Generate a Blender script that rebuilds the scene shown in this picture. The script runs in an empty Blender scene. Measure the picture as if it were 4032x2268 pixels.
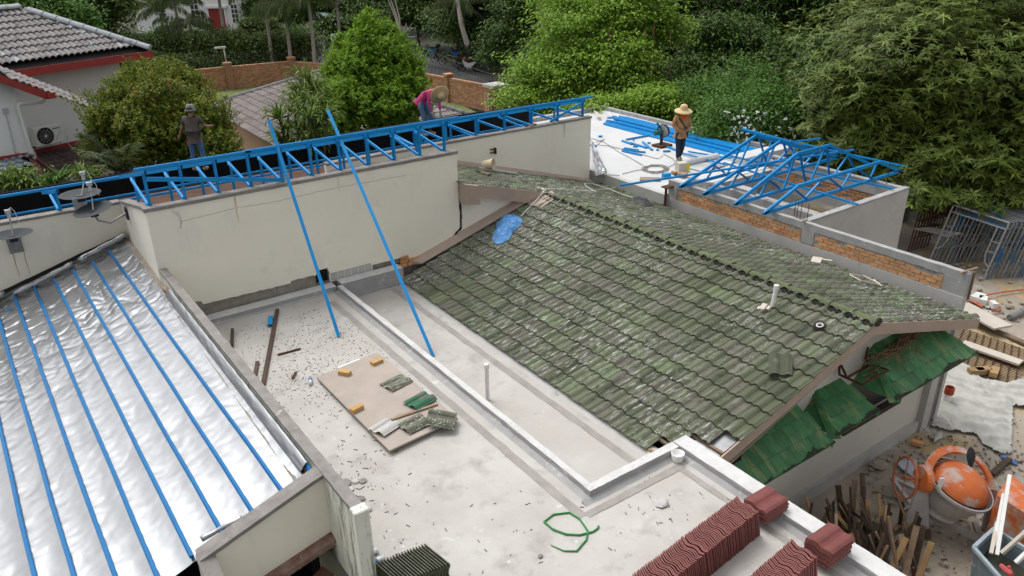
import bpy, bmesh, math, random
import numpy as np
from mathutils import Vector, Matrix, noise as mnoise
C = bpy.context.scene.collection
R = math.radians
rnd = random.Random(7)
# ---------------------------------------------------------------- camera
FPX = 3055.19                       # focal length in photo pixels
CAM = np.array([0.0, 0.0, 6.6])
pit, roll, az = R(24.63), R(-.939), R(55.17)
_fh = np.array([math.cos(az), math.sin(az), 0]); _rt = np.array([math.sin(az), -math.cos(az), 0]); _Z = np.array([0, 0, 1.])
FW = math.cos(pit)*_fh - math.sin(pit)*_Z
_up = math.sin(pit)*_fh + math.cos(pit)*_Z
RT = math.cos(roll)*_rt + math.sin(roll)*_up
UP = -math.sin(roll)*_rt + math.cos(roll)*_up
cd = bpy.data.cameras.new('camera'); cam = bpy.data.objects.new('camera', cd); C.objects.link(cam)
cd.sensor_width = 36; cd.lens = FPX/4032*36; cd.clip_end = 600; cd.clip_start = .1
M = Matrix.Identity(4)
for i in range(3):
    M[i][0] = RT[i]; M[i][1] = UP[i]; M[i][2] = -FW[i]; M[i][3] = CAM[i]
cam.matrix_world = M
bpy.context.scene.camera = cam
# ---------------------------------------------------------------- sky, sun, exposure
w = bpy.data.worlds.new('World'); bpy.context.scene.world = w; w.use_nodes = True
nt = w.node_tree; nt.nodes.clear()
SUN_EL, SUN_AZ = R(62), R(100)      # elevation, compass angle (from +x, counter-clockwise)
sk = nt.nodes.new('ShaderNodeTexSky'); sk.sky_type = 'NISHITA'; sk.sun_disc = False
sk.sun_elevation = SUN_EL; sk.sun_rotation = math.pi/2 - SUN_AZ; sk.air_density = 1.2; sk.dust_density = 5
hs = nt.nodes.new('ShaderNodeHueSaturation'); hs.inputs['Saturation'].default_value = .08
bg = nt.nodes.new('ShaderNodeBackground'); bg.inputs['Strength'].default_value = .15
wo = nt.nodes.new('ShaderNodeOutputWorld')
nt.links.new(sk.outputs[0], hs.inputs['Color']); nt.links.new(hs.outputs[0], bg.inputs[0]); nt.links.new(bg.outputs[0], wo.inputs[0])
sd = bpy.data.lights.new('sun', 'SUN'); sd.energy = .75; sd.angle = R(30); sd.color = (1, .97, .92)
so = bpy.data.objects.new('sun', sd); C.objects.link(so)
sdir = Vector((math.cos(SUN_EL)*math.cos(SUN_AZ), math.cos(SUN_EL)*math.sin(SUN_AZ), math.sin(SUN_EL)))
so.rotation_euler = sdir.to_track_quat('Z', 'Y').to_euler()
vs = bpy.context.scene.view_settings
vs.view_transform = 'Standard'; vs.look = 'None'; vs.exposure = .40; vs.gamma = 1; vs.use_curve_mapping = False
bpy.context.scene.cycles.max_bounces = 6; bpy.context.scene.cycles.diffuse_bounces = 3
# ---------------------------------------------------------------- surveying the photo: rays onto real planes
def ray(px, py): return (px-2016)*RT - (py-1134)*UP + FPX*FW
def P(px, py, z=0.0): d = ray(px, py); return CAM + d*((z-CAM[2])/d[2])
def OX(px, py, x): d = ray(px, py); return CAM + d*((x-CAM[0])/d[0])
def OY(px, py, y): d = ray(px, py); return CAM + d*((y-CAM[1])/d[1])
def PL(px, py, n, p): d = ray(px, py); n = np.array(n, float); return CAM + d*(((np.array(p)-CAM)@n)/(d@n))
def DP(px, py, dep): return CAM + ray(px, py)/FPX*dep
def ZA(px, py, xy):
    d = ray(px, py); return float((CAM + d*(math.hypot(xy[0], xy[1])/math.hypot(d[0], d[1])))[2])
def v3(*a): return np.array(a, float)
def unit(a): a = np.array(a, float); return a/np.linalg.norm(a)
# ---------------------------------------------------------------- materials
def _n(nt, t, **k):
    n = nt.nodes.new(t)
    for a, b in k.items(): setattr(n, a, b)
    return n
def mat(name, c1, c2=None, scale=4., rough=.8, bump=0., bscale=None, metal=0., stretch=(1, 1, 1), spots=None, grime=None, rand=.0, attr=False, trans=0., spec=.4, ramp=None, local=False, detail=6):
    """c1/c2 mixed by noise; spots: list of (colour, scale, threshold, softness[, stretch]); rand: brightness change object to object"""
    m = bpy.data.materials.new(name); m.use_nodes = True; nt = m.node_tree; nt.nodes.clear()
    L = nt.links.new
    out = _n(nt, 'ShaderNodeOutputMaterial'); bs = _n(nt, 'ShaderNodeBsdfPrincipled')
    if local: pos = _n(nt, 'ShaderNodeTexCoord').outputs['Object']
    else: pos = _n(nt, 'ShaderNodeNewGeometry').outputs['Position']
    mp = _n(nt, 'ShaderNodeMapping'); mp.inputs['Scale'].default_value = stretch; L(pos, mp.inputs[0])
    def noise(sc, src, det=6, r=.6):
        n = _n(nt, 'ShaderNodeTexNoise'); n.inputs['Scale'].default_value = sc; n.inputs['Detail'].default_value = det; n.inputs['Roughness'].default_value = r
        L(src, n.inputs['Vector']); return n.outputs['Fac']
    def mixc(f, a, b, mode='MIX'):
        x = _n(nt, 'ShaderNodeMix'); x.data_type = 'RGBA'; x.blend_type = mode
        if isinstance(f, (int, float)): x.inputs[0].default_value = f
        else: L(f, x.inputs[0])
        for i, q in ((6, a), (7, b)):
            if isinstance(q, tuple): x.inputs[i].default_value = (*q, 1)[:4]
            else: L(q, x.inputs[i])
        return x.outputs[2]
    def step(src, lo, hi):
        r = _n(nt, 'ShaderNodeMapRange'); r.inputs[1].default_value = lo; r.inputs[2].default_value = hi; L(src, r.inputs[0]); return r.outputs[0]
    c2 = c2 or tuple(x*.8 for x in c1)
    col = mixc(step(noise(scale, mp.outputs[0], detail), .3, .7), c1, c2)
    oi = None
    if ramp or rand:
        oi = _n(nt, 'ShaderNodeObjectInfo').outputs['Random']
        if attr:
            at = _n(nt, 'ShaderNodeAttribute'); at.attribute_name = 'tint'; oi = at.outputs['Fac']
    if ramp:
        cr = _n(nt, 'ShaderNodeValToRGB'); el = cr.color_ramp.elements
        while len(el) < len(ramp): el.new(.5)
        for e, (p, c) in zip(el, ramp): e.position = p; e.color = (*c, 1)
        L(oi, cr.inputs[0]); col = mixc(.35, cr.outputs[0], col) if c1 is not None and not attr else mixc(.12, cr.outputs[0], col)
    if rand:
        mr = _n(nt, 'ShaderNodeMapRange'); mr.inputs[3].default_value = 1-rand; mr.inputs[4].default_value = 1+rand; L(oi, mr.inputs[0])
        vm = _n(nt, 'ShaderNodeVectorMath', operation='SCALE'); L(col, vm.inputs[0]); L(mr.outputs[0], vm.inputs['Scale']); col = vm.outputs[0]
    for s in (spots or []):
        src = pos
        if len(s) > 4:
            m2 = _n(nt, 'ShaderNodeMapping'); m2.inputs['Scale'].default_value = s[4]; L(pos, m2.inputs[0]); src = m2.outputs[0]
        f = step(noise(s[1], src, 5, .65), s[2], s[2]+s[3])
        col = mixc(f, col, s[0])
    L(col, bs.inputs['Base Color'])
    bs.inputs['Roughness'].default_value = rough; bs.inputs['Metallic'].default_value = metal
    bs.inputs['Specular IOR Level'].default_value = spec
    if bump:
        b = _n(nt, 'ShaderNodeBump'); b.inputs['Strength'].default_value = 1; b.inputs['Distance'].default_value = bump
        L(noise(bscale or scale*6, mp.outputs[0], 8, .65), b.inputs['Height']); L(b.outputs[0], bs.inputs['Normal'])
    if trans:
        tr = _n(nt, 'ShaderNodeBsdfTranslucent'); L(col, tr.inputs[0]); mx = _n(nt, 'ShaderNodeMixShader'); mx.inputs[0].default_value = trans
        L(bs.outputs[0], mx.inputs[1]); L(tr.outputs[0], mx.inputs[2]); L(mx.outputs[0], out.inputs[0])
    else: L(bs.outputs[0], out.inputs[0])
    m['b'] = 1
    return m
# ---------------------------------------------------------------- mesh building
def wloc(o):
    t = np.zeros(3)
    while o is not None: t += np.array(o.location); o = o.parent
    return t
def link(name, me, m=None, parent=None):
    o = bpy.data.objects.new(name, me); C.objects.link(o)
    if m is not None and me is not None and not me.materials: me.materials.append(m)
    if parent: o.parent = parent
    return o
class MB:
    def __init__(s): s.v = []; s.f = []
    def add(s, vs, fs):
        b = len(s.v); s.v += [tuple(map(float, x)) for x in vs]; s.f += [tuple(i+b for i in f) for f in fs]; return s
    def hexa(s, q):   # 8 corners: bottom 0-3 ccw, top 4-7
        return s.add(q, [(0, 3, 2, 1), (4, 5, 6, 7), (0, 1, 5, 4), (1, 2, 6, 5), (2, 3, 7, 6), (3, 0, 4, 7)])
    def box(s, a, b):
        x0, y0, z0 = [min(a[i], b[i]) for i in range(3)]; x1, y1, z1 = [max(a[i], b[i]) for i in range(3)]
        return s.hexa([(x0, y0, z0), (x1, y0, z0), (x1, y1, z0), (x0, y1, z0), (x0, y0, z1), (x1, y0, z1), (x1, y1, z1), (x0, y1, z1)])
    def obox(s, c, ax, ay, az_, hx, hy, hz):
        c = np.array(c); ax, ay, az_ = unit(ax)*hx, unit(ay)*hy, unit(az_)*hz
        return s.hexa([c-ax-ay-az_, c+ax-ay-az_, c+ax+ay-az_, c-ax+ay-az_, c-ax-ay+az_, c+ax-ay+az_, c+ax+ay+az_, c-ax+ay+az_])
    def bar(s, p, q, w, h, up=(0, 0, 1)):
        p, q = np.array(p, float), np.array(q, float); d = unit(q-p); u = np.array(up, float)
        if abs(d@u) > .98: u = v3(1, 0, 0)
        sd_ = unit(np.cross(u, d)); uu = np.cross(d, sd_)
        return s.obox((p+q)/2, d, sd_, uu, np.linalg.norm(q-p)/2, w/2, h/2)
    def channel(s, p, q, w, h, up=(0, 0, 1), t=.006):      # C/U section: web plus two flanges, ribbed
        p, q = np.array(p, float), np.array(q, float); d = unit(q-p); u = np.array(up, float)
        if abs(d@u) > .98: u = v3(1, 0, 0)
        sd_ = unit(np.cross(u, d)); uu = np.cross(d, sd_); L = np.linalg.norm(q-p)/2; c = (p+q)/2
        s.obox(c+uu*(h/2-t/2), d, sd_, uu, L, w/2, t/2)
        s.obox(c+sd_*(w/2-t/2)-uu*t/2, d, sd_, uu, L, t/2, h/2-t/2); s.obox(c-sd_*(w/2-t/2)-uu*t/2, d, sd_, uu, L, t/2, h/2-t/2)
        s.obox(c+uu*(h/2+t*.5), d, sd_, uu, L*.999, w*.12, t*.5)
        return s
    def tube(s, pts, r, n=8, cap=True):
        pts = [np.array(p, float) for p in pts]; rs = r if isinstance(r, (list, tuple)) else [r]*len(pts); b = len(s.v)
        prev = None
        for i, p in enumerate(pts):
            d = unit(pts[min(i+1, len(pts)-1)]-pts[max(i-1, 0)])
            if prev is None: a = np.cross(d, (0, 0, 1) if abs(d[2]) < .9 else (1, 0, 0))
            else: a = prev-d*(prev@d)
            a = unit(a); prev = a; c = np.cross(d, a)
            for k in range(n):
                t = 2*math.pi*k/n; s.v.append(tuple(p+(a*math.cos(t)+c*math.sin(t))*rs[i]))
        for i in range(len(pts)-1):
            for k in range(n):
                s.f.append((b+i*n+k, b+i*n+(k+1) % n, b+(i+1)*n+(k+1) % n, b+(i+1)*n+k))
        if cap: s.f.append(tuple(b+k for k in range(n))[::-1]); e = b+(len(pts)-1)*n; s.f.append(tuple(e+k for k in range(n)))
        return s
    def lathe(s, c, prof, n=20, axis=(0, 0, 1), close=False):      # prof: (radius, height) along axis
        c = np.array(c, float); a = unit(axis); x = unit(np.cross(a, (0, 0, 1) if abs(a[2]) < .9 else (1, 0, 0))); y = np.cross(a, x); b = len(s.v)
        for r_, h in prof:
            for k in range(n):
                t = 2*math.pi*k/n; s.v.append(tuple(c+a*h+(x*math.cos(t)+y*math.sin(t))*r_))
        for i in range(len(prof)-1):
            for k in range(n): s.f.append((b+i*n+k, b+i*n+(k+1) % n, b+(i+1)*n+(k+1) % n, b+(i+1)*n+k))
        return s
    def grid(s, fn, nu, nv):
        b = len(s.v)
        for j in range(nv+1):
            for i in range(nu+1): s.v.append(tuple(map(float, fn(i/nu, j/nv))))
        for j in range(nv):
            for i in range(nu):
                a = b+j*(nu+1)+i; s.f.append((a, a+1, a+nu+2, a+nu+1))
        return s
    def poly(s, pts): return s.add(pts, [tuple(range(len(pts)))])
    def prism(s, pts, d):
        n = len(pts); d = np.array(d, float); q = [np.array(p, float) for p in pts]
        return s.add(q+[p+d for p in q], [tuple(range(n))[::-1], tuple(range(n, 2*n))]+[(i, (i+1) % n, n+(i+1) % n, n+i) for i in range(n)])
    def build(s, name, m, parent=None, smooth=False, bev=0):
        o0 = wloc(parent) if parent else np.zeros(3)
        me = bpy.data.meshes.new(name); me.from_pydata([tuple(np.array(p)-o0) for p in s.v], [], s.f); me.update()
        if smooth: me.polygons.foreach_set('use_smooth', [True]*len(me.polygons))
        o = link(name, me, m, parent)
        if bev:
            b = o.modifiers.new('bevel', 'BEVEL'); b.width = bev; b.segments = 1; b.limit_method = 'ANGLE'
        return o
def tag(o, label=None, cat=None, group=None, kind=None):
    if label: o['label'] = label
    if cat: o['category'] = cat
    if group: o['group'] = group
    if kind: o['kind'] = kind
    return o
def thing(name, label, cat, loc=(0, 0, 0), group=None):
    o = link(name, None); o.location = tuple(map(float, loc)); return tag(o, label, cat, group)
def one(name, mb, m, label, cat, group=None, smooth=False, bev=0):     # a thing that is one mesh: origin at its base
    a = np.array(mb.v); c = a.mean(0); c[2] = a[:, 2].min()
    mb.v = [tuple(np.array(p)-c) for p in mb.v]
    o = mb.build(name, m, None, smooth, bev); o.location = tuple(c); return tag(o, label, cat, group)
def place(name, me, m, parent, Mx):
    o = link(name, me, m, parent); t = wloc(parent) if parent else np.zeros(3)
    o.matrix_basis = Matrix.Translation(-Vector(t)) @ Mx; return o
def joined(name, me, m, parent, Ms, tints=None):
    nv = len(me.vertices); co = np.empty(nv*3); me.vertices.foreach_get('co', co); co = co.reshape(-1, 3)
    fs = [tuple(p.vertices) for p in me.polygons]; t0 = wloc(parent) if parent else np.zeros(3); V_ = []; F_ = []; T_ = []
    for i, Mx in enumerate(Ms):
        A = np.array(Mx); V_.append(co@A[:3, :3].T+A[:3, 3]-t0); F_ += [tuple(k+i*nv for k in f) for f in fs]
        T_ += [tints[i] if tints is not None else rnd.random()]*len(fs)
    m2 = bpy.data.meshes.new(name); m2.from_pydata([tuple(x) for x in np.vstack(V_)], [], F_); m2.update()
    at = m2.attributes.new('tint', 'FLOAT', 'FACE'); at.data.foreach_set('value', T_)
    o = link(name, m2, m or me.materials[0], parent); o['kind'] = 'stuff'; return o
def frameM(o, ax, ay, az_):
    M_ = Matrix.Identity(4)
    for i in range(3): M_[i][0] = ax[i]; M_[i][1] = ay[i]; M_[i][2] = az_[i]; M_[i][3] = o[i]
    return M_
def inpoly(x, y, pg):
    c = False; j = len(pg)-1
    for i in range(len(pg)):
        if (pg[i][1] > y) != (pg[j][1] > y) and x < (pg[j][0]-pg[i][0])*(y-pg[i][1])/(pg[j][1]-pg[i][1])+pg[i][0]: c = not c
        j = i
    return c
def camdist(Mx): return np.linalg.norm(np.array(Mx.translation)-CAM)
def parts_and_stuff(name, stuffname, me, m, m_attr, parent, Ms, limit=300):
    Ms = sorted(Ms, key=camdist)
    for Mx in Ms[:limit]: place(name, me, m, parent, Mx)
    if len(Ms) > limit: joined(stuffname, me.copy() if False else me, m_attr, parent, Ms[limit:])
def wav(x, y, s=1., k=0.): return mnoise.noise(Vector((x*s, y*s, k)))
# ---------------------------------------------------------------- palette
M_slab = mat('slab_concrete', (.515, .50, .475), (.41, .39, .36), .9, .9, .004, 30, spots=[((.34, .32, .30), 1.7, .53, .18), ((.28, .26, .24), 34, .66, .05), ((.43, .40, .37), .55, .50, .2), ((.34, .33, .32), 3.1, .63, .08), ((.62, .62, .62), 4, .63, .1)])
M_ktop = mat('kerb_top_plaster', (.62, .62, .615), (.50, .50, .495), 5, .9, .004, 40, spots=[((.36, .36, .36), 16, .63, .05), ((.45, .45, .45), 4, .6, .12)])
M_kerb = mat('kerb_concrete', (.38, .38, .38), (.30, .30, .30), 3, .9, .004, 40, spots=[((.25, .25, .25), 14, .62, .05), ((.48, .48, .49), 5, .60, .08)])
M_strip = mat('rough_dark_concrete', (.37, .345, .32), (.27, .25, .235), 3.5, .95, .006, 60, spots=[((.14, .12, .1), 50, .62, .05)])
M_cream = mat('cream_plaster', (.87, .83, .72), (.82, .78, .67), .8, .85, .003, 14, spots=[((.62, .605, .56), 1.1, .64, .3), ((.3, .29, .26), 22, .73, .04), ((.72, .70, .64), 2.0, .58, .25, (1, 1, .3))])
M_mould = mat('mouldy_plaster', (.78, .77, .69), (.60, .61, .52), 2, .9, .004, 18, stretch=(1, 1, .25), spots=[((.09, .12, .06), 2.2, .56, .12, (2.5, 2.5, .35)), ((.3, .33, .25), 6, .55, .1, (2, 2, .4))])
M_cope = mat('coping_concrete', (.30, .28, .265), (.19, .178, .165), 5, .95, .008, 30, spots=[((.44, .42, .4), 7, .62, .1)])
M_rawc = mat('render_concrete', (.50, .49, .47), (.42, .41, .395), 1.5, .9, .005, 25, spots=[((.3, .29, .28), 6, .64, .06), ((.65, .65, .64), 3, .62, .1)])
M_roughw = mat('broken_plaster', (.33, .30, .265), (.20, .18, .155), 6, .95, .02, 18, spots=[((.42, .2, .1), 8, .64, .06), ((.12, .11, .1), 4, .6, .1)])
M_white = mat('white_deck', (.58, .585, .59), (.50, .505, .51), 1.1, .85, .003, 20, spots=[((.42, .42, .41), 9, .66, .05), ((.55, .55, .54), 1.5, .6, .2)])
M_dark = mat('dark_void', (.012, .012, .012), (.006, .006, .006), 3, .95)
TG = [(0, (.062, .072, .045)), (.25, (.10, .115, .068)), (.45, (.135, .125, .105)), (.62, (.10, .118, .068)), (.8, (.115, .105, .088)), (1, (.125, .165, .085))]
def lichen(name, attr):
    m = mat(name, (.13, .15, .09), (.085, .085, .062), 5, .9, .006, 60, rand=.13, stretch=(.35, 1.6, 1), ramp=TG, attr=attr, spots=[((.05, .055, .04), 9, .60, .1), ((.15, .18, .11), 3.2, .60, .12), ((.20, .19, .17), 2.1, .60, .12)])
    nt = m.node_tree; L = nt.links.new; bs = [n for n in nt.nodes if n.type == 'BSDF_PRINCIPLED'][0]; col = bs.inputs['Base Color'].links[0].from_socket
    pos = _n(nt, 'ShaderNodeNewGeometry').outputs['Position']
    def rng(src, a, b):
        r = _n(nt, 'ShaderNodeMapRange'); r.inputs[1].default_value = a; r.inputs[2].default_value = b; L(src, r.inputs[0]); return r.outputs[0]
    def mul(a, b):
        x = _n(nt, 'ShaderNodeMath', operation='MULTIPLY'); L(a, x.inputs[0]); L(b, x.inputs[1]); return x.outputs[0]
    def noise(sc, det=4):
        n = _n(nt, 'ShaderNodeTexNoise'); n.inputs['Scale'].default_value = sc; n.inputs['Detail'].default_value = det; L(pos, n.inputs['Vector']); return n.outputs['Fac']
    vo = _n(nt, 'ShaderNodeTexVoronoi'); vo.inputs['Scale'].default_value = 34; L(pos, vo.inputs['Vector'])
    dots = rng(vo.outputs['Distance'], .42, .26)
    area = rng(noise(.33, 2), .41, .56)
    fine = rng(noise(8, 5), .46, .60)
    col2 = _n(nt, 'ShaderNodeMix'); col2.data_type = 'RGBA'; L(mul(mul(dots, area), fine), col2.inputs[0]); L(col, col2.inputs[6]); col2.inputs[7].default_value = (.50, .52, .47, 1)
    mpS = _n(nt, 'ShaderNodeMapping'); mpS.inputs['Scale'].default_value = (.3, 1.5, 1); L(pos, mpS.inputs[0]); nS = _n(nt, 'ShaderNodeTexNoise'); nS.inputs['Scale'].default_value = 16; nS.inputs['Detail'].default_value = 5; L(mpS.outputs[0], nS.inputs['Vector'])
    smear = mul(rng(nS.outputs['Fac'], .56, .74), rng(noise(.45, 2), .42, .58))
    col3 = _n(nt, 'ShaderNodeMix'); col3.data_type = 'RGBA'; L(smear, col3.inputs[0]); L(col2.outputs[2], col3.inputs[6]); col3.inputs[7].default_value = (.56, .57, .55, 1)
    L(col3.outputs[2], bs.inputs['Base Color']); return m
M_tile = lichen('mossy_tile', False); M_tileA = lichen('mossy_tile_mass', True)
M_ridge = mat('mossy_ridge', (.12, .15, .07), (.085, .10, .055), 6, .9, .006, 50, rand=.12, spots=[((.6, .6, .58), 30, .72, .03)])
M_moss = mat('moss_mortar', (.055, .05, .04), (.03, .03, .025), 12, .95, .02, 30)
M_barge = mat('bargeboard_paint', (.44, .345, .285), (.37, .29, .24), 2, .75, .002, 20, spots=[((.1, .08, .07), 7, .68, .05)])
M_blue = mat('blue_primer_top_lit', (.008, .28, .64), (.006, .235, .57), 5, .45, 0, spec=.3, spots=[((.10, .30, .58), 30, .68, .06), ((.02, .07, .16), 12, .68, .05), ((.16, .09, .06), 45, .74, .03)])  # primer blue with the sky-lit brightness of top faces put into the colour
M_blue2 = mat('blue_primer_darker', (.004, .15, .38), (.003, .125, .33), 5, .5, 0, spec=.2, spots=[((.02, .05, .12), 14, .66, .05)])  # darker copy of the same primer, without the sky brightness
M_rust = mat('rusty_steel', (.10, .035, .018), (.055, .025, .016), 14, .85, .002, 60)
M_rustroof = mat('rusty_corrugated', (.15, .075, .045), (.075, .04, .028), 3, .85, .002, 40, stretch=(1, 5, 1))
M_felt = mat('black_felt', (.016, .016, .016), (.01, .01, .01), 3, .95, .004, spec=.1)
M_brick = mat('orange_brick', (.62, .35, .17), (.54, .25, .11), 20, .9, .003, 60, rand=.22, spots=[((.62, .42, .18), 9, .62, .1), ((.30, .09, .03), 34, .66, .06)])
M_brick2 = mat('tan_brick', (.52, .33, .14), (.42, .24, .09), 14, .9, .003, 60, rand=.15, spots=[((.6, .5, .35), 9, .62, .1)])
M_mortar = mat('mortar', (.44, .42, .40), (.22, .205, .19), 12, .95, .01, 30)
M_fbrick = mat('fence_brick', (.50, .28, .17), (.40, .20, .115), 5, .9, .003, 40, rand=.28)
M_fbrickA = mat('fence_brick_mass', (.50, .28, .17), (.40, .20, .115), 5, .9, .003, 40, rand=.28, attr=True)
M_fmort = mat('fence_mortar', (.24, .15, .10), (.18, .115, .08), 6, .95)
M_red = mat('maroon_tile', (.19, .05, .045), (.14, .038, .034), 9, .6, .002, 60, rand=.12, spots=[((.3, .2, .18), 16, .66, .08)])
M_rededge = M_red
M_gtile = mat('green_tile', (.05, .19, .068), (.034, .135, .05), 5, .55, .003, 40, rand=.2, spots=[((.15, .22, .09), 7, .52, .12, (1, .25, .25)), ((.012, .03, .012), 3.2, .66, .1), ((.5, .55, .5), 30, .77, .02)])
M_gblack = mat('mould_black', (.018, .022, .014), (.03, .04, .02), 14, .9, .004)
M_wood = mat('weathered_timber', (.33, .24, .16), (.22, .15, .10), 6, .85, .003, 50, rand=.35)
M_woodo = mat('fresh_timber', (.40, .26, .13), (.30, .185, .09), 6, .8, .003, 50, rand=.3)
M_woodd = mat('dark_timber', (.10, .065, .045), (.055, .038, .03), 8, .9, .004, 50, rand=.4)
M_ply = mat('plywood_sheet', (.42, .36, .31), (.35, .30, .265), 2.2, .85, .002, 30, spots=[((.27, .25, .24), 2.3, .58, .12), ((.5, .36, .2), 2.9, .66, .1)])
M_pale = mat('pale_board', (.58, .53, .46), (.50, .45, .39), 3, .85, .001, 30)
M_pvc = mat('white_pvc', (.78, .78, .76), (.7, .7, .68), 8, .4)
M_galv = mat('galvanised_steel', (.36, .37, .38), (.26, .265, .27), 10, .5, 0, metal=.4, rand=.25, spots=[((.16, .08, .05), 9, .64, .06)])
M_galvb = mat('galvanised_blue_daub', (.30, .33, .36), (.22, .24, .26), 10, .55, 0, metal=.3, rand=.25, spots=[((.02, .16, .36), 2.1, .56, .05), ((.16, .08, .05), 9, .64, .06)])
M_dish = mat('dish_grey', (.06, .068, .072), (.05, .056, .06), 8, .75, spec=.2)
M_black = mat('black_plastic', (.02, .02, .022), (.014, .014, .016), 9, .45)
M_ltgrey = mat('light_grey_plastic', (.5, .52, .53), (.42, .44, .45), 9, .5)
M_orange = mat('orange_paint', (.58, .14, .03), (.46, .11, .03), 5, .5, .002, 30, spots=[((.42, .34, .30), 3, .50, .12), ((.48, .44, .42), 16, .66, .05)])
M_cementy = mat('cement_caked', (.46, .43, .415), (.36, .33, .32), 7, .85, .006, 30, spots=[((.45, .13, .08), 5, .66, .05)])
M_straw = mat('straw', (.62, .45, .24), (.52, .36, .18), 40, .9, .002, 90)
M_strawg = mat('straw_light', (.66, .5, .28), (.58, .42, .22), 40, .9, .002, 90)
M_skin = mat('skin', (.33, .17, .105), (.29, .15, .09), 9, .6)
M_glass = mat('window_glass', (.03, .04, .045), (.02, .025, .03), 3, .1, spec=.8)
# ================================================================ GROUND
GZ = -2.6; FZ = -3.2
def gz(x, y):
    t = min(1, max(0, (max(y-18, x-30))/14.)); return GZ+(FZ-GZ)*t
M_ground = mat('forest_floor', (.045, .05, .022), (.03, .026, .018), .6, .95, .03, 3, spots=[((.07, .10, .03), 1.3, .55, .1)])
M_site = mat('site_sand', (.40, .35, .29), (.30, .26, .21), .9, .95, .03, 9, spots=[((.42, .31, .15), .7, .55, .12), ((.52, .51, .49), 1.7, .58, .1), ((.10, .08, .06), 11, .66, .04), ((.2, .15, .1), 3.3, .64, .08)])
M_lawn = mat('lawn', (.115, .16, .04), (.17, .18, .065), 1.4, .95, .02, 60, spots=[((.28, .25, .12), 2.1, .64, .1)])
M_road = mat('asphalt', (.06, .06, .062), (.045, .045, .048), .8, .9, .003, 60, spots=[((.09, .09, .09), .35, .6, .1)])
M_pave = mat('brick_paving', (.21, .115, .08), (.15, .085, .065), 2, .9, .004, 40)
def warp(x, y, z0, amp=.05): return z0+amp*wav(x, y, .5)+amp*.4*wav(x, y, 2.1, 3)
g = MB().grid(lambda u, v: (-60+240*u, -40+240*v, gz(-60+240*u, -40+240*v)-.12), 48, 48)
tag(g.build('ground', M_ground), kind='structure')
g = MB().grid(lambda u, v: (7.2+18.5*u, -3+21*v, warp(7.2+18.5*u, -3+21*v, GZ-.03, .05)), 60, 66)
tag(g.build('building_site_ground', M_site, smooth=True), kind='structure')
def sheet(name, pts, m, kind='structure'):
    return tag(MB().poly(pts).build(name, m), kind=kind)
lw = [P(560, 330, FZ), P(905, 350, FZ), P(1300, 318, FZ), P(1640, 350, FZ), P(1780, 395, FZ), P(1900, 455, FZ), P(1700, 560, FZ), P(1100, 640, FZ), P(500, 600, FZ)]
sheet('lawn', [p+v3(0, 0, .02) for p in lw], M_lawn)
sheet('road', [P(x, y, FZ)+v3(0, 0, .03) for x, y in [(1180, 268), (1420, 262), (1630, 300), (1900, 350), (2140, 410), (2360, 430), (2300, 395), (2150, 352), (1960, 310), (1870, 282), (1720, 205), (1620, 168), (1480, 160), (1300, 190), (1150, 215)]], M_road)
sheet('driveway', [P(x, y, FZ)+v3(0, 0, .05) for x, y in [(1840, 462), (1912, 445), (2080, 450), (2140, 400), (2260, 440), (2330, 560), (2000, 600)]], M_pave)
tag(MB().prism([P(1850, 462, FZ), P(1912, 452, FZ), P(1908, 459, FZ), P(1846, 470, FZ)], (0, 0, .14)).build('kerb', M_kerb), kind='structure')

# ================================================================ CONCRETE TERRACE
T = thing('concrete_terrace', 'pale flat concrete roof terrace with kerbs beside the mossy tiled roof', 'roof terrace', (4.5, 7, GZ))
def part(name, mb, m, parent, **k): return mb.build(name, m, parent, **k)
def rough_box(a, b, nu=26, amp=.011, seed=0):          # slab top with slightly wavy edges
    x0, y0, z0 = a; x1, y1, z1 = b; long_y = (y1-y0) > (x1-x0); m = MB(); n = nu
    rows = []
    for i in range(n+1):
        t = i/n
        if long_y:
            y = y0+(y1-y0)*t; e1 = amp*wav(y, seed, 4.)+amp*.6*wav(y, seed+5, 17); e2 = amp*wav(y, seed+9, 4.); zt = z1+amp*.5*wav(y, seed+3, 3)
            rows.append([(x0+e1, y, z0), (x1+e2, y, z0), (x1+e2, y, zt), (x0+e1, y, zt)])
        else:
            x = x0+(x1-x0)*t; e1 = amp*wav(x, seed, 4.)+amp*.6*wav(x, seed+5, 17); e2 = amp*wav(x, seed+9, 4.); zt = z1+amp*.5*wav(x, seed+3, 3)
            rows.append([(x, y1+e2, z0), (x, y0+e1, z0), (x, y0+e1, zt), (x, y1+e2, zt)])
    for i, r_ in enumerate(rows):
        m.v += r_
        if i:
            b0 = 4*(i-1); b1 = 4*i
            for k in range(4): m.f.append((b0+k, b0+(k+1) % 4, b1+(k+1) % 4, b1+k))
    m.f.append((0, 1, 2, 3)[::-1]); e = 4*n; m.f.append((e, e+1, e+2, e+3)); return m
s = MB(); s.box((2.3, 0, -.25), (5.29, 13.9, 0)); s.box((5.29, 0, -.25), (7.12, 5.95, -.001))
s.box((5.3, 5.96, -.40), (6.9, 13.86, -.24))
part('slab', s, M_slab, T)
def topping(a, b, seed, m=M_ktop): return strip(a[0]+.004, a[1]+.004, b[0]-.004, b[1]-.004, b[2]+.009, seed, 90, .010)
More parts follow.
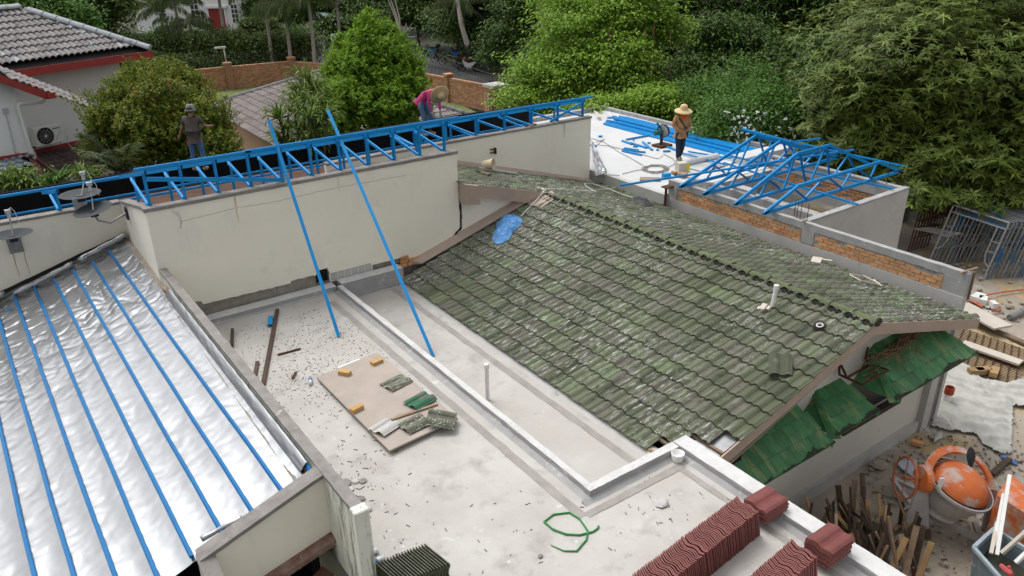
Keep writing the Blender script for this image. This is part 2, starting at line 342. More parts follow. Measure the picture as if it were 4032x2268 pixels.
def strip(x0, y0, x1, y1, z, seed, n=60, w=.014):
    ly = (y1-y0) > (x1-x0)
    def fn(u, v):
        if ly: y = y0+(y1-y0)*v; return (x0+(x1-x0)*u+w*wav(y, seed+u*7, 3)+w*.6*wav(y, seed+u*7, 13), y, z)
        x = x0+(x1-x0)*u; return (x, y0+(y1-y0)*v+w*wav(x, seed+v*7, 3)+w*.6*wav(x, seed+v*7, 13), z)
    return MB().grid(fn, 1 if ly else n, n if ly else 1)
for i, (a, b) in enumerate([((5.29, 6.06, 0), (5.40, 13.83, .11)), ((5.28, 5.925, 0), (6.89, 6.06, .114)), ((2.3, 13.84, 0), (5.29, 14.12, .095)), ((5.40, 13.825, 0), (6.80, 14.12, .12)), ((6.895, 0.05, 0), (7.155, 6.06, .119))]):
    part('kerb_top', topping(a, b, 20+i), M_ktop, T)
part('kerb', rough_box((5.29, 6.05, -.24), (5.40, 13.83, .11), 60), M_kerb, T)
part('kerb', rough_box((5.28, 5.925, -.24), (6.9, 6.06, .112), 24, seed=2), M_kerb, T)
part('kerb', rough_box((2.3, 13.84, -.1), (5.29, 14.12, .095), 24, seed=4), M_kerb, T)
part('kerb', rough_box((5.40, 13.825, -.24), (6.80, 14.12, .12), 16, seed=6), M_kerb, T)
part('parapet', rough_box((6.895, 0, -.25), (7.155, 6.06, .115), 50, .012, 8), M_kerb, T)
# cement fillets at the foot of the kerbs, floor channels as flat strips of darker, rougher concrete
f = MB()
f.prism([(5.29, 5.95, 0), (5.20, 5.90, 0.0), (5.29, 5.90, .04)], (0, 7.9, 0))
f.prism([(5.15, 5.93, 0), (5.15, 5.84, 0), (5.15, 5.93, .04)], (1.7, 0, 0))
f.prism([(6.895, .5, 0), (6.82, .5, 0), (6.895, .5, .05)], (0, 5.4, 0))
f.prism([(2.3, 13.84, 0), (2.3, 13.78, 0), (2.3, 13.84, .03)], (2.9, 0, 0))
f.prism([(5.4, 6.05, -.24), (5.47, 6.05, -.24), (5.4, 6.05, -.2)], (0, 7.7, 0))
part('fillet', f, M_kerb, T)
def strip(x0, y0, x1, y1, z, seed, n=60, w=.014):
    ly = (y1-y0) > (x1-x0)
    def fn(u, v):
        if ly: y = y0+(y1-y0)*v; return (x0+(x1-x0)*u+w*wav(y, seed+u*7, 3)+w*.6*wav(y, seed+u*7, 13), y, z)
        x = x0+(x1-x0)*u; return (x, y0+(y1-y0)*v+w*wav(x, seed+v*7, 3)+w*.6*wav(x, seed+v*7, 13), z)
    return MB().grid(fn, 1 if ly else n, n if ly else 1)
part('drain_channel', strip(4.93, 5.72, 5.06, 13.45, .004, 1), M_strip, T)
part('drain_channel', strip(5.06, 5.66, 6.75, 5.77, .006, 2), M_strip, T)
part('drain_channel', strip(6.62, 2.4, 6.72, 5.66, .004, 3), M_strip, T)
part('drain_channel', strip(6.42, 6.07, 6.55, 13.75, -.236, 4), M_strip, T)
# upstand under the tiled eaves
u = MB(); u.prism([(6.68, 6.06, -.24), (6.95, 6.06, -.24), (6.95, 6.06, -.20), (6.86, 6.06, -.175)], (0, 7.76, 0))
part('upstand', u, M_rawc, T)
part('wall', MB().box((2.3, 0, GZ-.1), (2.45, 14, -.25)).box((6.95, 0, GZ-.1), (7.12, 6.0, -.25)).box((2.45, .1, GZ-.1), (6.95, .25, -.25)), M_cream, T)

# ================================================================ CREAM FIRE WALLS
W = thing('cream_wall', 'long cream plastered wall with grey coping behind the terrace, blue poles leaning on it', 'wall', (5, 14.2, GZ))
# big wall, front face y = 14.12, lower band broken (set back a little)
def wallface(x0, x1, y, zt, prof_fn, th=.14, n=80):
    m = MB()
    for i in range(n+1):
        x = x0+(x1-x0)*i/n; zb = prof_fn(x); m.v += [(x, y, zb), (x, y, zt), (x, y+th, zt), (x, y+th, zb)]
        if i:
            a, b = 4*(i-1), 4*i
            for k in range(4): m.f.append((a+k, b+k, b+(k+1) % 4, a+(k+1) % 4))
    m.f.append((0, 1, 2, 3)); e = 4*n; m.f.append((e+3, e+2, e+1, e)); return m
def lowedge(x):
    j = .012*wav(x, 0, 9)+.008*wav(x, 4, 31)
    if x < 2.75: return .40+.2*(2.75-x)
    if x < 4.45: return .335+j-.02*(x-2.75)
    if x < 4.95: return .30+j+.05
    if x < 5.30: return .33+j+(.10 if 5.0 < x < 5.25 else 0)
    if x < 6.2: return .30
    return .24+j if x < 7.02 else .12
part('plaster', wallface(2.12, 8.43, 14.12, 2.28, lowedge, .14, 220), M_cream, W)
part('core', MB().box((2.3, 14.16, GZ), (4.93, 14.255, 2.2)).box((4.93, 14.16, GZ), (8.4, 14.255, .12)).box((5.27, 14.16, .1), (8.4, 14.255, 2.2)).box((4.92, 14.16, .47), (5.28, 14.255, 2.2)), M_roughw, W)
part('broken_band', wallface(2.5, 4.98, 14.145, .42, lambda x: .07, .02, 40), M_roughw, W)
part('coping', rough_box((2.09, 14.10, 2.28), (8.45, 14.29, 2.345), 60, .01, 12), M_cope, W)
part('hole', MB().box((4.95, 14.23, .10), (5.26, 14.4, .47)), M_dark, W)
for k in range(6):                                                     # row of glass blocks
    part('glass_block', MB().box((5.30+k*.155, 14.128, .13), (5.44+k*.155, 14.15, .285)), M_rawc, W, bev=.006)
part('mortar_frame', MB().box((5.27, 14.136, .10), (6.24, 14.155, .30)), M_pvc, W)
for k in range(7):
    part('brick', MB().box((6.86+.2*(k % 3)+.02*(k//3), 14.08, .02+.085*(k//3)), (7.04+.2*(k % 3)+.02*(k//3), 14.14, .095+.085*(k//3))), M_brick, W, bev=.006)
# black settlement crack beside the wall end
ck = MB(); pts = [(8.46, 1.55), (8.45, 1.2), (8.47, .95), (8.46, .72), (8.44, .56), (8.33, .5), (8.26, .42), (8.27, .36)]
for a, b in zip(pts, pts[1:]):
    for k in range(4):
        t0 = k/4; t1 = (k+1)/4; p = [a[i]+(b[i]-a[i])*t0 for i in (0, 1)]; q = [a[i]+(b[i]-a[i])*t1 for i in (0, 1)]
        ck.bar((p[0]+rnd.uniform(-.008, .008), 14.113, p[1]), (q[0]+rnd.uniform(-.008, .008), 14.113, q[1]), .012, rnd.uniform(.03, .055), (1, 0, 0))
part('tar_line', ck, M_black, W)
hc = MB(); hp = [(2.55, 2.22), (2.66, 2.1), (2.67, 1.98), (2.62, 1.88)]
for a, b in zip(hp, hp[1:]): hc.bar((a[0], 14.119, a[1]), (b[0], 14.119, b[1]), .004, .008, (1, 0, 0))
hp = [(2.66, 2.0), (3.1, 2.02), (3.6, 2.05), (4.4, 2.02), (5.6, 2.06), (7.2, 2.03)]
for a, b in zip(hp, hp[1:]):
    n = 8
    for k in range(n):
        p = [a[i]+(b[i]-a[i])*k/n+rnd.uniform(-.008, .008)*i for i in (0, 1)]; q = [a[i]+(b[i]-a[i])*(k+1)/n for i in (0, 1)]
        hc.bar((p[0], 14.119, p[1]), (q[0], 14.119, q[1]), .003, .005, (1, 0, 0))
part('hairline_crack', hc, M_cope, W)
M_streak = mat('rust_run', (.62, .45, .26), (.74, .66, .52), 7, .9); M_gstreak = mat('grey_run', (.66, .65, .60), (.76, .74, .67), 7, .9)
def run(px, py, L_, w_, yy, m, par):
    c = OY(px, py, yy); part('run_stain', MB().grid(lambda u, v: (c[0]+w_*(u-.5)*(1-.75*v)+.012*wav(v*2, px, 2), yy-.003, c[2]-L_*v), 1, 10), m, par)
run(921, 765, .55, .045, 14.12, M_streak, W); run(1330, 700, .3, .05, 14.12, M_gstreak, W); run(700, 830, .35, .06, 14.12, M_gstreak, W)
# wall continuing right of the big wall under the stepped gable
part('gable_return', MB().add([(8.43, 14.13, .10), (10.9, 14.13, .85), (10.9, 14.13, 1.0), (8.43, 14.13, 1.55), (8.43, 14.3, .10), (10.9, 14.3, .85), (10.9, 14.3, 1.0), (8.43, 14.3, 1.55)], [(0, 1, 2, 3), (4, 7, 6, 5), (0, 3, 7, 4), (3, 2, 6, 7), (1, 5, 6, 2), (0, 4, 5, 1)]), M_cream, W)
# metal flashing stepping up the wall above the tiles
fl = MB().add([OY(1652, 1030, 14.09), OY(2074, 786, 14.09), OY(2074, 760, 14.11), OY(1612, 1010, 14.11)], [(0, 1, 2, 3)]); fl.v = [tuple(np.array(p)) for p in fl.v]
fl2 = MB().hexa([(7.3, 13.90, .07), (10.65, 13.90, 1.04), (10.65, 14.12, 1.05), (7.12, 14.12, .03), (7.3, 13.90, .09), (10.65, 13.90, 1.06), (10.65, 14.12, 1.13), (7.12, 14.12, .12)])
part('flashing', fl2, M_barge, W)
# return wall + left wall + right wall
W2 = thing('side_wall', 'cream wall above the silver foil roof carrying three satellite dishes', 'wall', (1, 16.9, GZ))
part('plaster', MB().add([(2.12, 14.26, 0), (2.12, 16.9, 0), (2.12, 16.9, 1.72), (2.12, 14.26, 2.28), (2.26, 14.26, 0), (2.26, 16.9, 0), (2.26, 16.9, 1.72), (2.26, 14.26, 2.28)], [(0, 3, 2, 1), (4, 5, 6, 7), (3, 7, 6, 2)]), M_cream, W2)
part('coping', MB().hexa([(2.10, 14.29, 2.28), (2.29, 14.29, 2.28), (2.29, 16.92, 1.72), (2.10, 16.92, 1.72), (2.10, 14.29, 2.34), (2.29, 14.29, 2.34), (2.29, 16.92, 1.775), (2.10, 16.92, 1.775)]), M_cope, W2)
part('plaster', MB().box((-2.5, 16.9, GZ), (2.12, 17.05, 1.71)), M_cream, W2)
part('coping', rough_box((-2.5, 16.88, 1.71), (2.10, 17.09, 1.76), 30, .01, 15), M_cope, W2)
W3 = thing('rear_wall', 'cream wall with mould along its foot at the top of the stepped tiled roof', 'wall', (12, 16.6, GZ))
def low3(x): return 1.62-.30*(x-8.43)-.02 if x < 15 else 0
part('plaster', wallface(6.4, 14.27, 16.5, 1.84, lambda x: low3(max(x, 8.4))-.3, .14, 90), M_cream, W3)
part('coping', rough_box((6.4, 16.48, 1.84), (14.29, 16.67, 1.895), 60, .008, 19), M_cope, W3)
mo = MB()
for i in range(80):
    x = 10.6+3.6*i/79; mo.v += [(x, 16.494, low3(x)-.05), (x, 16.494, low3(x)+.12+.08*abs(wav(x, 3, 2))+.05*wav(x, 1, 9))]
    if i: mo.f.append((2*i-2, 2*i, 2*i+1, 2*i-1))
part('mould_band', mo, mat('black_mould_plaster', (.60, .60, .53), (.46, .47, .40), 3, .9, .003, 20, spots=[((.045, .05, .035), 9, .49, .1)]), W3)
part('flashing', MB().hexa([(8.7, 16.32, 1.62), (14.25, 16.32, .02), (14.25, 16.5, .02), (8.7, 16.5, 1.62), (8.7, 16.36, 1.68), (14.25, 16.36, .07), (14.25, 16.5, .10), (8.7, 16.5, 1.72)]), M_barge, W3)
run(2222, 478, .45, .10, 16.5, mat('grey_run', (.5, .5, .46), (.64, .63, .57), 7, .9), W3)
part('bracket', MB().box((10.98, 16.42, 1.37), (11.01, 16.5, 1.53)).box((10.85, 16.46, 1.40), (11.0, 16.5, 1.42)).box((10.85, 16.46, 1.49), (11.0, 16.5, 1.51)), M_rust, W3)
part('rubble_bed', rough_box((6.4, 15.9, 1.45), (8.4, 16.48, 1.70), 20, .05, 33), M_roughw, W3)

# ================================================================ LEFT PARAPET (sloped) AND FOIL ROOF
def px_(y): return 2.12+.0135*(14.1-y)           # inner face of the long parapet, slightly skewed
Pp = thing('terrace_parapet', 'cream parapet with mossy end and grey concrete coping between foil roof and terrace', 'parapet wall', (2.3, 8, GZ))
n = 60; m1 = MB(); m2 = MB()
for i in range(n+1):
    y = 6.2+(14.12-6.2)*i/n; x = px_(y); j = .008*wav(y, 2, 6); ww = .135+.006*wav(y, 8, 5)
    m1.v += [(x+.012, y, 0 if y < 6.9 else .6), (x+ww-.01, y, -.2), (x+ww-.01, y, 1.165), (x+.012, y, 1.165)]
    m2.v += [(x+j, y, 1.165), (x+ww+j, y, 1.165), (x+ww+j, y, 1.212+.01*wav(y, 5, 8)), (x+j, y, 1.212+.01*wav(y, 6, 8))]
    if i:
        a, b = 4*(i-1), 4*i
        for q in (m1, m2):
            for k in range(4): q.f.append((a+k, a+(k+1) % 4, b+(k+1) % 4, b+k))
for q in (m1, m2): q.f.append((3, 2, 1, 0)); q.f.append((4*n, 4*n+1, 4*n+2, 4*n+3))
part('plaster', m1, M_mould, Pp); part('coping', m2, M_cope, Pp)
x = px_(6.2); part('end_pier', MB().box((x-.012, 6.06, -.6), (x+.155, 6.198, 1.225)), M_mould, Pp, bev=.012)
# brick ledge along the inner side
lb = MB().box((2.0, 7.0, .7), (2.15, 16.9, .98)); part('ledge', lb, M_roughw, Pp)
bm_ = MB().box((-.1, -.035, -.03), (.1, .035, .03)); me = bpy.data.meshes.new('brick'); me.from_pydata(bm_.v, [], bm_.f); me.materials.append(M_brick)
M_bled = mat('pale_broken_brick', (.42, .27, .19), (.2, .16, .13), 9, .95, .01, 30, rand=.3); me_b = me.copy(); me_b.materials.clear(); me_b.materials.append(M_bled)
for k in range(44):
    y = 7.15+k*.157
    if y > 13.9: break
    place('brick', me_b, None, Pp, Matrix.Translation((px_(y)-.035+rnd.uniform(-.01, .01), y, 1.0+rnd.uniform(-.01, .02))) @ Matrix.Rotation(R(90)+rnd.uniform(-.08, .08), 4, 'Z') @ Matrix.Scale(.72, 4, (1, 0, 0)))
# near cross wall sloping with the foil roof
X = thing('cross_wall', 'short cream wall with sloping dark concrete coping at the near end of the foil roof', 'wall', (1.5, 7, GZ))
zc = lambda x: 1.205+.3257*(x-2.24)
part('plaster', MB().add([(.95, 6.93, zc(.95)-.05), (2.235, 6.93, zc(2.235)-.05), (2.235, 6.93, .30), (.95, 6.93, .04), (.95, 7.06, zc(.95)-.05), (2.235, 7.06, zc(2.235)-.05), (2.235, 7.06, .30), (.95, 7.06, .04)], [(0, 3, 2, 1), (4, 5, 6, 7), (0, 4, 7, 3)]), M_cream, X)
q = MB(); n = 24
for i in range(n+1):
    x = .82+(2.23-.82)*i/n; j = .008*wav(x, 3, 7); q.v += [(x, 6.9+j, zc(x)-.05), (x, 7.10, zc(x)-.05), (x, 7.10, zc(x)), (x, 6.9+j, zc(x)+.006*wav(x, 9, 9))]
    if i:
        for k in range(4): q.f.append((4*i-4+k, 4*i+k, 4*i+(k+1) % 4, 4*i-4+(k+1) % 4))
q.f.append((0, 1, 2, 3)); part('coping', q, M_cope, X)
part('coping', MB().hexa([(.78, 6.0, zc(.88)-.4), (.96, 6.0, zc(.88)-.4), (.98, 7.0, zc(.9)-.06), (.80, 7.0, zc(.9)-.06), (.78, 6.0, zc(.88)-.34), (.96, 6.0, zc(.88)-.34), (.98, 7.0, zc(.9)-.002), (.80, 7.0, zc(.9)-.002)]), M_cope, X)
part('plaster', MB().hexa([(.80, 6.0, -.5), (.95, 6.0, -.5), (.95, 6.93, -.5), (.80, 6.93, -.5), (.80, 6.0, zc(.88)-.4), (.95, 6.0, zc(.88)-.4), (.95, 6.93, zc(.88)-.07), (.80, 6.93, zc(.88)-.07)]), M_mould, X)
part('rusty_flashing', MB().hexa([(.96, 6.80, -.03), (2.24, 6.80, .27), (2.24, 6.94, .29), (.96, 6.94, -.01), (.96, 6.80, .04), (2.24, 6.80, .34), (2.24, 6.94, .37), (.96, 6.94, .06)]), mat('peeling_rust', (.12, .035, .022), (.30, .22, .18), 5, .85, .006, 25, spots=[((.55, .5, .45), 7, .6, .03)]), X)
Lr = thing('lower_ledge', 'orange brick ledge and old grey sheet below the near cross wall', 'ledge', (1.6, 6.5, GZ))
part('ledge', MB().box((.96, 6.0, -.35), (2.22, 6.8, -.2)), M_rawc, Lr)
for k in range(9):
    place('brick', me, None, Lr, Matrix.Translation((1.05+.21*(k % 5)+.1*(k//5), 6.70-.13*(k//5), -.16)))
part('broken_board', MB().obox((1.93, 6.66, .02), (1, .3, .3), (-.3, 1, 0), (0, -.2, 1), .14, .1, .01), M_rust, Lr)
# foil roof
A0 = 1.055; foil_s = .285
def fz(x): return A0+foil_s*(x-2.2)
F = thing('foil_roof', 'sloping roof covered in crinkled silver foil insulation under blue steel battens', 'roof', (.6, 11, GZ))
bat_x = [.72+.352*(k-3) for k in range(-1, 8)]       # batten positions at y=10
def bx(k_x, y): return k_x+.0185*(10-y)+.0
def foilz(x, y):
    kk = (x-.0185*(10-y)-.72)/.352; fr = kk-math.floor(kk)
    sag = -.020*math.sin(math.pi*fr)**1
    crease = -.012*max(0, 1-abs(wav(x*.9+y*.2, y*.5, 1.7, 23))*9)-.008*max(0, 1-abs(wav(x*.3+y, y*.9-x, 2.3, 29))*8)
    amp = .32+.9*max(0, min(1, (y-11.5)/2.5))+.5*max(0, wav(x, y, .35, 31))
    fold = amp*crease+.014*wav(x, y, .9)+.010*wav(x*1.0, y*.35, 4.3, 2)+.004*wav(x, y, 9, 5)-.010*abs(wav(x*1.3+y*.5, y-.3*x, 2.3, 11))-.006*abs(wav(x-y*.7, y+x, 5, 17))
    crk = .010*max(0, wav(x, y, 2.6, 9))*math.sin(24*(x*.8+y)+6*wav(x, y, 2, 1))
    return fz(x)+sag+fold*(.55+.45*amp)+crk*.4*amp
M_foil = mat('silver_foil', (.40, .41, .425), (.35, .36, .375), 2, .27, .0015, 70, metal=.82, spots=None)
nt_ = M_foil.node_tree; bs_ = [n_ for n_ in nt_.nodes if n_.type == 'BSDF_PRINCIPLED'][0]
fo = MB().grid(lambda u, v: (lambda x, y: (x, y, foilz(x, y)))(-1.2+(px_(7+v*9.8)-.09+1.2)*u, 7.05+v*9.75), 130, 300)
part('foil_sheet', fo, M_foil, F, smooth=True)
for i, k_x in enumerate(bat_x):
    y0, y1 = 7.09, 16.55-.25*rnd.random()
    if k_x > 2.05: y1 = 13.2
    a, b = (bx(k_x, y0), y0, fz(bx(k_x, y0))+.022), (bx(k_x, y1), y1, fz(bx(k_x, y1))+.022)
    q = MB(); L_ = 8
    for j in range(L_):
        p_ = [a[t]+(b[t]-a[t])*j/L_ for t in range(3)]; q_ = [a[t]+(b[t]-a[t])*(j+1)/L_ for t in range(3)]
        p_[0] += .012*wav(j, i, .7); q_[0] += .012*wav(j+1, i, .7)
        q.bar(p_, q_, .052, .006); q.bar((p_[0], p_[1], p_[2]+.014), (q_[0], q_[1], q_[2]+.014), .030, .026)
    part('batten', q, M_blue2, F)
part('rafter', MB().bar((-1.5, 12, fz(-1.5)-.10), (2.05, 12, fz(2.05)-.10), .05, .06).bar((-1.5, 16.2, fz(-1.5)-.08), (2.05, 16.2, fz(2.05)-.08), .05, .06), M_blue, F)
part('under_deck', MB().box((-2.4, 7.1, -.4), (2.0, 16.9, -.3)).box((2.0, 7.1, -.4), (2.1, 16.9, .7)), M_dark, F)
def roll(x0, y0, x1, y1, r, dz=.05):
    q = MB(); pts = []
    for j in range(13):
        t = j/12; x = x0+(x1-x0)*t; y = y0+(y1-y0)*t; pts.append((x, y+.02*wav(x, y, 5), fz(x)+dz+.015*wav(x, 3, 6)))
    return q.tube(pts, [r*(1+.35*wav(p[0], 1, 7)) for p in pts], 10)
part('foil_roll', roll(1.1, 16.55, 2.08, 16.75, .06, .09), M_foil, F, smooth=True)
part('foil_roll', roll(-.1, 16.5, 1.0, 16.62, .055, .06), M_foil, F, smooth=True)
part('foil_roll', roll(-1.1, 16.5, -.25, 16.7, .06, .1), M_foil, F, smooth=True)
def crumple(c, rx, ry, h, seed, n=22):
    def fn(u, v):
        a = 2*u-1; b = 2*v-1; e = max(0, 1-max(abs(a), abs(b))**3)
        return (c[0]+rx*a*(1+.2*wav(b, a, 1.5, seed)), c[1]+ry*b*(1+.2*wav(a, b, 1.5, seed+3)), c[2]+h*e*(.35+.9*abs(wav(a*1.6, b*1.6, 1.4, seed+5))+.4*wav(a, b, 5, seed+9)))
    return MB().grid(fn, n, n)
part('foil_edge', roll(.92, 7.22, 1.36, 7.16, .03, .05), M_foil, F, smooth=True)
part('foil_edge', MB().grid(lambda u, v: (px_(7.3+v*6)-.12+.10*u, 7.3+v*6, fz(2.1)+.0+.11*math.sin(u*1.5)+.01*wav(u*3, v*20, 1.4)), 8, 80), M_foil, F, smooth=True)
part('gap', MB().grid(lambda u, v: (-1.3+3.35*u, 16.82+.07*v, fz(-1.3+3.35*u)+.03+.06*v+.02*wav(u*9, v, 1)), 40, 1), M_dark, F)
M_rawedge = M_roughw
# ================================================================ SATELLITE DISHES
def dish(c, nrm, r, label, arm_pts, mount, lnb):
    t = thing('satellite_dish', label, 'satellite dish', c, 'satellite dishes on the cream side wall')
    q = MB(); prof = [(0, -.11*r*1.0), (.3*r, -.1*r), (.6*r, -.065*r), (.85*r, -.02*r), (r, .025*r), (r*1.01, .015*r), (.85*r, -.035*r), (.6*r, -.08*r), (.3*r, -.115*r), (0, -.125*r)]
    q.lathe(c, prof, 28, nrm); part('reflector', q, M_dish, t, smooth=True)
    part('bracket', MB().obox(np.array(c)-unit(nrm)*.10*r-v3(0, 0, .05), (1, 0, 0), (0, 1, 0), (0, 0, 1), .07, .05, .06), M_black, t, bev=.01)
    part('mast', MB().tube(mount, .022, 8), M_galv, t)
    part('lnb_arm', MB().tube(arm_pts, .014, 6), M_galv, t)
    part('lnb_head', MB().tube([lnb, np.array(lnb)+v3(0, 0, .1)], [.035, .03], 10).obox(np.array(lnb)+v3(0, 0, .13), (1, 0, 0), (0, 1, 0), (0, 0, 1), .05, .03, .03), M_ltgrey, t)
    part('cable', MB().tube([np.array(lnb)+v3(0, 0, .15), np.array(lnb)+v3(.06, -.03, .2), np.array(lnb)+v3(.11, -.02, .1), np.array(lnb)+v3(.12, 0, -.12)], .006, 5), M_pvc, t)
    return t
yw = 16.9
for (px, py, rpx, lab, tilt, l_, dep) in [(48, 922, 72, 'dark grey satellite dish at the far left on a rust streaked plate', (.0, .03, 1), (38, 850), .5), (315, 764, 76, 'dark grey satellite dish highest on the wall with its receiver raised above', (.0, .0, 1), (330, 700), .5), (365, 824, 72, 'tilted grey satellite dish on a bent arm from the return wall', (-.18, -.05, 1), (357, 742), 1.0)]:
    c = OY(px, py, yw-dep); r = rpx*((c-CAM)@FW)/FPX; ln = OY(l_[0], l_[1]+8, yw-dep+.25)
    low = c-v3(0, 0, .10)
    if dep > .9: mount = [low, low+v3(.05, .05, -.15), low+v3(.25, .1, -.25), (2.10, c[1]+.35, c[2]-.30)]
    else: mount = [low, low+v3(0, 0, -.18), (low[0], yw, low[2]-.30)]
    t = dish(c, tilt, r, lab, [low+v3(0, .02, 0), ln-v3(0, 0, .02)], mount, ln)
    if dep > .9: part('wall_plate', MB().box((2.08, c[1]+.27, c[2]-.42), (2.12, c[1]+.43, c[2]-.18)), M_dish, t)
    else: part('wall_plate', MB().box((low[0]-.12, yw-.03, low[2]-.42), (low[0]+.12, yw, low[2]-.12)), M_galv, t)
    # rust streaks below
    if dep < .9 and px < 100:
        for dx in (-.08, .1):
            st = MB().grid(lambda u, v: (low[0]+dx+.02*(u-.5)*(1-.5*v)+.01*wav(v, dx, 3), yw-.003, low[2]-.40-.5*v), 1, 8); part('rust_streak', st, mat('rust_stain', (.45, .22, .08), (.6, .5, .4), 5, .9, local=False), t)
# ================================================================ TILE SHAPES
def tile_me(name, w, l, prof, th, m):
    b = MB(); n = len(prof)
    for (u, z) in prof: b.v += [(u*w, 0, z), (u*w, l, z), (u*w, 0, z-th)]
    for i in range(n-1):
        a, c = 3*i, 3*i+3
        b.f += [(a, c, c+1, a+1), (a+2, c+2, c, a)]
    b.f += [(0, 1, 2), (3*n-3, 3*n-1, 3*n-2)]
    me = bpy.data.meshes.new(name); me.from_pydata(b.v, [], b.f); me.update(); me.materials.append(m)
    return me
PR = [(0, .004), (.05, .008), (.12, .028), (.22, .044), (.33, .044), (.43, .026), (.50, .006), (.58, .0), (.70, .0), (.74, .014), (.80, .024), (.88, .022), (.95, .008), (1.03, .0)]
def tiled(me, parent, O, a, b, n, ncol, nrow, w, exp, keep, m_attr, limit=300, lift=.033, jit=.006, name='tile'):
    Ms = []
    tilt = math.atan2(lift, exp)
    for r_ in range(nrow):
        for c_ in range(ncol):
            p = np.array(O)+a*(c_*w)+b*(r_*exp)+n*lift
            pc = p+a*w*.5+b*exp*.4
            if not keep(pc, r_, c_): continue
            Mx = frameM(p+a*rnd.uniform(-jit, jit)*.6+b*rnd.uniform(-jit, jit), a, b, n) @ Matrix.Rotation(-tilt+rnd.uniform(-.008, .008), 4, 'X') @ Matrix.Rotation(rnd.uniform(-.012, .012), 4, 'Z') @ Matrix.Rotation(rnd.uniform(-.012, .012), 4, 'Y')
            Ms.append(Mx)
    parts_and_stuff(name, name+'_mass', me, None, m_attr, parent, Ms, limit)
# ================================================================ MOSSY TILED HOUSE
H = thing('tiled_house', 'old house with moss green tiled gable roof beside the concrete terrace', 'house', (10.7, 9, GZ))
RX, EXL, EXR = 10.73, 6.76, 14.42
sl = .30; cL = 1/math.hypot(1, sl); bL = v3(cL, 0, sl*cL); nL = v3(-sl*cL, 0, cL); aL = v3(0, -1, 0)
zL = -.19
sr = .285; cR = 1/math.hypot(1, sr); bR = v3(-cR, 0, sr*cR); nR = v3(sr*cR, 0, cR); aR = v3(0, 1, 0)
zRidge = zL+sl*(RX-EXL); zR = zRidge-sr*(EXR-RX)
roofL = link('roof_slope', MB().add([(EXL+.1, 5.6, zL), (RX, 5.6, zRidge-.03), (RX, 13.95, zRidge-.03), (EXL+.1, 13.85, zL)], [(0, 1, 2, 3)]) and None, None, H) if False else MB().hexa([(EXL+1.15, 5.62, zL+.30), (RX, 5.62, zRidge-.05), (RX, 13.95, zRidge-.05), (EXL+.1, 13.85, zL-.02), (EXL+1.15, 5.62, zL+.32), (RX, 5.62, zRidge-.03), (RX, 13.95, zRidge-.03), (EXL+.1, 13.85, zL)]).build('roof_slope', M_felt, H)
tme = tile_me('tile', .300, .365, PR, .018, M_tile)
def keepL(p, r_, c_):
    return not (p[0] < EXL-.05+(6.62-p[1])/1.0*1.12 and p[1] < 6.45 and r_ < 4)
tiled(tme, roofL, (EXL, 13.93, zL), aL, bL, nL, 28, 13, .300, .3215, keepL, M_tileA)
roofR = MB().hexa([(EXR-.1, 5.62, zR-.02), (EXR-.1, 16.4, zR-.02), (RX, 16.4, zRidge-.05), (RX, 5.62, zRidge-.05), (EXR-.1, 5.62, zR), (EXR-.1, 16.4, zR), (RX, 16.4, zRidge-.03), (RX, 5.62, zRidge-.03)]).hexa([(RX, 13.95, zRidge-.05), (RX, 16.4, zRidge-.05), (8.45, 16.4, 1.60), (8.45, 13.95, 1.60), (RX, 13.95, zRidge-.03), (RX, 16.4, zRidge-.03), (8.45, 16.4, 1.62), (8.45, 13.95, 1.62)]).build('roof_slope', M_felt, H)
def keepR(p, r_, c_):
    if p[1] > 16.42 or p[0] < 8.44: return False
    return p[0] > RX-.02 or p[1] > 13.9
tme2 = tme
tiled(tme2, roofR, (EXR, 5.55, zR), aR, bR, nR, 37, 19, .300, .3285, keepR, M_tileA, limit=0)
# ridge caps
capp = MB(); nseg = 8
def cap_me(name, L_, w_, h_, m, collar=.02):
    b = MB()
    for j, (y, s_) in enumerate([(0, 1.0), (.03, 1.0), (.035, .93), (L_, .86)]):
        for k in range(nseg+1):
            t = math.pi*k/nseg; b.v.append((math.cos(t)*w_*s_, y, math.sin(t)*h_*s_-.02))
    for j in range(3):
        for k in range(nseg): q = j*(nseg+1)+k; b.f.append((q, q+1, q+nseg+2, q+nseg+1))
    b.f.append(tuple(range(nseg+1))[::-1])
    me = bpy.data.meshes.new(name); me.from_pydata(b.v, [], b.f); me.update(); me.materials.append(m); return me
cme = cap_me('ridge_tile', .44, .105, .095, M_ridge)
for k in range(20):
    y = 5.52+k*.405
    place('ridge_tile', cme, None, H, frameM((RX, y, zRidge+.015), v3(1, 0, 0), v3(0, 1, 0), v3(0, 0, 1)) @ Matrix.Rotation(rnd.uniform(-.02, .02)-.03, 4, 'X') @ Matrix.Rotation(rnd.uniform(-.015, .015), 4, 'Z'))
for s_ in (-1, 1):
    q = MB()
    for j in range(80):
        y = 5.6+8.1*j/80; q.obox((RX+s_*(.115+.02*wav(y, s_, 5)), y, zRidge-.012-.0), (1, 0, 0), (0, 1, 0), (0, 0, 1), .035+.012*wav(y, 1, 9), .06, .03+.01*wav(y, 3, 7))
    part('ridge_mortar', q, M_moss, H)
part('ridge_end', MB().tube([(RX, 5.50, zRidge+.03), (RX, 5.53, zRidge+.03)], .075, 12), M_moss, H)
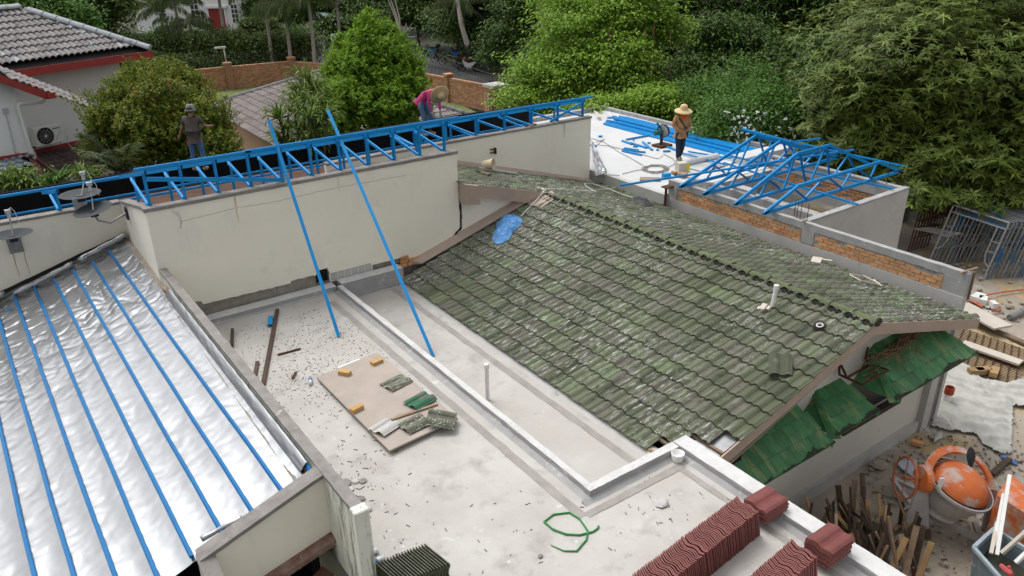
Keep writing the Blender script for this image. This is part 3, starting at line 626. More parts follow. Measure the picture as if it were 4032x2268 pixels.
# barge boards, fascias
yb = 5.56
def board(p, q, h, t=.025, ax=(0, 1, 0)): 
    p, q = np.array(p, float), np.array(q, float); ax = np.array(ax, float)*t
    return MB().hexa([p-v3(0, 0, h), q-v3(0, 0, h), q-v3(0, 0, h)+ax, p-v3(0, 0, h)+ax, p, q, q+ax, p+ax])
part('bargeboard', board((7.22, yb-.03, zL+sl*(7.22-EXL)+.005), (RX, yb-.03, zRidge+.005), .20), M_barge, H)
part('bargeboard', board((RX, yb-.03, zRidge+.005), (EXR-.02, yb-.03, zR+.01), .20), M_barge, H)
part('soffit', MB().hexa([(7.2, yb, zL-.2), (RX, yb, zRidge-.22), (RX, 6.05, zRidge-.22), (7.2, 6.05, zL-.2), (7.2, yb, zL-.19), (RX, yb, zRidge-.2), (RX, 6.05, zRidge-.2), (7.2, 6.05, zL-.19)]).hexa([(RX, yb, zRidge-.22), (EXR, yb, zR-.2), (EXR, 6.05, zR-.2), (RX, 6.05, zRidge-.22), (RX, yb, zRidge-.2), (EXR, yb, zR-.18), (EXR, 6.05, zR-.18), (RX, 6.05, zRidge-.2)]), M_barge, H)
part('fascia', board((8.78, 13.84, 1.60), (RX+.05, 13.84, zRidge), .30), M_barge, H)
part('fascia', MB().hexa([(8.44, 13.82, 1.20), (8.80, 13.82, 1.14), (8.80, 14.12, 1.14), (8.44, 14.12, 1.20), (8.44, 13.82, 1.66), (8.80, 13.82, 1.56), (8.80, 14.12, 1.56), (8.44, 14.12, 1.66)]), M_barge, H)
part('flashing_flap', MB().hexa([(10.2, 13.45, .86), (10.68, 13.45, 1.02), (10.80, 13.82, 1.05), (10.1, 13.82, .86), (10.2, 13.45, .88), (10.68, 13.45, 1.04), (10.80, 13.82, 1.07), (10.1, 13.82, .88)]), M_barge, H)
part('fascia', board((EXR-.01, yb, zR-.01), (EXR-.01, 16.3, zR-.01), .16, ax=(1, 0, 0)), M_barge, H)
# eaves corner with missing tiles: battens, grey sarking, dark gap
part('roof_batten', MB().bar((7.06, 5.58, zL+.06), (7.06, 6.5, zL+.06), .05, .04), M_wood, H)
part('roof_batten', MB().bar((7.40, 5.58, zL+.165), (7.40, 6.3, zL+.165), .05, .04), M_wood, H)
part('roof_batten', MB().bar((6.82, 6.1, zL-.0), (6.82, 6.6, zL-.0), .05, .04), M_wood, H)
part('rafter', MB().bar((6.9, 6.12, zL-.04), (7.9, 6.12, zL+.26), .05, .09), M_woodd, H)
part('sarking', MB().hexa([(7.10, 5.60, zL+.055), (7.38, 5.60, zL+.14), (7.38, 6.05, zL+.14), (7.10, 6.0, zL+.055), (7.10, 5.60, zL+.06), (7.38, 5.60, zL+.145), (7.38, 6.05, zL+.145), (7.10, 6.0, zL+.06)]).hexa([(7.43, 5.60, zL+.155), (7.8, 5.60, zL+.26), (7.8, 5.95, zL+.26), (7.43, 5.95, zL+.155), (7.43, 5.60, zL+.16), (7.8, 5.60, zL+.265), (7.8, 5.95, zL+.265), (7.43, 5.95, zL+.16)]), M_galv, H)
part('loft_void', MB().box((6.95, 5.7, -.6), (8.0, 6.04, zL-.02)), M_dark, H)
part('mortar_lump', MB().obox((7.18, 5.56, zL+.10), (1, 0, .3), (0, 1, 0), (-.3, 0, 1), .06, .05, .04), M_kerb, H)
# gable wall with a window opening
def wallpoly(xs): return xs
yw_ = 6.05
gw = MB()
def zroof(x): return (zL+sl*(x-EXL) if x < RX else zRidge-sr*(x-RX))-.18
for (x0, x1, z0, z1) in [(7.13, 11.25, GZ-.2, None), (11.25, 12.85, GZ-.2, -1.42), (11.25, 12.85, -.55, None), (12.85, 14.0, GZ-.2, None)]:
    xs = [x0]+([RX] if x0 < RX < x1 and z1 is None else [])+[x1]
    for a_, b_ in zip(xs, xs[1:]):
        ta = z1 if z1 is not None else zroof(a_); tb = z1 if z1 is not None else zroof(b_)
        gw.hexa([(a_, yw_, z0), (b_, yw_, z0), (b_, yw_+.13, z0), (a_, yw_+.13, z0), (a_, yw_, ta), (b_, yw_, tb), (b_, yw_+.13, tb), (a_, yw_+.13, ta)])
M_gwall = mat('stained_white_wall', (.64, .62, .57), (.56, .54, .49), .9, .85, .003, 20, spots=[((.33, .33, .33), 2.8, .66, .04), ((.22, .2, .17), 10, .71, .04), ((.42, .40, .36), .8, .6, .2)])
part('gable_wall', gw, M_gwall, H)
part('window', MB().box((11.25, 6.10, -1.42), (12.85, 6.17, -.55)), M_black, H)
part('window_sill', MB().box((11.15, 5.93, -1.52), (12.95, 6.06, -1.42)), M_woodd, H)
part('plinth', rough_box((7.4, 5.98, GZ-.1), (14.05, 6.05, GZ+.22), 50, .02, 41), M_rawc, H)
part('hole', MB().obox((11.05, 6.045, .35), (1, 0, 0), (0, 1, 0), (0, 0, 1), .05, .012, .06), M_dark, H)
part('corner_pier', MB().box((14.0, 5.92, GZ-.1), (14.25, 6.3, -.05)), M_rawc, H)
part('corner_pier', MB().box((14.255, 5.96, GZ-.1), (14.42, 6.5, -.09)), M_cope, H)
part('side_wall', MB().box((14.1, 6.3, GZ-.1), (14.3, 16.4, -.25)), M_cream, H)
# awnings over the windows
gprof = [(0, .0), (.03, .009), (.94, .0), (1.02, .006)]
gme = tile_me('tile', .235, .34, gprof, .012, M_gtile)
def awning(x0, x1, zt, ze, yo, tx0, tx1, label=None):
    A = MB().hexa([(x0, yo, ze-.06), (x1, yo, ze-.06), (tx1, 6.04, zt-.06), (tx0, 6.04, zt-.06), (x0, yo, ze-.03), (x1, yo, ze-.03), (tx1, 6.04, zt-.03), (tx0, 6.04, zt-.03)]).build('awning', M_woodd, H)
    if label: A['label'] = label
    O_ = v3(x0-.02, yo-.05, ze); b = unit((0, 6.05-yo, zt-ze)); a = v3(1, 0, 0); nn = np.cross(a, b); L_ = math.hypot(6.05-yo, zt-ze)
    nr = int(math.ceil(L_/.29)); ncl = int((x1-x0)/.235)+2
    for r_ in range(nr):
        for c_ in range(ncl):
            xx = x0-.02+c_*.235+rnd.uniform(-.004, .004)+(.11 if r_ % 2 else 0)-.1; f_ = (r_+.6)*.29/L_
            lo = x0+(tx0-x0)*f_; hi = x1+(tx1-x1)*f_
            if xx+.12 < lo or xx+.12 > hi: continue
            p = O_+a*(xx-O_[0])+b*(r_*.29)+nn*.02
            place('tile', gme, None, A, frameM(p, a, b, nn) @ Matrix.Rotation(-.07+rnd.uniform(-.01, .01), 4, 'X') @ Matrix.Rotation(rnd.uniform(-.015, .015), 4, 'Z'))
    for (e, t_) in ((x1, tx1), (x0, tx0)):
        p, q = v3(e, yo-.04, ze+.02), v3(t_, 6.03, zt+.03); n_ = 2
        for j in range(n_):
            s_ = p+(q-p)*j/n_; s2 = p+(q-p)*(j+1.06)/n_; d = unit(s2-s_); sd_ = unit(np.cross(d, (0, 0, 1))); c_ = MB()
            c_.add([s_-sd_*.10-v3(0, 0, .05), s_, s_+sd_*.10-v3(0, 0, .05), s2-sd_*.10-v3(0, 0, .05), s2+v3(0, 0, .015), s2+sd_*.10-v3(0, 0, .05)], [(0, 1, 4, 3), (1, 2, 5, 4), (0, 2, 1), (3, 4, 5)])
            c_.build('hip_cap', M_gtile, A)
    # end hips folding back to the wall
    for (e, t_, s_) in ((x1, tx1, 1), (x0, tx0, -1)):
        if abs(e-t_) > .05: MB().add([(e, yo, ze), (e+.02*s_, 6.03, ze-.02), (t_, 6.03, zt)], [(0, 1, 2)]).build('hip_side', M_gtile, A)
    # ragged mould growing along the eave
    q = MB(); N = 70
    for j in range(N):
        xx = x0+(x1-x0)*j/N; hgt = max(.01, .035+.10*wav(xx*2.2, ze, 1.1)+.05*wav(xx, 2, 14)); p0_ = v3(xx, yo-.045, ze)+nn*.042; 
        q.add([p0_, p0_+a*((x1-x0)/N), p0_+a*((x1-x0)/N)+b*max(.01, hgt+.04*wav(xx, 5, 30)), p0_+b*hgt], [(0, 1, 2, 3)])
    q.build('mould', M_gblack, A)
awning(7.4, 9.80, -.28, -.74, 5.38, 7.4, 9.50, 'green tiled awning nearest the terrace with black mouldy eaves')
awning(9.85, 11.05, -.33, -.66, 5.40, 10.25, 10.85, 'smallest green tiled awning, in the middle')
awning(11.30, 13.95, .02, -.50, 5.30, 11.75, 13.45, 'largest green tiled awning, under the right end of the roof')
BR = thing('wall_bracket', 'rusty black angle iron bracket sticking out of the gable wall', 'bracket', (11.3, 5.8, .1))
q = MB(); w0 = OY(3305, 1475, 6.0); w1 = OY(3305, 1422, 5.98); e1 = OY(3395, 1515, 5.55); e2 = OY(3498, 1458, 5.5); e0 = OY(3432, 1432, 5.98)
for a_, b_ in ((w0, w1), (w0, e1), (e1, e2), (e2, e0), (e0, OY(3335, 1487, 5.8)), (w0+v3(0, 0, .18), OY(3335, 1487, 5.8)), (OY(3408, 1415, 6.0), OY(3418, 1368, 6.0)), (OY(3408, 1415, 6.0), e0)): q.bar(a_, b_, .03, .03)
part('frame', q, M_rust, BR)
# dead creeper hanging under the eaves
DV = MB()
for k in range(70):
    b0 = OY(rnd.uniform(3520, 3640), 1300, 5.9); b0[2] = rnd.uniform(.0, .12); pts = [b0]; t_ = OY(rnd.uniform(3400, 3470), rnd.uniform(1400, 1500), 5.8) if rnd.random() < .7 else OY(rnd.uniform(3440, 3620), rnd.uniform(1380, 1460), 5.6)
    for j in range(1, 8):
        f_ = j/7; pts.append(b0+(t_-b0)*f_+v3(rnd.uniform(-.05, .05), rnd.uniform(-.08, .04), rnd.uniform(-.05, .05)-.08*math.sin(f_*3.1)))
    DV.tube(pts, rnd.uniform(.003, .007), 4, False)
one('dead_creeper', DV, mat('dead_vine', (.24, .16, .08), (.15, .10, .06), 9, .95), 'tangle of dried brown creeper hanging below the eaves onto the green awning', 'dead plant')

# ================================================================ BLOCK BUILDING WITH WHITE DECK
B = thing('unfinished_block', 'unfinished concrete building with white flat deck and bare orange brick infill', 'building', (17, 14, GZ))
ZD = .27
part('deck', MB().prism([(14.6, 16.15, ZD-.25), (14.6, 13.7, ZD-.25), (18.7, 13.7, ZD-.25), (18.75, 15.0, ZD-.25), (20.25, 15.1, ZD-.25), (20.35, 22.9, ZD-.25), (14.62, 22.9, ZD-.25)], (0, 0, .25)), M_white, B)
part('deck_beam', MB().box((14.45, 13.7, -.5), (14.6, 22.9, ZD+.012)), M_rawc, B)
part('deck_kerb', rough_box((14.6, 22.75, ZD), (20.4, 22.98, ZD+.14), 30, .012, 51), M_kerb, B)
part('deck_kerb', rough_box((20.3, 15.2, ZD), (20.46, 22.75, ZD+.12), 30, .012, 52), M_kerb, B)
part('deck_kerb', rough_box((18.3, 14.25, ZD), (20.6, 14.75, ZD+.22), 10, .01, 53), M_white, B)
part('wall', MB().box((14.62, 13.72, GZ), (20.3, 22.7, ZD-.26)), M_rawc, B)
XF = 14.6
part('beam', rough_box((XF, 5.98, .50), (XF+.13, 13.72, .655), 90, .012, 60), M_kerb, B)
part('beam', MB().box((XF-.02, 5.98, -.75), (XF+.13, 13.72, .17)), M_rawc, B)
part('column', MB().box((XF-.004, 5.98, .17), (XF+.13, 6.42, .50)), M_kerb, B); part('column', MB().box((XF-.004, 9.30, .17), (XF+.13, 9.62, .50)), M_kerb, B); part('column', MB().box((XF-.004, 13.42, .17), (XF+.13, 13.72, .50)), M_rawc, B)
part('mortar_bed', MB().box((XF+.016, 6.42, .171), (XF+.12, 9.30, .499)).box((XF+.016, 9.62, .171), (XF+.12, 13.42, .499)), M_mortar, B)
part('lower_wall', MB().box((XF, 5.98, GZ), (XF+.12, 13.72, -.75)), M_rawc, B)
def brick_me(L_, W_, H_, m): 
    b = MB(); b.obox((0, 0, 0), (1, 0, 0), (0, 1, 0), (0, 0, 1), L_/2, W_/2, H_/2); me_ = bpy.data.meshes.new('brick'); me_.from_pydata(b.v, [], b.f); me_.materials.append(m); return me_
bme = brick_me(.198, .1, .060, M_brick)
for (ya, yb_) in ((6.42, 9.30), (9.62, 13.42)):
    for c_ in range(4):
        off = .11 if c_ % 2 else 0; y = ya+.02+off
        if off: place('brick', bme, None, B, Matrix.Translation((XF+.055, ya+.06, .215+c_*.078)) @ Matrix.Rotation(R(90), 4, 'Z') @ Matrix.Scale(.42, 4, (1, 0, 0)))
        while y+.2 < yb_:
            if not (c_ == 3 and (6.4 < y < 6.9 or rnd.random() < .14)):
                place('brick', bme, None, B, Matrix.Translation((XF+.055+rnd.uniform(-.006, .004), y+.103, .215+c_*.078+rnd.uniform(-.003, .003))) @ Matrix.Rotation(R(90)+rnd.uniform(-.02, .02), 4, 'Z') @ Matrix.Rotation(rnd.uniform(-.02, .02), 4, 'X'))
            y += .219
# broken plaster edge above and below the bricks
q = MB()
for k in range(170):
    y = 6.45+6.95*k/170; z_ = .497-.012*abs(wav(y, 3, 6))-rnd.random()*.012; q.obox((XF+.012, y, z_), (1, 0, 0), (0, 1, .2*rnd.uniform(-1, 1)), (0, 0, 1), .010, .03, .012+.012*rnd.random())
    q.obox((XF+.008, y, .174), (1, 0, 0), (0, 1, .2*rnd.uniform(-1, 1)), (0, 0, 1), .012, .03, .008+.008*rnd.random())
part('ragged_mortar', q, M_mortar, B)['kind'] = 'stuff'
# roofless room
part('room_wall', MB().box((XF+.13, 9.57, .42), (18.66, 9.70, .62)).box((14.73, 9.57, GZ), (18.66, 9.62, .42)), M_rawc, B)
part('room_wall_top', rough_box((14.73, 9.555, .62), (18.80, 9.715, .67), 40, .012, 70), M_kerb, B)
part('end_wall', MB().box((18.66, 9.57, GZ), (18.8, 9.7, .62)), M_rawc, B)
part('back_beam', MB().box((18.65, 9.71, .30), (18.78, 13.5, .60)).box((18.67, 9.71, -.3), (18.78, 13.5, -.05)), M_rawc, B)
part('back_beam_top', rough_box((18.63, 9.71, .60), (18.80, 13.6, .65), 40, .012, 71), M_kerb, B)
part('mortar_bed', MB().box((18.69, 9.72, -.05), (18.76, 13.5, .30)), M_mortar, B)
for c_ in range(4):
    y = 9.8+(.11 if c_ % 2 else 0)
    while y < 13.3:
        if rnd.random() < .9: place('brick', bme, None, B, Matrix.Translation((18.71, y+.1, -.005+c_*.078)) @ Matrix.Rotation(R(90), 4, 'Z'))
        y += .219
part('inner_beam', rough_box((15.32, 9.71, .35), (15.44, 13.7, .60), 30, .01, 73), M_kerb, B)
part('inner_wall', MB().box((15.34, 9.71, -.8), (15.42, 13.7, .345)), M_rawc, B)
for k in range(16): place('brick', bme, None, B, Matrix.Translation((15.0, 9.95+.222*k, .28)) @ Matrix.Rotation(R(90), 4, 'Z'))
part('inner_ledge', MB().box((14.74, 9.72, .0), (15.31, 13.7, .24)), M_rawc, B)
part('cross_beam', MB().box((15.45, 13.52, -.2), (18.64, 13.69, .26)), M_rawc, B)
part('low_beam', MB().box((17.2, 9.71, -.35), (17.4, 13.5, -.1)), M_rawc, B)
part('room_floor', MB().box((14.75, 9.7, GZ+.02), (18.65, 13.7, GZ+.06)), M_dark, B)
part('post_wall', MB().box((16.9, 12.9, GZ), (17.2, 13.5, .1)), M_rawc, B)
for k in range(6):
    for c_ in range(5): place('brick', bme, None, B, Matrix.Translation((15.6+.22*k, 13.48, -.25+c_*.078)))
rb = thing('starter_bars', 'thin rusty steel bars standing up from the front wall of the roofless room', 'steel bars', (14.7, 9.7, .65))
for x_, y_ in ((14.66, 9.75), (14.69, 9.86), (14.72, 9.95), (14.70, 9.60)): part('bar', MB().tube([(x_, y_, .6), (x_+.01, y_+.01, 1.05)], .008, 5), M_rust, rb)
rb = thing('starter_bars', 'thin rusty steel bars standing up from the far corner of the roofless room', 'steel bars', (18.72, 9.7, .65))
for x_, y_ in ((18.70, 9.66), (18.75, 9.9), (18.66, 10.1)): part('bar', MB().tube([(x_, y_, .6), (x_, y_, 1.2)], .009, 5), M_rust, rb)
one('rusty_prop', MB().tube([(14.40, 13.62, -.7), (14.42, 13.62, .50)], .035, 8).box((14.33, 13.52, .50), (14.6, 13.72, .53)), M_rust, 'rusty steel prop holding up the corner of the white deck', 'prop')
one('timber_offcut', MB().obox((14.62, 9.62, .69), (-.7, -.5, .1), (0, 0, 1), (1, -1, 0), .14, .012, .03), M_wood, 'short timber piece lying on the front wall by the steel bars', 'timber')
one('timber_offcut', MB().obox((14.66, 6.04, .70), (.8, -.6, .35), (0, 0, 1), (1, 1, 0), .16, .01, .025), M_wood, 'short timber piece at the near end of the brick wall', 'timber')
one('guide_board', MB().box((14.74, 5.95, .1), (14.78, 6.03, .66)), M_wood, 'upright timber strip nailed to the end of the brick wall', 'timber')
one('platform_board', MB().obox(P(2560, 705, ZD+.03), (1, -.9, 0), (1, 1, 0), (0, 0, 1), .28, .14, .015), M_wood, 'weathered board lying at the front edge of the white deck', 'board')

# ================================================================ ROOF TRUSSES ON THE ROOFLESS ROOM
def truss(y, pts_top, label, webs, zb=.70, x0=14.28, x1=19.82):
    t = thing('roof_truss', label, 'roof truss', ((x0+x1)/2, y, zb), 'blue steel trusses standing on the roofless room')
    part('bottom_chord', MB().channel((x0, y, zb), (x1, y, zb), .05, .075), M_blue, t)
    tp = [(x0-.02, y, zb-.01)]+[(a_, y, b_) for a_, b_ in pts_top]+[(x1+.02, y, zb-.01)]
    for i, (a_, b_) in enumerate(zip(tp, tp[1:])): part('top_chord', MB().channel(a_, b_, .05, .075), M_blue, t)
    def top(x):
        for a_, b_ in zip(tp, tp[1:]):
            if a_[0] <= x <= b_[0]: return a_[2]+(b_[2]-a_[2])*(x-a_[0])/(b_[0]-a_[0])
    for k, (xa, xb) in enumerate(webs):
        dy = .04 if k % 2 else -.04
        part('web', MB().channel((xa, y+dy, top(xa)-.03), (xb, y+dy, zb+.03), .04, .04, (0, 1, 0)), M_blue, t)
    return t
full = [(17.05, 1.575)]
wf = [(15.5, 15.2), (15.5, 16.0), (16.4, 16.0), (16.9, 16.5), (17.15, 17.6), (17.8, 17.6), (18.6, 18.1), (18.6, 19.0)]
truss(13.02, full, 'blue gable truss farthest back on the roofless room, next to the deck', wf)
truss(12.24, full, 'blue gable truss second from the deck, its peak carrying a short ridge bar', wf)
truss(11.27, [(16.45, 1.555), (17.75, 1.555)], 'blue flat-topped truss second from the near end', [(15.4, 15.1), (15.4, 16.0), (16.3, 16.0), (16.6, 17.0), (17.5, 17.1), (17.7, 18.0), (18.6, 18.1), (18.7, 19.1)])
truss(10.43, [(15.42, 1.125), (18.75, 1.125)], 'lowest blue flat-topped truss at the near end of the room', [(15.3, 15.8), (16.4, 15.8), (16.6, 17.2), (17.6, 17.3), (17.8, 18.5), (18.7, 18.5)])
def chan(p, q, label, w_=.05, h_=.04, grp=None, up=(0, 0, 1), name='steel_channel'):
    p = np.array(p, float); q = np.array(q, float)
    return one(name, MB().channel(p, q, w_, h_, up), M_blue, label, 'steel channel', grp)
chan((17.19, 14.1, .80), (18.22, 9.66, .72), 'long blue channel lying across the truss bottoms, the farther of two')
chan((16.56, 13.6, .80), (16.44, 9.48, .72), 'long blue channel lying across the truss bottoms, the nearer of two')
a_ = DP(2444, 730, 0) if False else PL(2444, 730, (0, 1, 0), (0, 13.5, 0)); a_ = OY(2444, 730, 12.9); b_ = OY(3361, 590, 11.25)
chan(a_, b_, 'long thin blue channel sloping over the trusses and poking out towards the tiled roof')
chan(P(2850, 499, .62), P(3561, 655, .68), 'long bright blue channel along the far side of the room behind the trusses', up=(0, 0, 1))
chan((17.05, 11.9, 1.63), (17.05, 13.5, 1.68), 'short blue ridge bar lying on the truss peaks')
chan(OY(3110, 560, 13.0), OY(3232, 545, 12.4), 'short blue channel leaning behind the truss peaks')
# ================================================================ BLUE FRAME OVER THE OLD ROOF
OR = thing('old_roof', 'rusty corrugated and black felt roof beneath the blue steel framework', 'roof', (8, 18, 1.0))
def zo(y): return 1.92-.19*(y-14.3)
cor = MB().grid(lambda u, v: (2.3+12*u, 14.3+7.7*v, zo(14.3+7.7*v)+.012*math.sin((14.3+7.7*v)*42)), 1, 210)
cor = MB()
cor.grid(lambda u, v: (lambda x, y: (x, y, zo(y)+.014*math.sin(y*48)))(2.3+6.1*u, 14.28+6.6*v), 2, 520)
part('corrugated_sheet', cor, M_rustroof, OR)
part('felt', MB().hexa([(2.3, 14.28, zo(14.28)-.1), (8.4, 14.28, zo(14.28)-.1), (8.4, 22.2, zo(22.2)-.1), (2.3, 22.2, zo(22.2)-.1), (2.3, 14.28, zo(14.28)-.06), (8.4, 14.28, zo(14.28)-.06), (8.4, 22.2, zo(22.2)-.06), (2.3, 22.2, zo(22.2)-.06)]).hexa([(8.4, 16.7, zo(16.7)-.3), (14.3, 16.7, zo(16.7)-.3), (14.3, 22.2, zo(22.2)-.1), (8.4, 22.2, zo(22.2)-.1), (8.4, 16.7, zo(16.7)-.25), (14.3, 16.7, zo(16.7)-.25), (14.3, 22.2, zo(22.2)-.06), (8.4, 22.2, zo(22.2)-.06)]).hexa([(-3, 17.1, zo(17.1)-.2), (2.3, 17.1, zo(17.1)-.2), (2.3, 22.2, zo(22.2)-.1), (-3, 22.2, zo(22.2)-.1), (-3, 17.1, zo(17.1)-.15), (2.3, 17.1, zo(17.1)-.15), (2.3, 22.2, zo(22.2)-.06), (-3, 22.2, zo(22.2)-.06)]), M_felt, OR)
part('wall', MB().box((-3, 22.0, FZ), (14.3, 22.15, -.1)).box((14.2, 16.7, GZ), (14.3, 22.1, -.1)), M_felt, OR)
part('void_backing', MB().box((-3, 22.3, FZ), (8, 22.4, .93)).box((8, 22.28, FZ), (14.5, 22.4, 1.06)).box((14.5, 22.28, .28), (16.5, 22.4, 1.02)), M_felt, OR)  # added black sheet standing in for the shaded voids seen through the frame
FR = thing('steel_roof_frame', 'long framework of blue steel rafters, posts and diagonals above the cream walls', 'steel roof frame', (8, 16, 2))
def zt(y): return 2.93-.275*(y-(14.3 if y < 1e9 else 0))
def bay(x, y0, full=True, lean=1):
    global zt
    h0 = 2.93 if y0 < 15 else (2.33 if x > 2 else 2.15)
    zt = lambda y: h0-.26*(y-y0)
    zb = 2.335 if y0 < 15 else (1.89 if x > 2 else 1.76)
    part('post', MB().channel((x, y0, zb), (x, y0, zt(y0)), .055, .045, (1, 0, 0)), M_blue, FR)
    y1 = y0+1.3; zb1 = zo(y1)+.15
    part('rafter', MB().channel((x+.03, y0-.05, zt(y0)+.01), (x+.03, 22.0, zt(22.0)+.01), .045, .07, t=.008), M_blue, FR)
    if full:
        part('post', MB().channel((x+.02, y1, zb1), (x+.02, y1, zt(y1)), .05, .04, (1, 0, 0)), M_blue, FR)
        part('diagonal', MB().channel((x-.03, y0+.02, zb+.02), (x-.03, y1-.05, zt(y1)-.05), .05, .04, (1, 0, 0)), M_blue, FR)
        if round(x*10) % 2: part('tie', MB().channel((x+.02, y0, zb-.10), (x+.02, 20.5, zo(20.5)+.12), .045, .05), M_blue, FR)
        y2 = y0+2.9
        if False: part('post', MB().channel((x+.02, y2, zo(y2)+.1), (x+.02, y2, zt(y2)), .05, .04, (1, 0, 0)), M_blue, FR)
        if round(x*5) % 3 == 0: part('diagonal', MB().channel((x-.03, y1+.05, zb1+.05), (x-.03, y2-.05, zt(y2)-.05), .045, .04, (1, 0, 0)), M_blue, FR)
for k in range(11): bay(2.24+.598*k, 14.27)
for k in range(3): bay(-1.45+1.25*k, 17.0)
for k in range(7): bay(8.75+.885*k, 16.62)
def purlin(x0, x1, y, dz=.0, w_=.06, h_=.045, h0=2.93, y0=14.27):
    zt = lambda y: h0-.26*(y-y0)
    part('purlin', MB().channel((x0, y, zt(y)+dz), (x1, y, zt(y)+dz), w_, h_), M_blue, FR)
purlin(2.1, 4.1, 14.22, .075); purlin(2.3, 8.45, 14.42, .055); purlin(4.0, 8.55, 14.22, .085)
purlin(8.2, 14.35, 16.58, .075, h0=2.33, y0=16.62); purlin(8.2, 14.3, 16.8, .05, h0=2.33, y0=16.62); purlin(-3, 2.2, 17.0, .075, h0=2.15, y0=17)
purlin(8.3, 14.3, 18.3, .06, h0=2.33, y0=16.62)
# low horizontal runners seen through the posts
for y, z_ in ((17.4, 1.62), (19.3, 1.2)): part('runner', MB().channel((-3, y, z_), (14.2, y, z_), .04, .04), M_blue, FR)
p_ = OX(1130, 700, 5) if False else None
part('brace', MB().channel(OY(575, 706, 14.2), OY(1118, 708, 14.2), .04, .07), M_blue, FR)
part('brace', MB().channel((12.9, 16.6, 1.92), (14.0, 16.6, 2.28), .04, .05), M_blue, FR)
# two long channels leaning on the frame
def lean(bot, topx, lab):
    B_ = np.array(bot); K = OY(topx[0], topx[1], 14.16); d = K-B_
    # carry on to the photographed tip
    best = min((abs((1134-FPX*(((B_+d*s)-CAM)@UP)/(((B_+d*s)-CAM)@FW))-topx[2]), s) for s in np.linspace(1, 1.6, 400))[1]
    q = MB(); e = B_+d*best; u = np.cross(unit(d), (1, 0, 0)); q.channel(B_, e, .062, .04, -unit(CAM-B_)*-1)
    return one('steel_channel', q, M_blue, lab, 'steel channel', None)
b1_ = P(1334, 1325, .02); lean(b1_, (1097, 592, 474), 'long blue channel leaning on the wall, left of the pair, foot on the terrace floor')
b2_ = P(1705, 1400, -.22); lean(b2_, (1345, 560, 434), 'long blue channel leaning on the wall, right of the pair, foot in the sunken gutter')
# ================================================================ FOLIAGE
def leafmat(name, cols, trans=.25, rough=.55):
    m = bpy.data.materials.new(name); m.use_nodes = True; nt = m.node_tree; nt.nodes.clear(); L = nt.links.new
    at = _n(nt, 'ShaderNodeAttribute'); at.attribute_name = 'tint'; cr = _n(nt, 'ShaderNodeValToRGB'); el = cr.color_ramp.elements
    while len(el) < len(cols): el.new(.5)
    for e, (p, c) in zip(el, cols): e.position = p; e.color = (*c, 1)
    L(at.outputs['Fac'], cr.inputs[0]); bs = _n(nt, 'ShaderNodeBsdfPrincipled'); L(cr.outputs[0], bs.inputs['Base Color']); bs.inputs['Roughness'].default_value = rough
    bs.inputs['Specular IOR Level'].default_value = .18
    tr = _n(nt, 'ShaderNodeBsdfTranslucent'); L(cr.outputs[0], tr.inputs[0]); mx = _n(nt, 'ShaderNodeMixShader'); mx.inputs[0].default_value = trans
    out = _n(nt, 'ShaderNodeOutputMaterial'); L(bs.outputs[0], mx.inputs[1]); L(tr.outputs[0], mx.inputs[2]); L(mx.outputs[0], out.inputs[0]); return m
G_mango = leafmat('mango_leaf', [(0, (.05, .075, .013)), (.45, (.10, .145, .025)), (.8, (.155, .21, .038)), (1, (.25, .33, .06))], .15, .45)
G_dark = leafmat('dark_leaf', [(0, (.030, .058, .010)), (.5, (.062, .115, .020)), (.9, (.105, .175, .032)), (1, (.19, .27, .05))], .15)
G_olive = leafmat('olive_leaf', [(0, (.045, .075, .02)), (.5, (.085, .135, .03)), (1, (.17, .22, .05))])
G_light = leafmat('light_leaf', [(0, (.12, .21, .02)), (.5, (.21, .35, .04)), (.93, (.31, .46, .07)), (1, (.42, .40, .09))], .3)
G_yel = leafmat('fresh_leaf', [(0, (.08, .17, .015)), (.5, (.17, .31, .025)), (1, (.30, .45, .05))], .3)
G_syz = leafmat('bronze_leaf', [(0, (.05, .08, .012)), (.35, (.11, .155, .018)), (.7, (.21, .25, .03)), (.955, (.30, .30, .04)), (.985, (.36, .20, .06)), (1, (.42, .18, .07))])
G_vine = leafmat('vine_leaf', [(0, (.05, .12, .02)), (.5, (.085, .18, .03)), (1, (.13, .25, .05))])
G_drac = leafmat('strap_leaf', [(0, (.06, .11, .02)), (.5, (.12, .19, .035)), (1, (.25, .31, .08))])
G_palm = leafmat('palm_leaf', [(0, (.035, .055, .018)), (.5, (.06, .09, .025)), (.9, (.10, .13, .035)), (1, (.22, .22, .06))])
G_rust = leafmat('orange_leaf', [(0, (.2, .09, .03)), (.6, (.38, .13, .04)), (1, (.12, .14, .03))])
M_bark = mat('bark', (.16, .135, .11), (.09, .075, .06), 4, .95, .01, 20, stretch=(1, 1, .3))
M_barkp = mat('pale_bark', (.34, .31, .27), (.22, .2, .17), 4, .95, .006, 20, stretch=(1, 1, .3))
rg = np.random.default_rng(5)
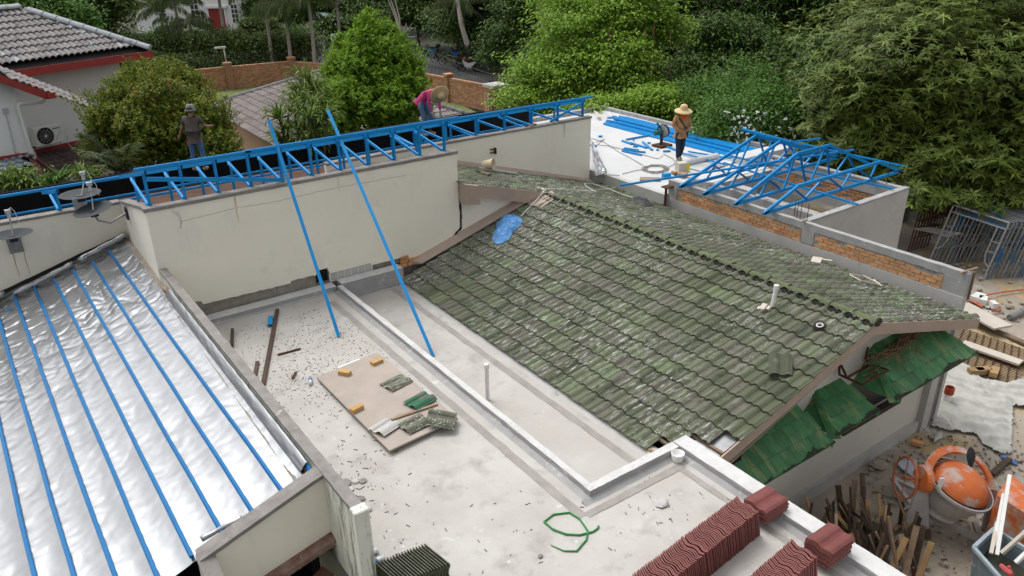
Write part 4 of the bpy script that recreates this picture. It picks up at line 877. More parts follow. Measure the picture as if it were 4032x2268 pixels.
def leaves_obj(name, base, d, nrm, ln, wd, tint, m, parent, kind=None, fold=.12):
    """each leaf one bent quad: base point, direction, normal"""
    N = len(base); d = d/np.linalg.norm(d, axis=1)[:, None]; s = np.cross(d, nrm); s /= (np.linalg.norm(s, axis=1)[:, None]+1e-9); u = np.cross(s, d)
    ln = np.asarray(ln)*np.ones(N); wd = np.asarray(wd)*np.ones(N)
    mid = base+d*(ln*.45)[:, None]
    V_ = np.stack([base, mid+s*(wd*.5)[:, None]+u*(wd*fold)[:, None], base+d*ln[:, None]-u*(ln*.12)[:, None], mid-s*(wd*.5)[:, None]+u*(wd*fold)[:, None]], 1).reshape(-1, 3)
    if parent: V_ = V_-wloc(parent)
    me = bpy.data.meshes.new(name); me.vertices.add(4*N); me.vertices.foreach_set('co', V_.ravel()); me.loops.add(4*N); me.loops.foreach_set('vertex_index', np.arange(4*N, dtype=np.int32))
    me.polygons.add(N); me.polygons.foreach_set('loop_start', np.arange(0, 4*N, 4, dtype=np.int32)); me.polygons.foreach_set('loop_total', np.full(N, 4, dtype=np.int32)); me.update(calc_edges=True)
    at = me.attributes.new('tint', 'FLOAT', 'FACE'); at.data.foreach_set('value', np.clip(tint, 0, 1).astype(np.float32))
    o = link(name, me, m, parent)
    if kind: o['kind'] = kind
    return o
def sphere(n):
    z = rg.uniform(-1, 1, n); t = rg.uniform(0, 2*np.pi, n); r_ = np.sqrt(1-z*z); return np.stack([r_*np.cos(t), r_*np.sin(t), z], 1)
def crown(name, lobes, ncl, per, ln, wd, m, parent, style='rosette', kind=None, spread=.25, low=-.55, young=0., camside=True, shell=(.72, 1.02), tshift=0.):
    w_ = np.array([l[1][0]*l[1][2] for l in lobes]); w_ = w_/w_.sum(); idx = rg.choice(len(lobes), ncl, p=w_)
    c = np.array([l[0] for l in lobes])[idx]; r_ = np.array([l[1] for l in lobes])[idx]; n = sphere(ncl)
    if camside:
        v = np.array([-CAM_DIR[0], -CAM_DIR[1], .35]); v /= np.linalg.norm(v); f = (n@v) < -.35; n[f] = n[f]-2*(n[f]@v)[:, None]*v
    n[:, 2] = np.where(n[:, 2] < low, -n[:, 2], n[:, 2])
    rad = rg.uniform(shell[0], shell[1], ncl)+np.where(rg.uniform(size=ncl) < .12, rg.uniform(0, .14, ncl), 0)
    lump = 1+.16*np.sin(n[:, 0]*5.1+c[:, 0]*3)*np.cos(n[:, 1]*4.7+c[:, 1]*2)+.10*np.sin(n[:, 2]*7+n[:, 0]*4+c[:, 2])+.09*np.sin(n[:, 1]*13+n[:, 2]*11)
    p = c+r_*n*(rad*lump)[:, None]
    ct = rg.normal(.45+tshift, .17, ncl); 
    if young: ct = np.where(rg.uniform(size=ncl) < young*np.clip(.3+n[:, 2]+.5*np.sin(n[:, 0]*4+1), 0, 2), rg.uniform(1.0, 1.2, ncl), np.minimum(ct, .72))
    P_ = np.repeat(p, per, 0); N_ = np.repeat(n, per, 0); k = len(P_); T_ = np.repeat(ct, per)+rg.normal(0, .08, k)
    up = N_*.6+np.array([0, 0, .8]); up /= np.linalg.norm(up, axis=1)[:, None]; rv = sphere(k)
    if style == 'rosette':
        h = rv-up*np.sum(rv*up, 1)[:, None]; h /= np.linalg.norm(h, axis=1)[:, None]; d = h+up*rg.uniform(-.25, .45, k)[:, None]; B_ = P_; nn = up
    elif style == 'spray':        # flat layered sprays
        h = rv*np.array([1, 1, .25]); d = h+N_*np.array([.6, .6, 0]); d[:, 2] -= .25; B_ = P_+rg.normal(0, 1, (k, 3))*np.array([spread, spread, spread*.28]); nn = np.array([0, 0, 1.])+rv*.25
    elif style == 'twig':         # upright sprigs
        t = rg.uniform(0, 1, k)[:, None]; tw = np.repeat(sphere(ncl)*.5+n*.6+np.array([0, 0, .9]), per, 0); tw /= np.linalg.norm(tw, axis=1)[:, None]
        B_ = P_+tw*t*spread; d = tw*.8+rv*.9; nn = tw+rv*.3; T_ = T_+t[:, 0]*.12
    else:
        B_ = P_+rg.normal(0, spread, (k, 3)); d = rv+N_*.4; nn = up+rv*.6
    return leaves_obj(name, B_, d, nn, ln*rg.uniform(.55, 1.35, k), wd*rg.uniform(.75, 1.2, k), T_, m, parent, kind)
CAM_DIR = (math.cos(az), math.sin(az))
def limbs(name, base, tops, r0, m, parent, sag=.1, taper=.25):
    q = MB()
    for t_ in tops:
        b = np.array(base, float); t_ = np.array(t_, float); pts = []; k = 7; off = rg.normal(0, .04, (k+1, 3))*np.linalg.norm(t_-b)
        for j in range(k+1):
            f = j/k; pts.append(b+(t_-b)*np.array([f**1.5, f**1.5, f])+off[j]*math.sin(f*3.1))
        q.tube(pts, [r0*(1-(1-taper)*j/k) for j in range(k+1)], 7, False)
    return part(name, q, m, parent)
def tree(name, label, cat, lobes, ncl, per, ln, wd, m, style, bark=None, group=None, trunk_r=.14, base=None, **kw):
    cs = np.array([l[0] for l in lobes]); b = np.array([cs[:, 0].mean(), cs[:, 1].mean(), 0]) if base is None else np.array(base, float); b[2] = gz(b[0], b[1])-.1
    t = thing(name, label, cat, b, group)
    tops = [np.array(l[0]) for l in lobes]; mid = b+(cs.mean(0)-b)*.45
    q = MB(); q.tube([b, b+(mid-b)*.5+rg.normal(0, .05, 3), mid], [trunk_r*1.25, trunk_r, trunk_r*.8], 9, False); part('trunk', q, bark or M_bark, t)
    limbs('branch', mid, tops[:7], trunk_r*.6, bark or M_bark, t)
    crown('crown', lobes, ncl, per, ln, wd, m, t, style, **kw)
    return t
def lobe(px, py, dep, rx, ry=None, rz=None):          # radii given in metres
    return (DP(px, py, dep), (rx, ry or rx, rz or rx))
# --- mango tree over the scaffolding, right
mg = [lobe(3650, 330, 26, 4.6, 4.2, 3.7), lobe(3420, 470, 25, 2.6, 2.4, 2.2), lobe(3950, 480, 24.5, 3.4, 3.2, 3.0), lobe(3280, 560, 25.5, 1.7, 1.7, 1.2), lobe(3860, 690, 23.5, 2.0, 2.0, 1.1), lobe(3640, 660, 24, 2.0, 2, 1.1), lobe(3620, 760, 23, .9, .9, .55), lobe(3700, 110, 29, 3.6, 3.6, 2.6)]
mt = tree('mango_tree', 'large rounded tree with drooping leaf rosettes overhanging the pile of scaffold frames', 'tree', mg, 8800, 9, .25, .062, G_mango, 'rosette', trunk_r=.28, base=(25.5, 13.2, 0), shell=(.80, 1.05))
crown('crown', mg, 2600, 8, .34, .12, G_mango, mt, 'rosette', shell=(.45, .78))
# --- light green tree behind the deck
lt = [lobe(2330, 190, 36, 3.0, 3, 2.4), lobe(2230, 330, 35, 2.8, 2.6, 1.7), lobe(2480, 60, 36, 2.2, 2.2, 1.8), lobe(2080, 400, 34, 1.5, 1.5, .75), lobe(2420, 300, 34, 1.9, 1.9, 1.6), lobe(2300, 20, 38, 2.4, 2.4, 2), lobe(2620, 130, 36, 1.2, 1.2, .9), lobe(2140, 300, 36, 1.6, 1.6, .9), lobe(2560, 380, 33, 1.0, 1, .6), lobe(1990, 390, 33, .55, .55, .28)]
t_ = tree('light_green_tree', 'tall bright green tree with hanging seed pods behind the white deck', 'tree', lt, 3300, 12, .20, .11, G_light, 'spray', bark=M_barkp, trunk_r=.13, spread=.30, shell=(.55, 1.05), base=(24.5, 26.5, 0))
q = MB()
for k in range(16):
    c_ = DP(rnd.choice([2640, 2600, 2560, 2400, 2650])+rnd.uniform(-30, 30), rnd.choice([110, 190, 230])+rnd.uniform(-20, 20), 33); q.tube([c_, c_-v3(.03, 0, .4), c_-v3(0, .03, .8)], [.02, .03, .01], 4)
part('seed_pods', q, mat('seed_pod', (.22, .12, .07), (.15, .08, .05), 8, .9), t_)['kind'] = 'stuff'
# low bright bush beside the deck and white flowering vine
tree('bush', 'bright green bush just behind the blue channel pile', 'bush', [lobe(2560, 430, 31, 1.3, 1.3, .9), lobe(2690, 440, 31, 1.0, 1, .7), lobe(2470, 410, 32, .9, .9, .5), lobe(2320, 440, 31, 1.2, 1.2, .6)], 900, 12, .15, .09, G_light, 'spray', trunk_r=.05, spread=.22)
fv = [lobe(2960, 480, 26.5, 1.9, 1.5, 1.1), lobe(3080, 470, 26, 1.1, 1.1, .9), lobe(2860, 420, 28, .8, .8, .8), lobe(2990, 370, 28, .45, .45, .9), lobe(2900, 350, 29, .5, .5, .8), lobe(2760, 350, 30, .9, .9, .35), lobe(2820, 540, 26, 1.0, 1.0, .6)]
vt = tree('flowering_vine', 'green climbing vine dotted with small white flowers beyond the blue channel pile', 'climbing plant', fv, 2100, 10, .10, .08, G_vine, 'clump', trunk_r=.04, spread=.16, tshift=.1)
k = 190; cc = np.array([DP(rnd.uniform(2850, 3130), rnd.uniform(430, 590), 25.2+rnd.uniform(-.5, .6)) for _ in range(k)])
fl = np.repeat(cc, 5, 0); leaves_obj('flowers', fl, sphere(len(fl)), sphere(len(fl)), .075, .06, np.ones(len(fl))*.5, mat('white_petal', (.8, .8, .78), (.75, .75, .7), 9, .6), vt, 'stuff')
# --- fresh green tree in front of the brick wall
fy = [lobe(1450, 430, 28.5, 2.0, 1.8, 1.4), lobe(1475, 300, 28.5, 1.55, 1.4, 1.25), lobe(1470, 190, 28.5, .8, .8, .9), lobe(1462, 115, 28.5, .26, .3, .5), lobe(1570, 410, 28, .95, 1, .95), lobe(1330, 440, 28, 1.1, 1.1, 1.0), lobe(1545, 190, 28.5, .38, .4, .6), lobe(1350, 320, 28.5, .7, .7, .7), lobe(1590, 300, 28.5, .7, .8, .6), lobe(1365, 200, 28.5, .40, .4, .35)]
ft = tree('fresh_green_tree', 'conical bright yellow-green tree between the grey tiled porch and the bent worker in pink', 'tree', fy, 3900, 12, .15, .062, G_yel, 'twig', trunk_r=.12, spread=.30, base=(11.8, 26.3, 0), shell=(.72, 1.05))
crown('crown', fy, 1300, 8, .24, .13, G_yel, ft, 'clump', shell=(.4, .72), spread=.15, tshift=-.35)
# --- bronze tipped rounded bush
sy = [lobe(645, 520, 24.5, 1.95, 1.8, 1.55), lobe(620, 390, 25, 1.35, 1.3, .95), lobe(490, 540, 24.5, .95, 1.0, 1.0), lobe(800, 530, 24, 1.0, 1, .9), lobe(690, 350, 25, .8, .8, .6), lobe(870, 600, 23.5, .55, .6, .45), lobe(560, 310, 25.5, .55, .6, .32)]
stt = tree('bronze_tipped_tree', 'dense rounded dark green tree with orange new shoots beside the white house', 'tree', sy, 6800, 9, .095, .045, G_syz, 'twig', trunk_r=.14, spread=.26, young=.018, base=(4.6, 24.4, 0), shell=(.82, 1.05))
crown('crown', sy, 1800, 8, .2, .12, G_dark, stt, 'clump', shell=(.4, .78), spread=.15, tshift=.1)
# --- strap leaved clumps
def dracaena(label, heads, base, ln=.55, per=46, m=None, ht=.0):
    b = np.array(base, float); b[2] = gz(b[0], b[1])-.1; t = thing('strap_leaf_plant', label, 'plant', b, None); q = MB()
    for h_ in heads:
        q.tube([b+rg.normal(0, .08, 3)*v3(1, 1, 0), (b+h_)/2+rg.normal(0, .05, 3), h_], [.05, .04, .03], 6, False)
        n = per; up = v3(0, 0, 1); rv = sphere(n); rv[:, 2] = rg.uniform(-.15, 1.3, n); P_ = h_+rg.normal(0, .03, (n, 3)); 
        leaves_obj('leaf_rosette', P_, rv, np.array([0, 0, 1.])+sphere(n)*.1, ln*rg.uniform(.7, 1.2, n), .075, rg.normal(.5, .25, n), m or G_drac, t)
        P2 = P_+rv/np.linalg.norm(rv, axis=1)[:, None]*(ln*.75)
        rv2 = rv.copy(); rv2[:, 2] -= 1.0
        leaves_obj('leaf_rosette', P2, rv2, np.array([0, 0, 1.])+sphere(n)*.1, ln*.5*rg.uniform(.7, 1.2, n), .05, rg.normal(.6, .25, n), m or G_drac, t)
    part('stems', q, M_bark, t); return t
dracaena('strap-leaved plant with many drooping rosettes behind the blue channels, left of the conical tree', [DP(x, y, 23.5+rnd.uniform(-.4, .6)) for x, y in [(1100, 470), (1160, 450), (1220, 460), (1130, 520), (1190, 520), (1250, 500), (1290, 460), (1170, 400), (1230, 420), (1110, 560), (1270, 560), (1210, 560), (1150, 580)]], (8.0, 22.8, 0))
dracaena('tall spiky rosette plant standing above the others against the grey tiled porch', [DP(1205, 330, 25), DP(1185, 385, 24.8), DP(1225, 380, 24.8)], (9.3, 24, 0), .75, 70)
dracaena('yellow-green strap-leaved plants in the left corner under the white house', [DP(x, y, 21+rnd.uniform(-.3, .3)) for x, y in [(20, 740), (60, 725), (100, 735), (140, 740), (180, 730), (30, 700), (-20, 720), (90, 700), (330, 705), (370, 700)]], (2, 20, 0), .5, 34)
dracaena('small broad-leaved plant beside the end of the maroon drain pipe', [DP(225, 720, 21), DP(240, 700, 21), DP(205, 735, 21)], (3, 21, 0), .42, 22, G_vine)
# --- palms
def frond(b, d, L_, droop, nl, ll, m, parent, tint=.5, hang=.5, wd=.045):
    pts = []; p = np.array(b, float); d = unit(d); n = 12
    for j in range(n+1):
        pts.append(p.copy()); dd = d.copy(); dd[2] -= droop*(j/n)**1.3*1.6; p = p+unit(dd)*L_/n
    pts = np.array(pts); B_ = []; D_ = []; T_ = []
    for s_ in (-1, 1):
        for j in range(nl):
            f = .12+.86*j/nl; i = min(n-1, int(f*n)); q = pts[i]+(pts[i+1]-pts[i])*(f*n-i); ax = unit(pts[i+1]-pts[i]); sd_ = unit(np.cross(ax, (0, 0, 1)))
            B_.append(q); D_.append(ax*.7+sd_*s_*.9+v3(0, 0, -hang)+rg.normal(0, .08, 3)); T_.append(tint+rg.normal(0, .12))
    lf = np.array([ll*(.5+.8*math.sin(min(3.1, .35+2.6*(j/nl)))) for j in range(nl)]*2)
    return pts, np.array(B_), np.array(D_), np.array(T_), lf
def palm(label, base, top, L_, nf, m=None, r=.1, hang=.9, droop=.7, group=None, ll=.5, bark=None, tint=.45, elev=(.1, 1.1)):
    base = np.array(base, float); t = thing('palm_tree', label, 'palm tree', base, group); top = np.array(top, float)
    if np.linalg.norm(top-base) > .6: part('trunk', MB().tube([base, base+(top-base)*.5+v3(.05, 0, 0), top], [r*1.2, r, r*.85], 9), bark or M_barkp, t)
    Bs, Ds, Ts, Ls = [], [], [], []; q = MB()
    for k in range(nf):
        a = 2*math.pi*k/nf+rg.normal(0, .15); e = rg.uniform(*elev); pts, B_, D_, T_, lf = frond(top, v3(math.cos(a), math.sin(a), e), L_*rg.uniform(.85, 1.1), droop, 30, ll, m, t, tint, hang)
        Bs.append(B_); Ds.append(D_); Ts.append(T_); Ls.append(lf); q.tube(list(pts), [.02*(1-.9*j/12) for j in range(13)], 4, False)
    part('frond_ribs', q, M_bark, t); Bs = np.vstack(Bs)
    leaves_obj('fronds', Bs, np.vstack(Ds), np.tile([0, 0, 1.], (len(Bs), 1))+sphere(len(Bs))*.2, np.concatenate(Ls), .055 if ll < .7 else .07, np.concatenate(Ts), m or G_palm, t); return t
palm('feathery blue-green palm in front of the bronze tipped tree, beside the brown lower roof', (4.0, 21.8, GZ), DP(490, 690, 23), 1.7, 12, G_palm, .07, .25, .35, ll=.42, tint=.3, elev=(.3, 1.6))
for i, (bx_, by_, tx, ty, dep) in enumerate([(718, 205, 680, -25, 62), (880, 150, 853, -60, 60), (1065, 180, 1030, -35, 58), (1140, 225, 1120, 35, 56), (1233, 215, 1212, -20, 55), (615, 150, 640, 20, 66), (770, 215, 745, 90, 61), (1330, 90, 1322, -30, 70)]):
    lab = ['palm with a slender pale trunk, leftmost in front of the white villa', 'palm whose trunk crosses the red door', 'palm with drooping dark fronds right of the white villa', 'short palm with a rough trunk behind the brick wall', 'palm with a smooth grey trunk left of the white gate wall', 'small yellowing palm at the left window of the white villa', 'bushy palm below the villa window', 'palm rising behind the white gate wall'][i]
    b_ = DP(bx_, by_, dep); b_[2] = FZ; palm(lab, b_, DP(tx, ty, dep), 2.9, 15, G_palm, .13, 1.3, .95, 'palms in front of the villa', .75, tint=.42+.1*(i % 3))
palm('dark palm with ragged brown fronds above the motorcycles', P(2090, 235, FZ), DP(1820, 5, 60), 2.6, 16, G_palm, .16, 1.5, .9, None, .8)
palm('grey-green palm half hidden between the dark trees and the light green tree', P(2250, 300, FZ), DP(2230, 80, 44), 2.0, 14, G_palm, .12, .8, .6, None, .55, tint=.7)
# --- dark wood at the back: individual crowns
wood = [(1730, 10, 72, 5.4, 3.4), (1950, 0, 64, 5.5, 4.2), (2120, 80, 56, 4.4, 4.0), (2170, 230, 52, 2.6, 2.0), (2400, 10, 58, 6, 4.4), (2700, 60, 52, 4.8, 4.4), (2880, 230, 44, 3.4, 3.2), (3020, 60, 50, 4.6, 4), (3150, 300, 41, 2.8, 2.8), (3330, 40, 48, 5, 4), (2730, 330, 42, 2.5, 2.4), (3800, -20, 52, 6, 4), (3980, 180, 44, 4.4, 4), (2560, 240, 46, 2.8, 2.8), (2200, 330, 46, 2.4, 1.6), (2950, 400, 36, 2.0, 1.4), (3560, -60, 56, 6, 4.4), (1850, 80, 68, 3.0, 2.0), (4060, 400, 34, 3.6, 3.2), (2450, 420, 42, 2.2, 1.4), (3140, 450, 33, 1.6, 1.4), (1600, -40, 84, 6, 4)]
for i, (x, y, dep, rx, rz) in enumerate(wood):
    lb = [lobe(x, y, dep, rx*.72, rx*.7, rz*.7)]+[lobe(x+rnd.uniform(-.8, .8)*rx*3055/dep, y+rnd.uniform(-.55, .65)*rz*3055/dep, dep-rnd.uniform(0, .5)*rx, rx*rnd.uniform(.3, .5), rx*.4, rz*rnd.uniform(.25, .42)) for _ in range(6)]
    nc = int(1500*(rx/4.5)**1.0*min(1.5, 50/dep)); s_ = .30*(dep/50)**.6
    where = ['above the motorcycles', 'behind the bare pale tree', 'over the road bend', 'low beside the road', 'behind the light green tree', 'top centre behind the deck', 'right of the light green tree', 'at the top edge left of the large rounded tree', 'just left of the large rounded tree', 'at the top edge above the large rounded tree', 'low behind the flowering vine', 'top right beyond the large rounded tree', 'at the right edge of the view', 'between the seed pods and the deck', 'low behind the black gate', 'low behind the worker in the straw hat', 'far back at the top right', 'behind the parked bicycles', 'low at the right edge of the view', 'low behind the bright bush', 'low between the vine and the large rounded tree', 'far back above the street lamp'][i]
    tree('dark_tree', 'dark green tree '+where, 'tree', lb, nc, 13, s_, s_*.42, G_dark if i not in (17,) else G_olive, 'spray', group='dark trees at the back', trunk_r=.2, spread=.42*(dep/50), shell=(.7, 1.05))
# top-left trees
tl = [(170, 40, 47, 3.0, 1.6, G_vine, 'bright broad-leaved tree behind the grey roof, at the top left corner'), (390, 50, 50, 2.6, 2.2, G_olive, 'yellowish green tree behind the hip of the grey roof'), (500, 225, 50, 1.6, 1.2, G_dark, 'dark shrubby tree at the left of the villa'), (280, 10, 60, 4, 2.5, G_olive, 'olive tree far behind the grey roof'), (1450, 40, 86, 4.5, 2.2, G_olive, 'olive tree beside the green pavilion roof'), (1150, 20, 88, 6, 3.5, G_dark, 'dark tree behind the palms'), (1010, 150, 66, 1.8, 1.4, G_olive, 'leafy shrub right of the red door'), (1330, 120, 76, 2.6, 1.3, G_dark, 'dark shrub behind the white gate wall'), (1640, 50, 74, 3.0, 2.0, G_palm, 'strap-leaved tree beside the white gate'), (780, 60, 97, 1, .6, G_dark, 'small shrub at the villa wall'), (60, -40, 55, 4, 2.4, G_dark, 'dark tree beyond the ridge of the grey roof')]
for (x, y, dep, rx, rz, m_, lab) in tl:
    lb = [lobe(x, y, dep, rx*.75, rx*.7, rz*.8)]+[lobe(x+rnd.uniform(-.8, .8)*rx*3055/dep, y+rnd.uniform(-.6, .6)*rz*3055/dep, dep-rnd.uniform(0, .4)*rx, rx*rnd.uniform(.3, .5), rx*.4, rz*rnd.uniform(.3, .5)) for _ in range(5)]
    tree('shrubby_tree', lab, 'tree', lb, int(900*(rx/3)), 12, .30*(dep/55)**.5, .16*(dep/55)**.5, m_, 'clump', trunk_r=.15, spread=.30)
# hedge behind the brick wall, undergrowth below the wood (one mass each)
def mass(name, label, cat, pts, n, per, ln, wd, m, spread=.3, style='clump', sz=1.):
    lb = [(DP(x, y, d), (rx, rx, rz)) for x, y, d, rx, rz in pts]; o = crown(name, lb, n, per, ln, wd, m, None, style, spread=spread, kind='stuff'); o['label'] = label; o['category'] = cat; return o
mass('hedge', 'loose grey-green hedge running behind the red brick garden wall', 'hedge', [(x, 200+rnd.uniform(-25, 15)+(x-700)*-.02, 62-(x-600)*.004, 1.3, .9) for x in range(470, 1240, 38)]+[(x, 250+rnd.uniform(-10, 10), 60, 1.1, .5) for x in range(480, 1240, 45)], 4200, 8, .22, .12, G_olive)
mass('undergrowth', 'dark undergrowth below the trees along the road', 'undergrowth', [(1690+i*50, 95+i*20+rnd.uniform(-10, 10), 72-i*2.4, 1.3, .9) for i in range(10)]+[(2200+i*60, 400+rnd.uniform(-20, 20), 40-i*.6, 1.5, 1.2) for i in range(16)]+[(2350+i*70, 300+rnd.uniform(-20, 20), 48, 2, 1.5) for i in range(12)]+[(3250+i*60, 690+rnd.uniform(-10, 20), 30, 1.2, .7) for i in range(5)], 5200, 10, .26, .13, G_dark, .35)
mass('garden_plants', 'mixed low garden plants in front of the white villa', 'plants', [(600+i*45, 165+rnd.uniform(-20, 15), 70, 1.0, .6) for i in range(14)], 1300, 10, .28, .12, G_vine, .3)
mass('orange_hedge', 'orange flowering hedge top behind the white gate wall', 'hedge', [(1330+i*32, 28+abs(i-3)*4+rnd.uniform(-4, 4), 88, 1.6, .35) for i in range(7)], 800, 10, .22, .12, G_rust, .3)
mass('grass_tufts', 'small green weeds in the stony ground by the orange hose', 'weeds', [(3850+i*14, 1150+i*10, 22, .18, .06) for i in range(10)], 160, 8, .09, .03, G_vine, .08)
# bare pale leaning tree by the road
bt = thing('bare_tree', 'bare pale tree with thin leaning branches beside the street lamp', 'tree', P(1620, 250, FZ))
q = MB(); b0 = P(1622, 250, FZ); j0 = DP(1578, 145, 56)
q.tube([b0, (b0+j0)/2, j0], [.11, .1, .09], 7); 
for x, y in ((1535, -10), (1555, -5), (1520, -20)): q.tube([j0, DP((1578+x)/2+6, (145+y)/2, 56), DP(x, y, 56)], [.08, .06, .03], 6, False)
for x, y in ((1625, 90), (1600, 90), (1545, 165)): q.tube([j0, DP((1578+x)/2, (145+y)/2+6, 56), DP(x, y, 56)], [.05, .04, .015], 6, False)
q.tube([P(1600, 240, FZ), DP(1620, 155, 56)], [.06, .03], 6); part('trunk', q, M_barkp, bt)
lt2 = thing('tree_trunk', 'pale leaning tree trunk standing behind the parked motorcycles', 'tree trunk', P(1862, 238, FZ))
part('trunk', MB().tube([P(1862, 240, FZ), DP(1838, 170, 58), DP(1815, 90, 58), DP(1800, -10, 58)], [.22, .2, .17, .14], 9), M_barkp, lt2)
one('young_tree', MB().tube([P(1825, 215, FZ), DP(1826, 120, 60), DP(1822, 20, 60)], [.1, .09, .06], 7), M_barkp, 'thin upright stem left of the leaning trunk', 'tree trunk')

# ================================================================ BRICK GARDEN WALL, GATE
def brickwall(label, path, h, base_z, course=.085, bl=.235, limit=300, piers=()):
    t = thing('brick_garden_wall', label, 'brick wall', (path[0][0], path[0][1], base_z)); Ms = []
    fme = brick_me(.222, .06, .072, M_fbrick); fmeA = brick_me(.222, .06, .072, M_fbrickA); cme_ = brick_me(.07, .26, .11, M_fbrick)
    for (p, q_) in zip(path, path[1:]):
        p = v3(p[0], p[1], 0); q_ = v3(q_[0], q_[1], 0); d = unit(q_-p); nn = v3(d[1], -d[0], 0); 
        if nn@(CAM*v3(1, 1, 0)-p) < 0: nn = -nn
        L_ = np.linalg.norm(q_-p); part('mortar_core', MB().obox((p+q_)/2+v3(0, 0, base_z+h/2), d, nn, (0, 0, 1), L_/2, .085, h/2), M_fmort, t)
        nc = int(h/course); nb = int(L_/bl)
        for c_ in range(nc):
            for k in range(nb):
                o = p+d*((k+.5+(.5 if c_ % 2 else 0))*bl)+nn*(.078+rnd.uniform(-.004, .006))+v3(0, 0, base_z+(c_+.5)*course)
                if (o-p)@d > L_-.05: continue
                Ms.append(frameM(o, d, nn, v3(0, 0, 1)))
        for k in range(int(L_/.085)):      # soldier course on top
            Ms2 = frameM(p+d*(k+.5)*.085+v3(0, 0, base_z+h+.05), d, nn, v3(0, 0, 1)); caps.append((Ms2, cme_, t))
    Ms = sorted(Ms, key=camdist)
    for Mx in Ms[:limit]: place('brick', fme, None, t, Mx)
    if Ms[limit:]: joined('brick_mass', fmeA, None, t, Ms[limit:])
    cp = [c for c in caps if c[2] is t]
    joined('coping_bricks', brick_me(.07, .26, .11, M_fbrickA), None, t, [c[0] for c in cp])
    for (p, w_, hh) in piers:
        part('pier', MB().box((p[0]-w_, p[1]-w_, base_z), (p[0]+w_, p[1]+w_, base_z+hh)), M_fbrickA, t); part('pier_cap', MB().box((p[0]-w_-.05, p[1]-w_-.05, base_z+hh), (p[0]+w_+.05, p[1]+w_+.05, base_z+hh+.1)), M_fbrick, t)
    return t
caps = []
w1p = [(11.0, 57.6), (15.8, 57.2), (20.25, 56.75), (21.75, 53.56)]
brickwall('red brick garden wall with a soldier course, behind the lawn on the left', w1p, 1.45, FZ, piers=[((15.8, 57.05), .22, 1.75), ((20.25, 56.6), .22, 1.75)])
w2p = [(23.3, 50.2), (24.92, 46.4), (25.41, 43.17), (25.9, 39.3)]
brickwall('pinkish brick garden wall ending at the gate pier, right of the conical tree', w2p, 1.45, FZ, piers=[((24.92, 46.4), .2, 1.7), ((25.41, 43.17), .2, 1.7)])
gp = thing('gate_pier', 'broad brick gate pier with grey concrete cap and meter box', 'gate pier', (25.85, 38.9, FZ))
part('pier', MB().box((25.45, 38.2, FZ), (26.3, 39.0, FZ+1.55)), M_fbrick, gp)
Mp = []
for c_ in range(18):
    for k in range(4): Mp.append(frameM(v3(25.40, 38.3+.2*k+(.1 if c_ % 2 else 0), FZ+.05+c_*.085), v3(0, 1, 0), v3(-1, 0, 0), v3(0, 0, 1))); Mp.append(frameM(v3(25.52+.21*k+(.05 if c_ % 2 else 0), 38.15, FZ+.05+c_*.085), v3(1, 0, 0), v3(0, -1, 0), v3(0, 0, 1)))
pbm = brick_me(.19, .05, .07, M_fbrick)
for Mx in Mp: place('brick', pbm, None, gp, Mx)
part('cap', MB().box((25.3, 38.0, FZ+1.55), (26.45, 39.15, FZ+1.72)), M_rawc, gp)
part('meter_box', MB().box((25.28, 38.35, FZ+.55), (25.4, 38.62, FZ+.95)).box((25.30, 38.4, FZ+1.0), (25.4, 38.6, FZ+1.25)), M_galv, gp)
part('pipe', MB().tube([(25.33, 38.5, FZ+.5), (25.33, 38.5, FZ+.05), (25.2, 37.9, FZ+.04)], .03, 6), M_pvc, gp)
# spiked black railing above the walls, along the road
def railing(label, path, z0, h, n, name='railing', sag=0):
    t = thing(name, label, 'fence', (path[0][0], path[0][1], z0)); q = MB()
    for p, q_ in zip(path, path[1:]):
        p = v3(*p[:2], z0); q_ = v3(*q_[:2], z0); q.bar(p+v3(0, 0, h*.12), q_+v3(0, 0, h*.12), .03, .03); q.bar(p+v3(0, 0, h*.85), q_+v3(0, 0, h*.85), .03, .03); k = max(2, int(np.linalg.norm(q_-p)/.14))
        for j in range(k+1): s_ = p+(q_-p)*j/k; q.bar(s_, s_+v3(0, 0, h), .018, .018, (1, 0, 0))
    part('bars', q, M_black, t); t.children[0]['kind'] = 'stuff'; return t
def off(path, a, b): return [(x+a, y+b) for x, y in path]
railing('black spiked railing behind the left brick wall', off(w1p, .2, .9), FZ+1.0, 1.15, 0)
railing('black spiked railing between the right brick wall and the road', off(w2p, .5, .3), FZ+1.0, 1.05, 0)
gt = thing('gate', 'arched black metal gate hanging at the brick pier', 'gate', (26.6, 37.9, FZ)); q = MB(); g0 = v3(26.35, 38.1, FZ); g1 = P(2082, 440, FZ); N = 18
for j in range(N+1):
    f = j/N; s_ = g0+(g1-g0)*f; hh = 1.35+.75*f*f*(3-2*f)*.9; q.bar(s_+v3(0, 0, .1), s_+v3(0, 0, hh), .05 if j in (0, N) else .025, .025, (1, 0, 0))
    if j: s0 = g0+(g1-g0)*((j-1)/N); h0 = 1.35+.75*((j-1)/N)**2*(3-2*(j-1)/N)*.9; q.bar(s0+v3(0, 0, h0), s_+v3(0, 0, hh), .05, .05)
q.bar(g0+v3(0, 0, .12), g1+v3(0, 0, .12), .05, .05); q.bar(g0+v3(0, 0, .5), g1+v3(0, 0, .5), .04, .04); part('leaf', q, M_black, gt)
lp = thing('camera_pole', 'slim silver pole with a small box lamp standing in front of the brick wall', 'pole', P(906, 341, FZ)); b_ = P(906, 341, FZ); zt_ = ZA(884, 188, b_)
part('pole', MB().tube([b_, (b_[0], b_[1], zt_)], .055, 8), M_pvc, lp); part('head', MB().obox((b_[0]-.25, b_[1], zt_+.03), (1, 0, 0), (0, 1, 0), (0, 0, 1), .38, .12, .06), M_ltgrey, lp)
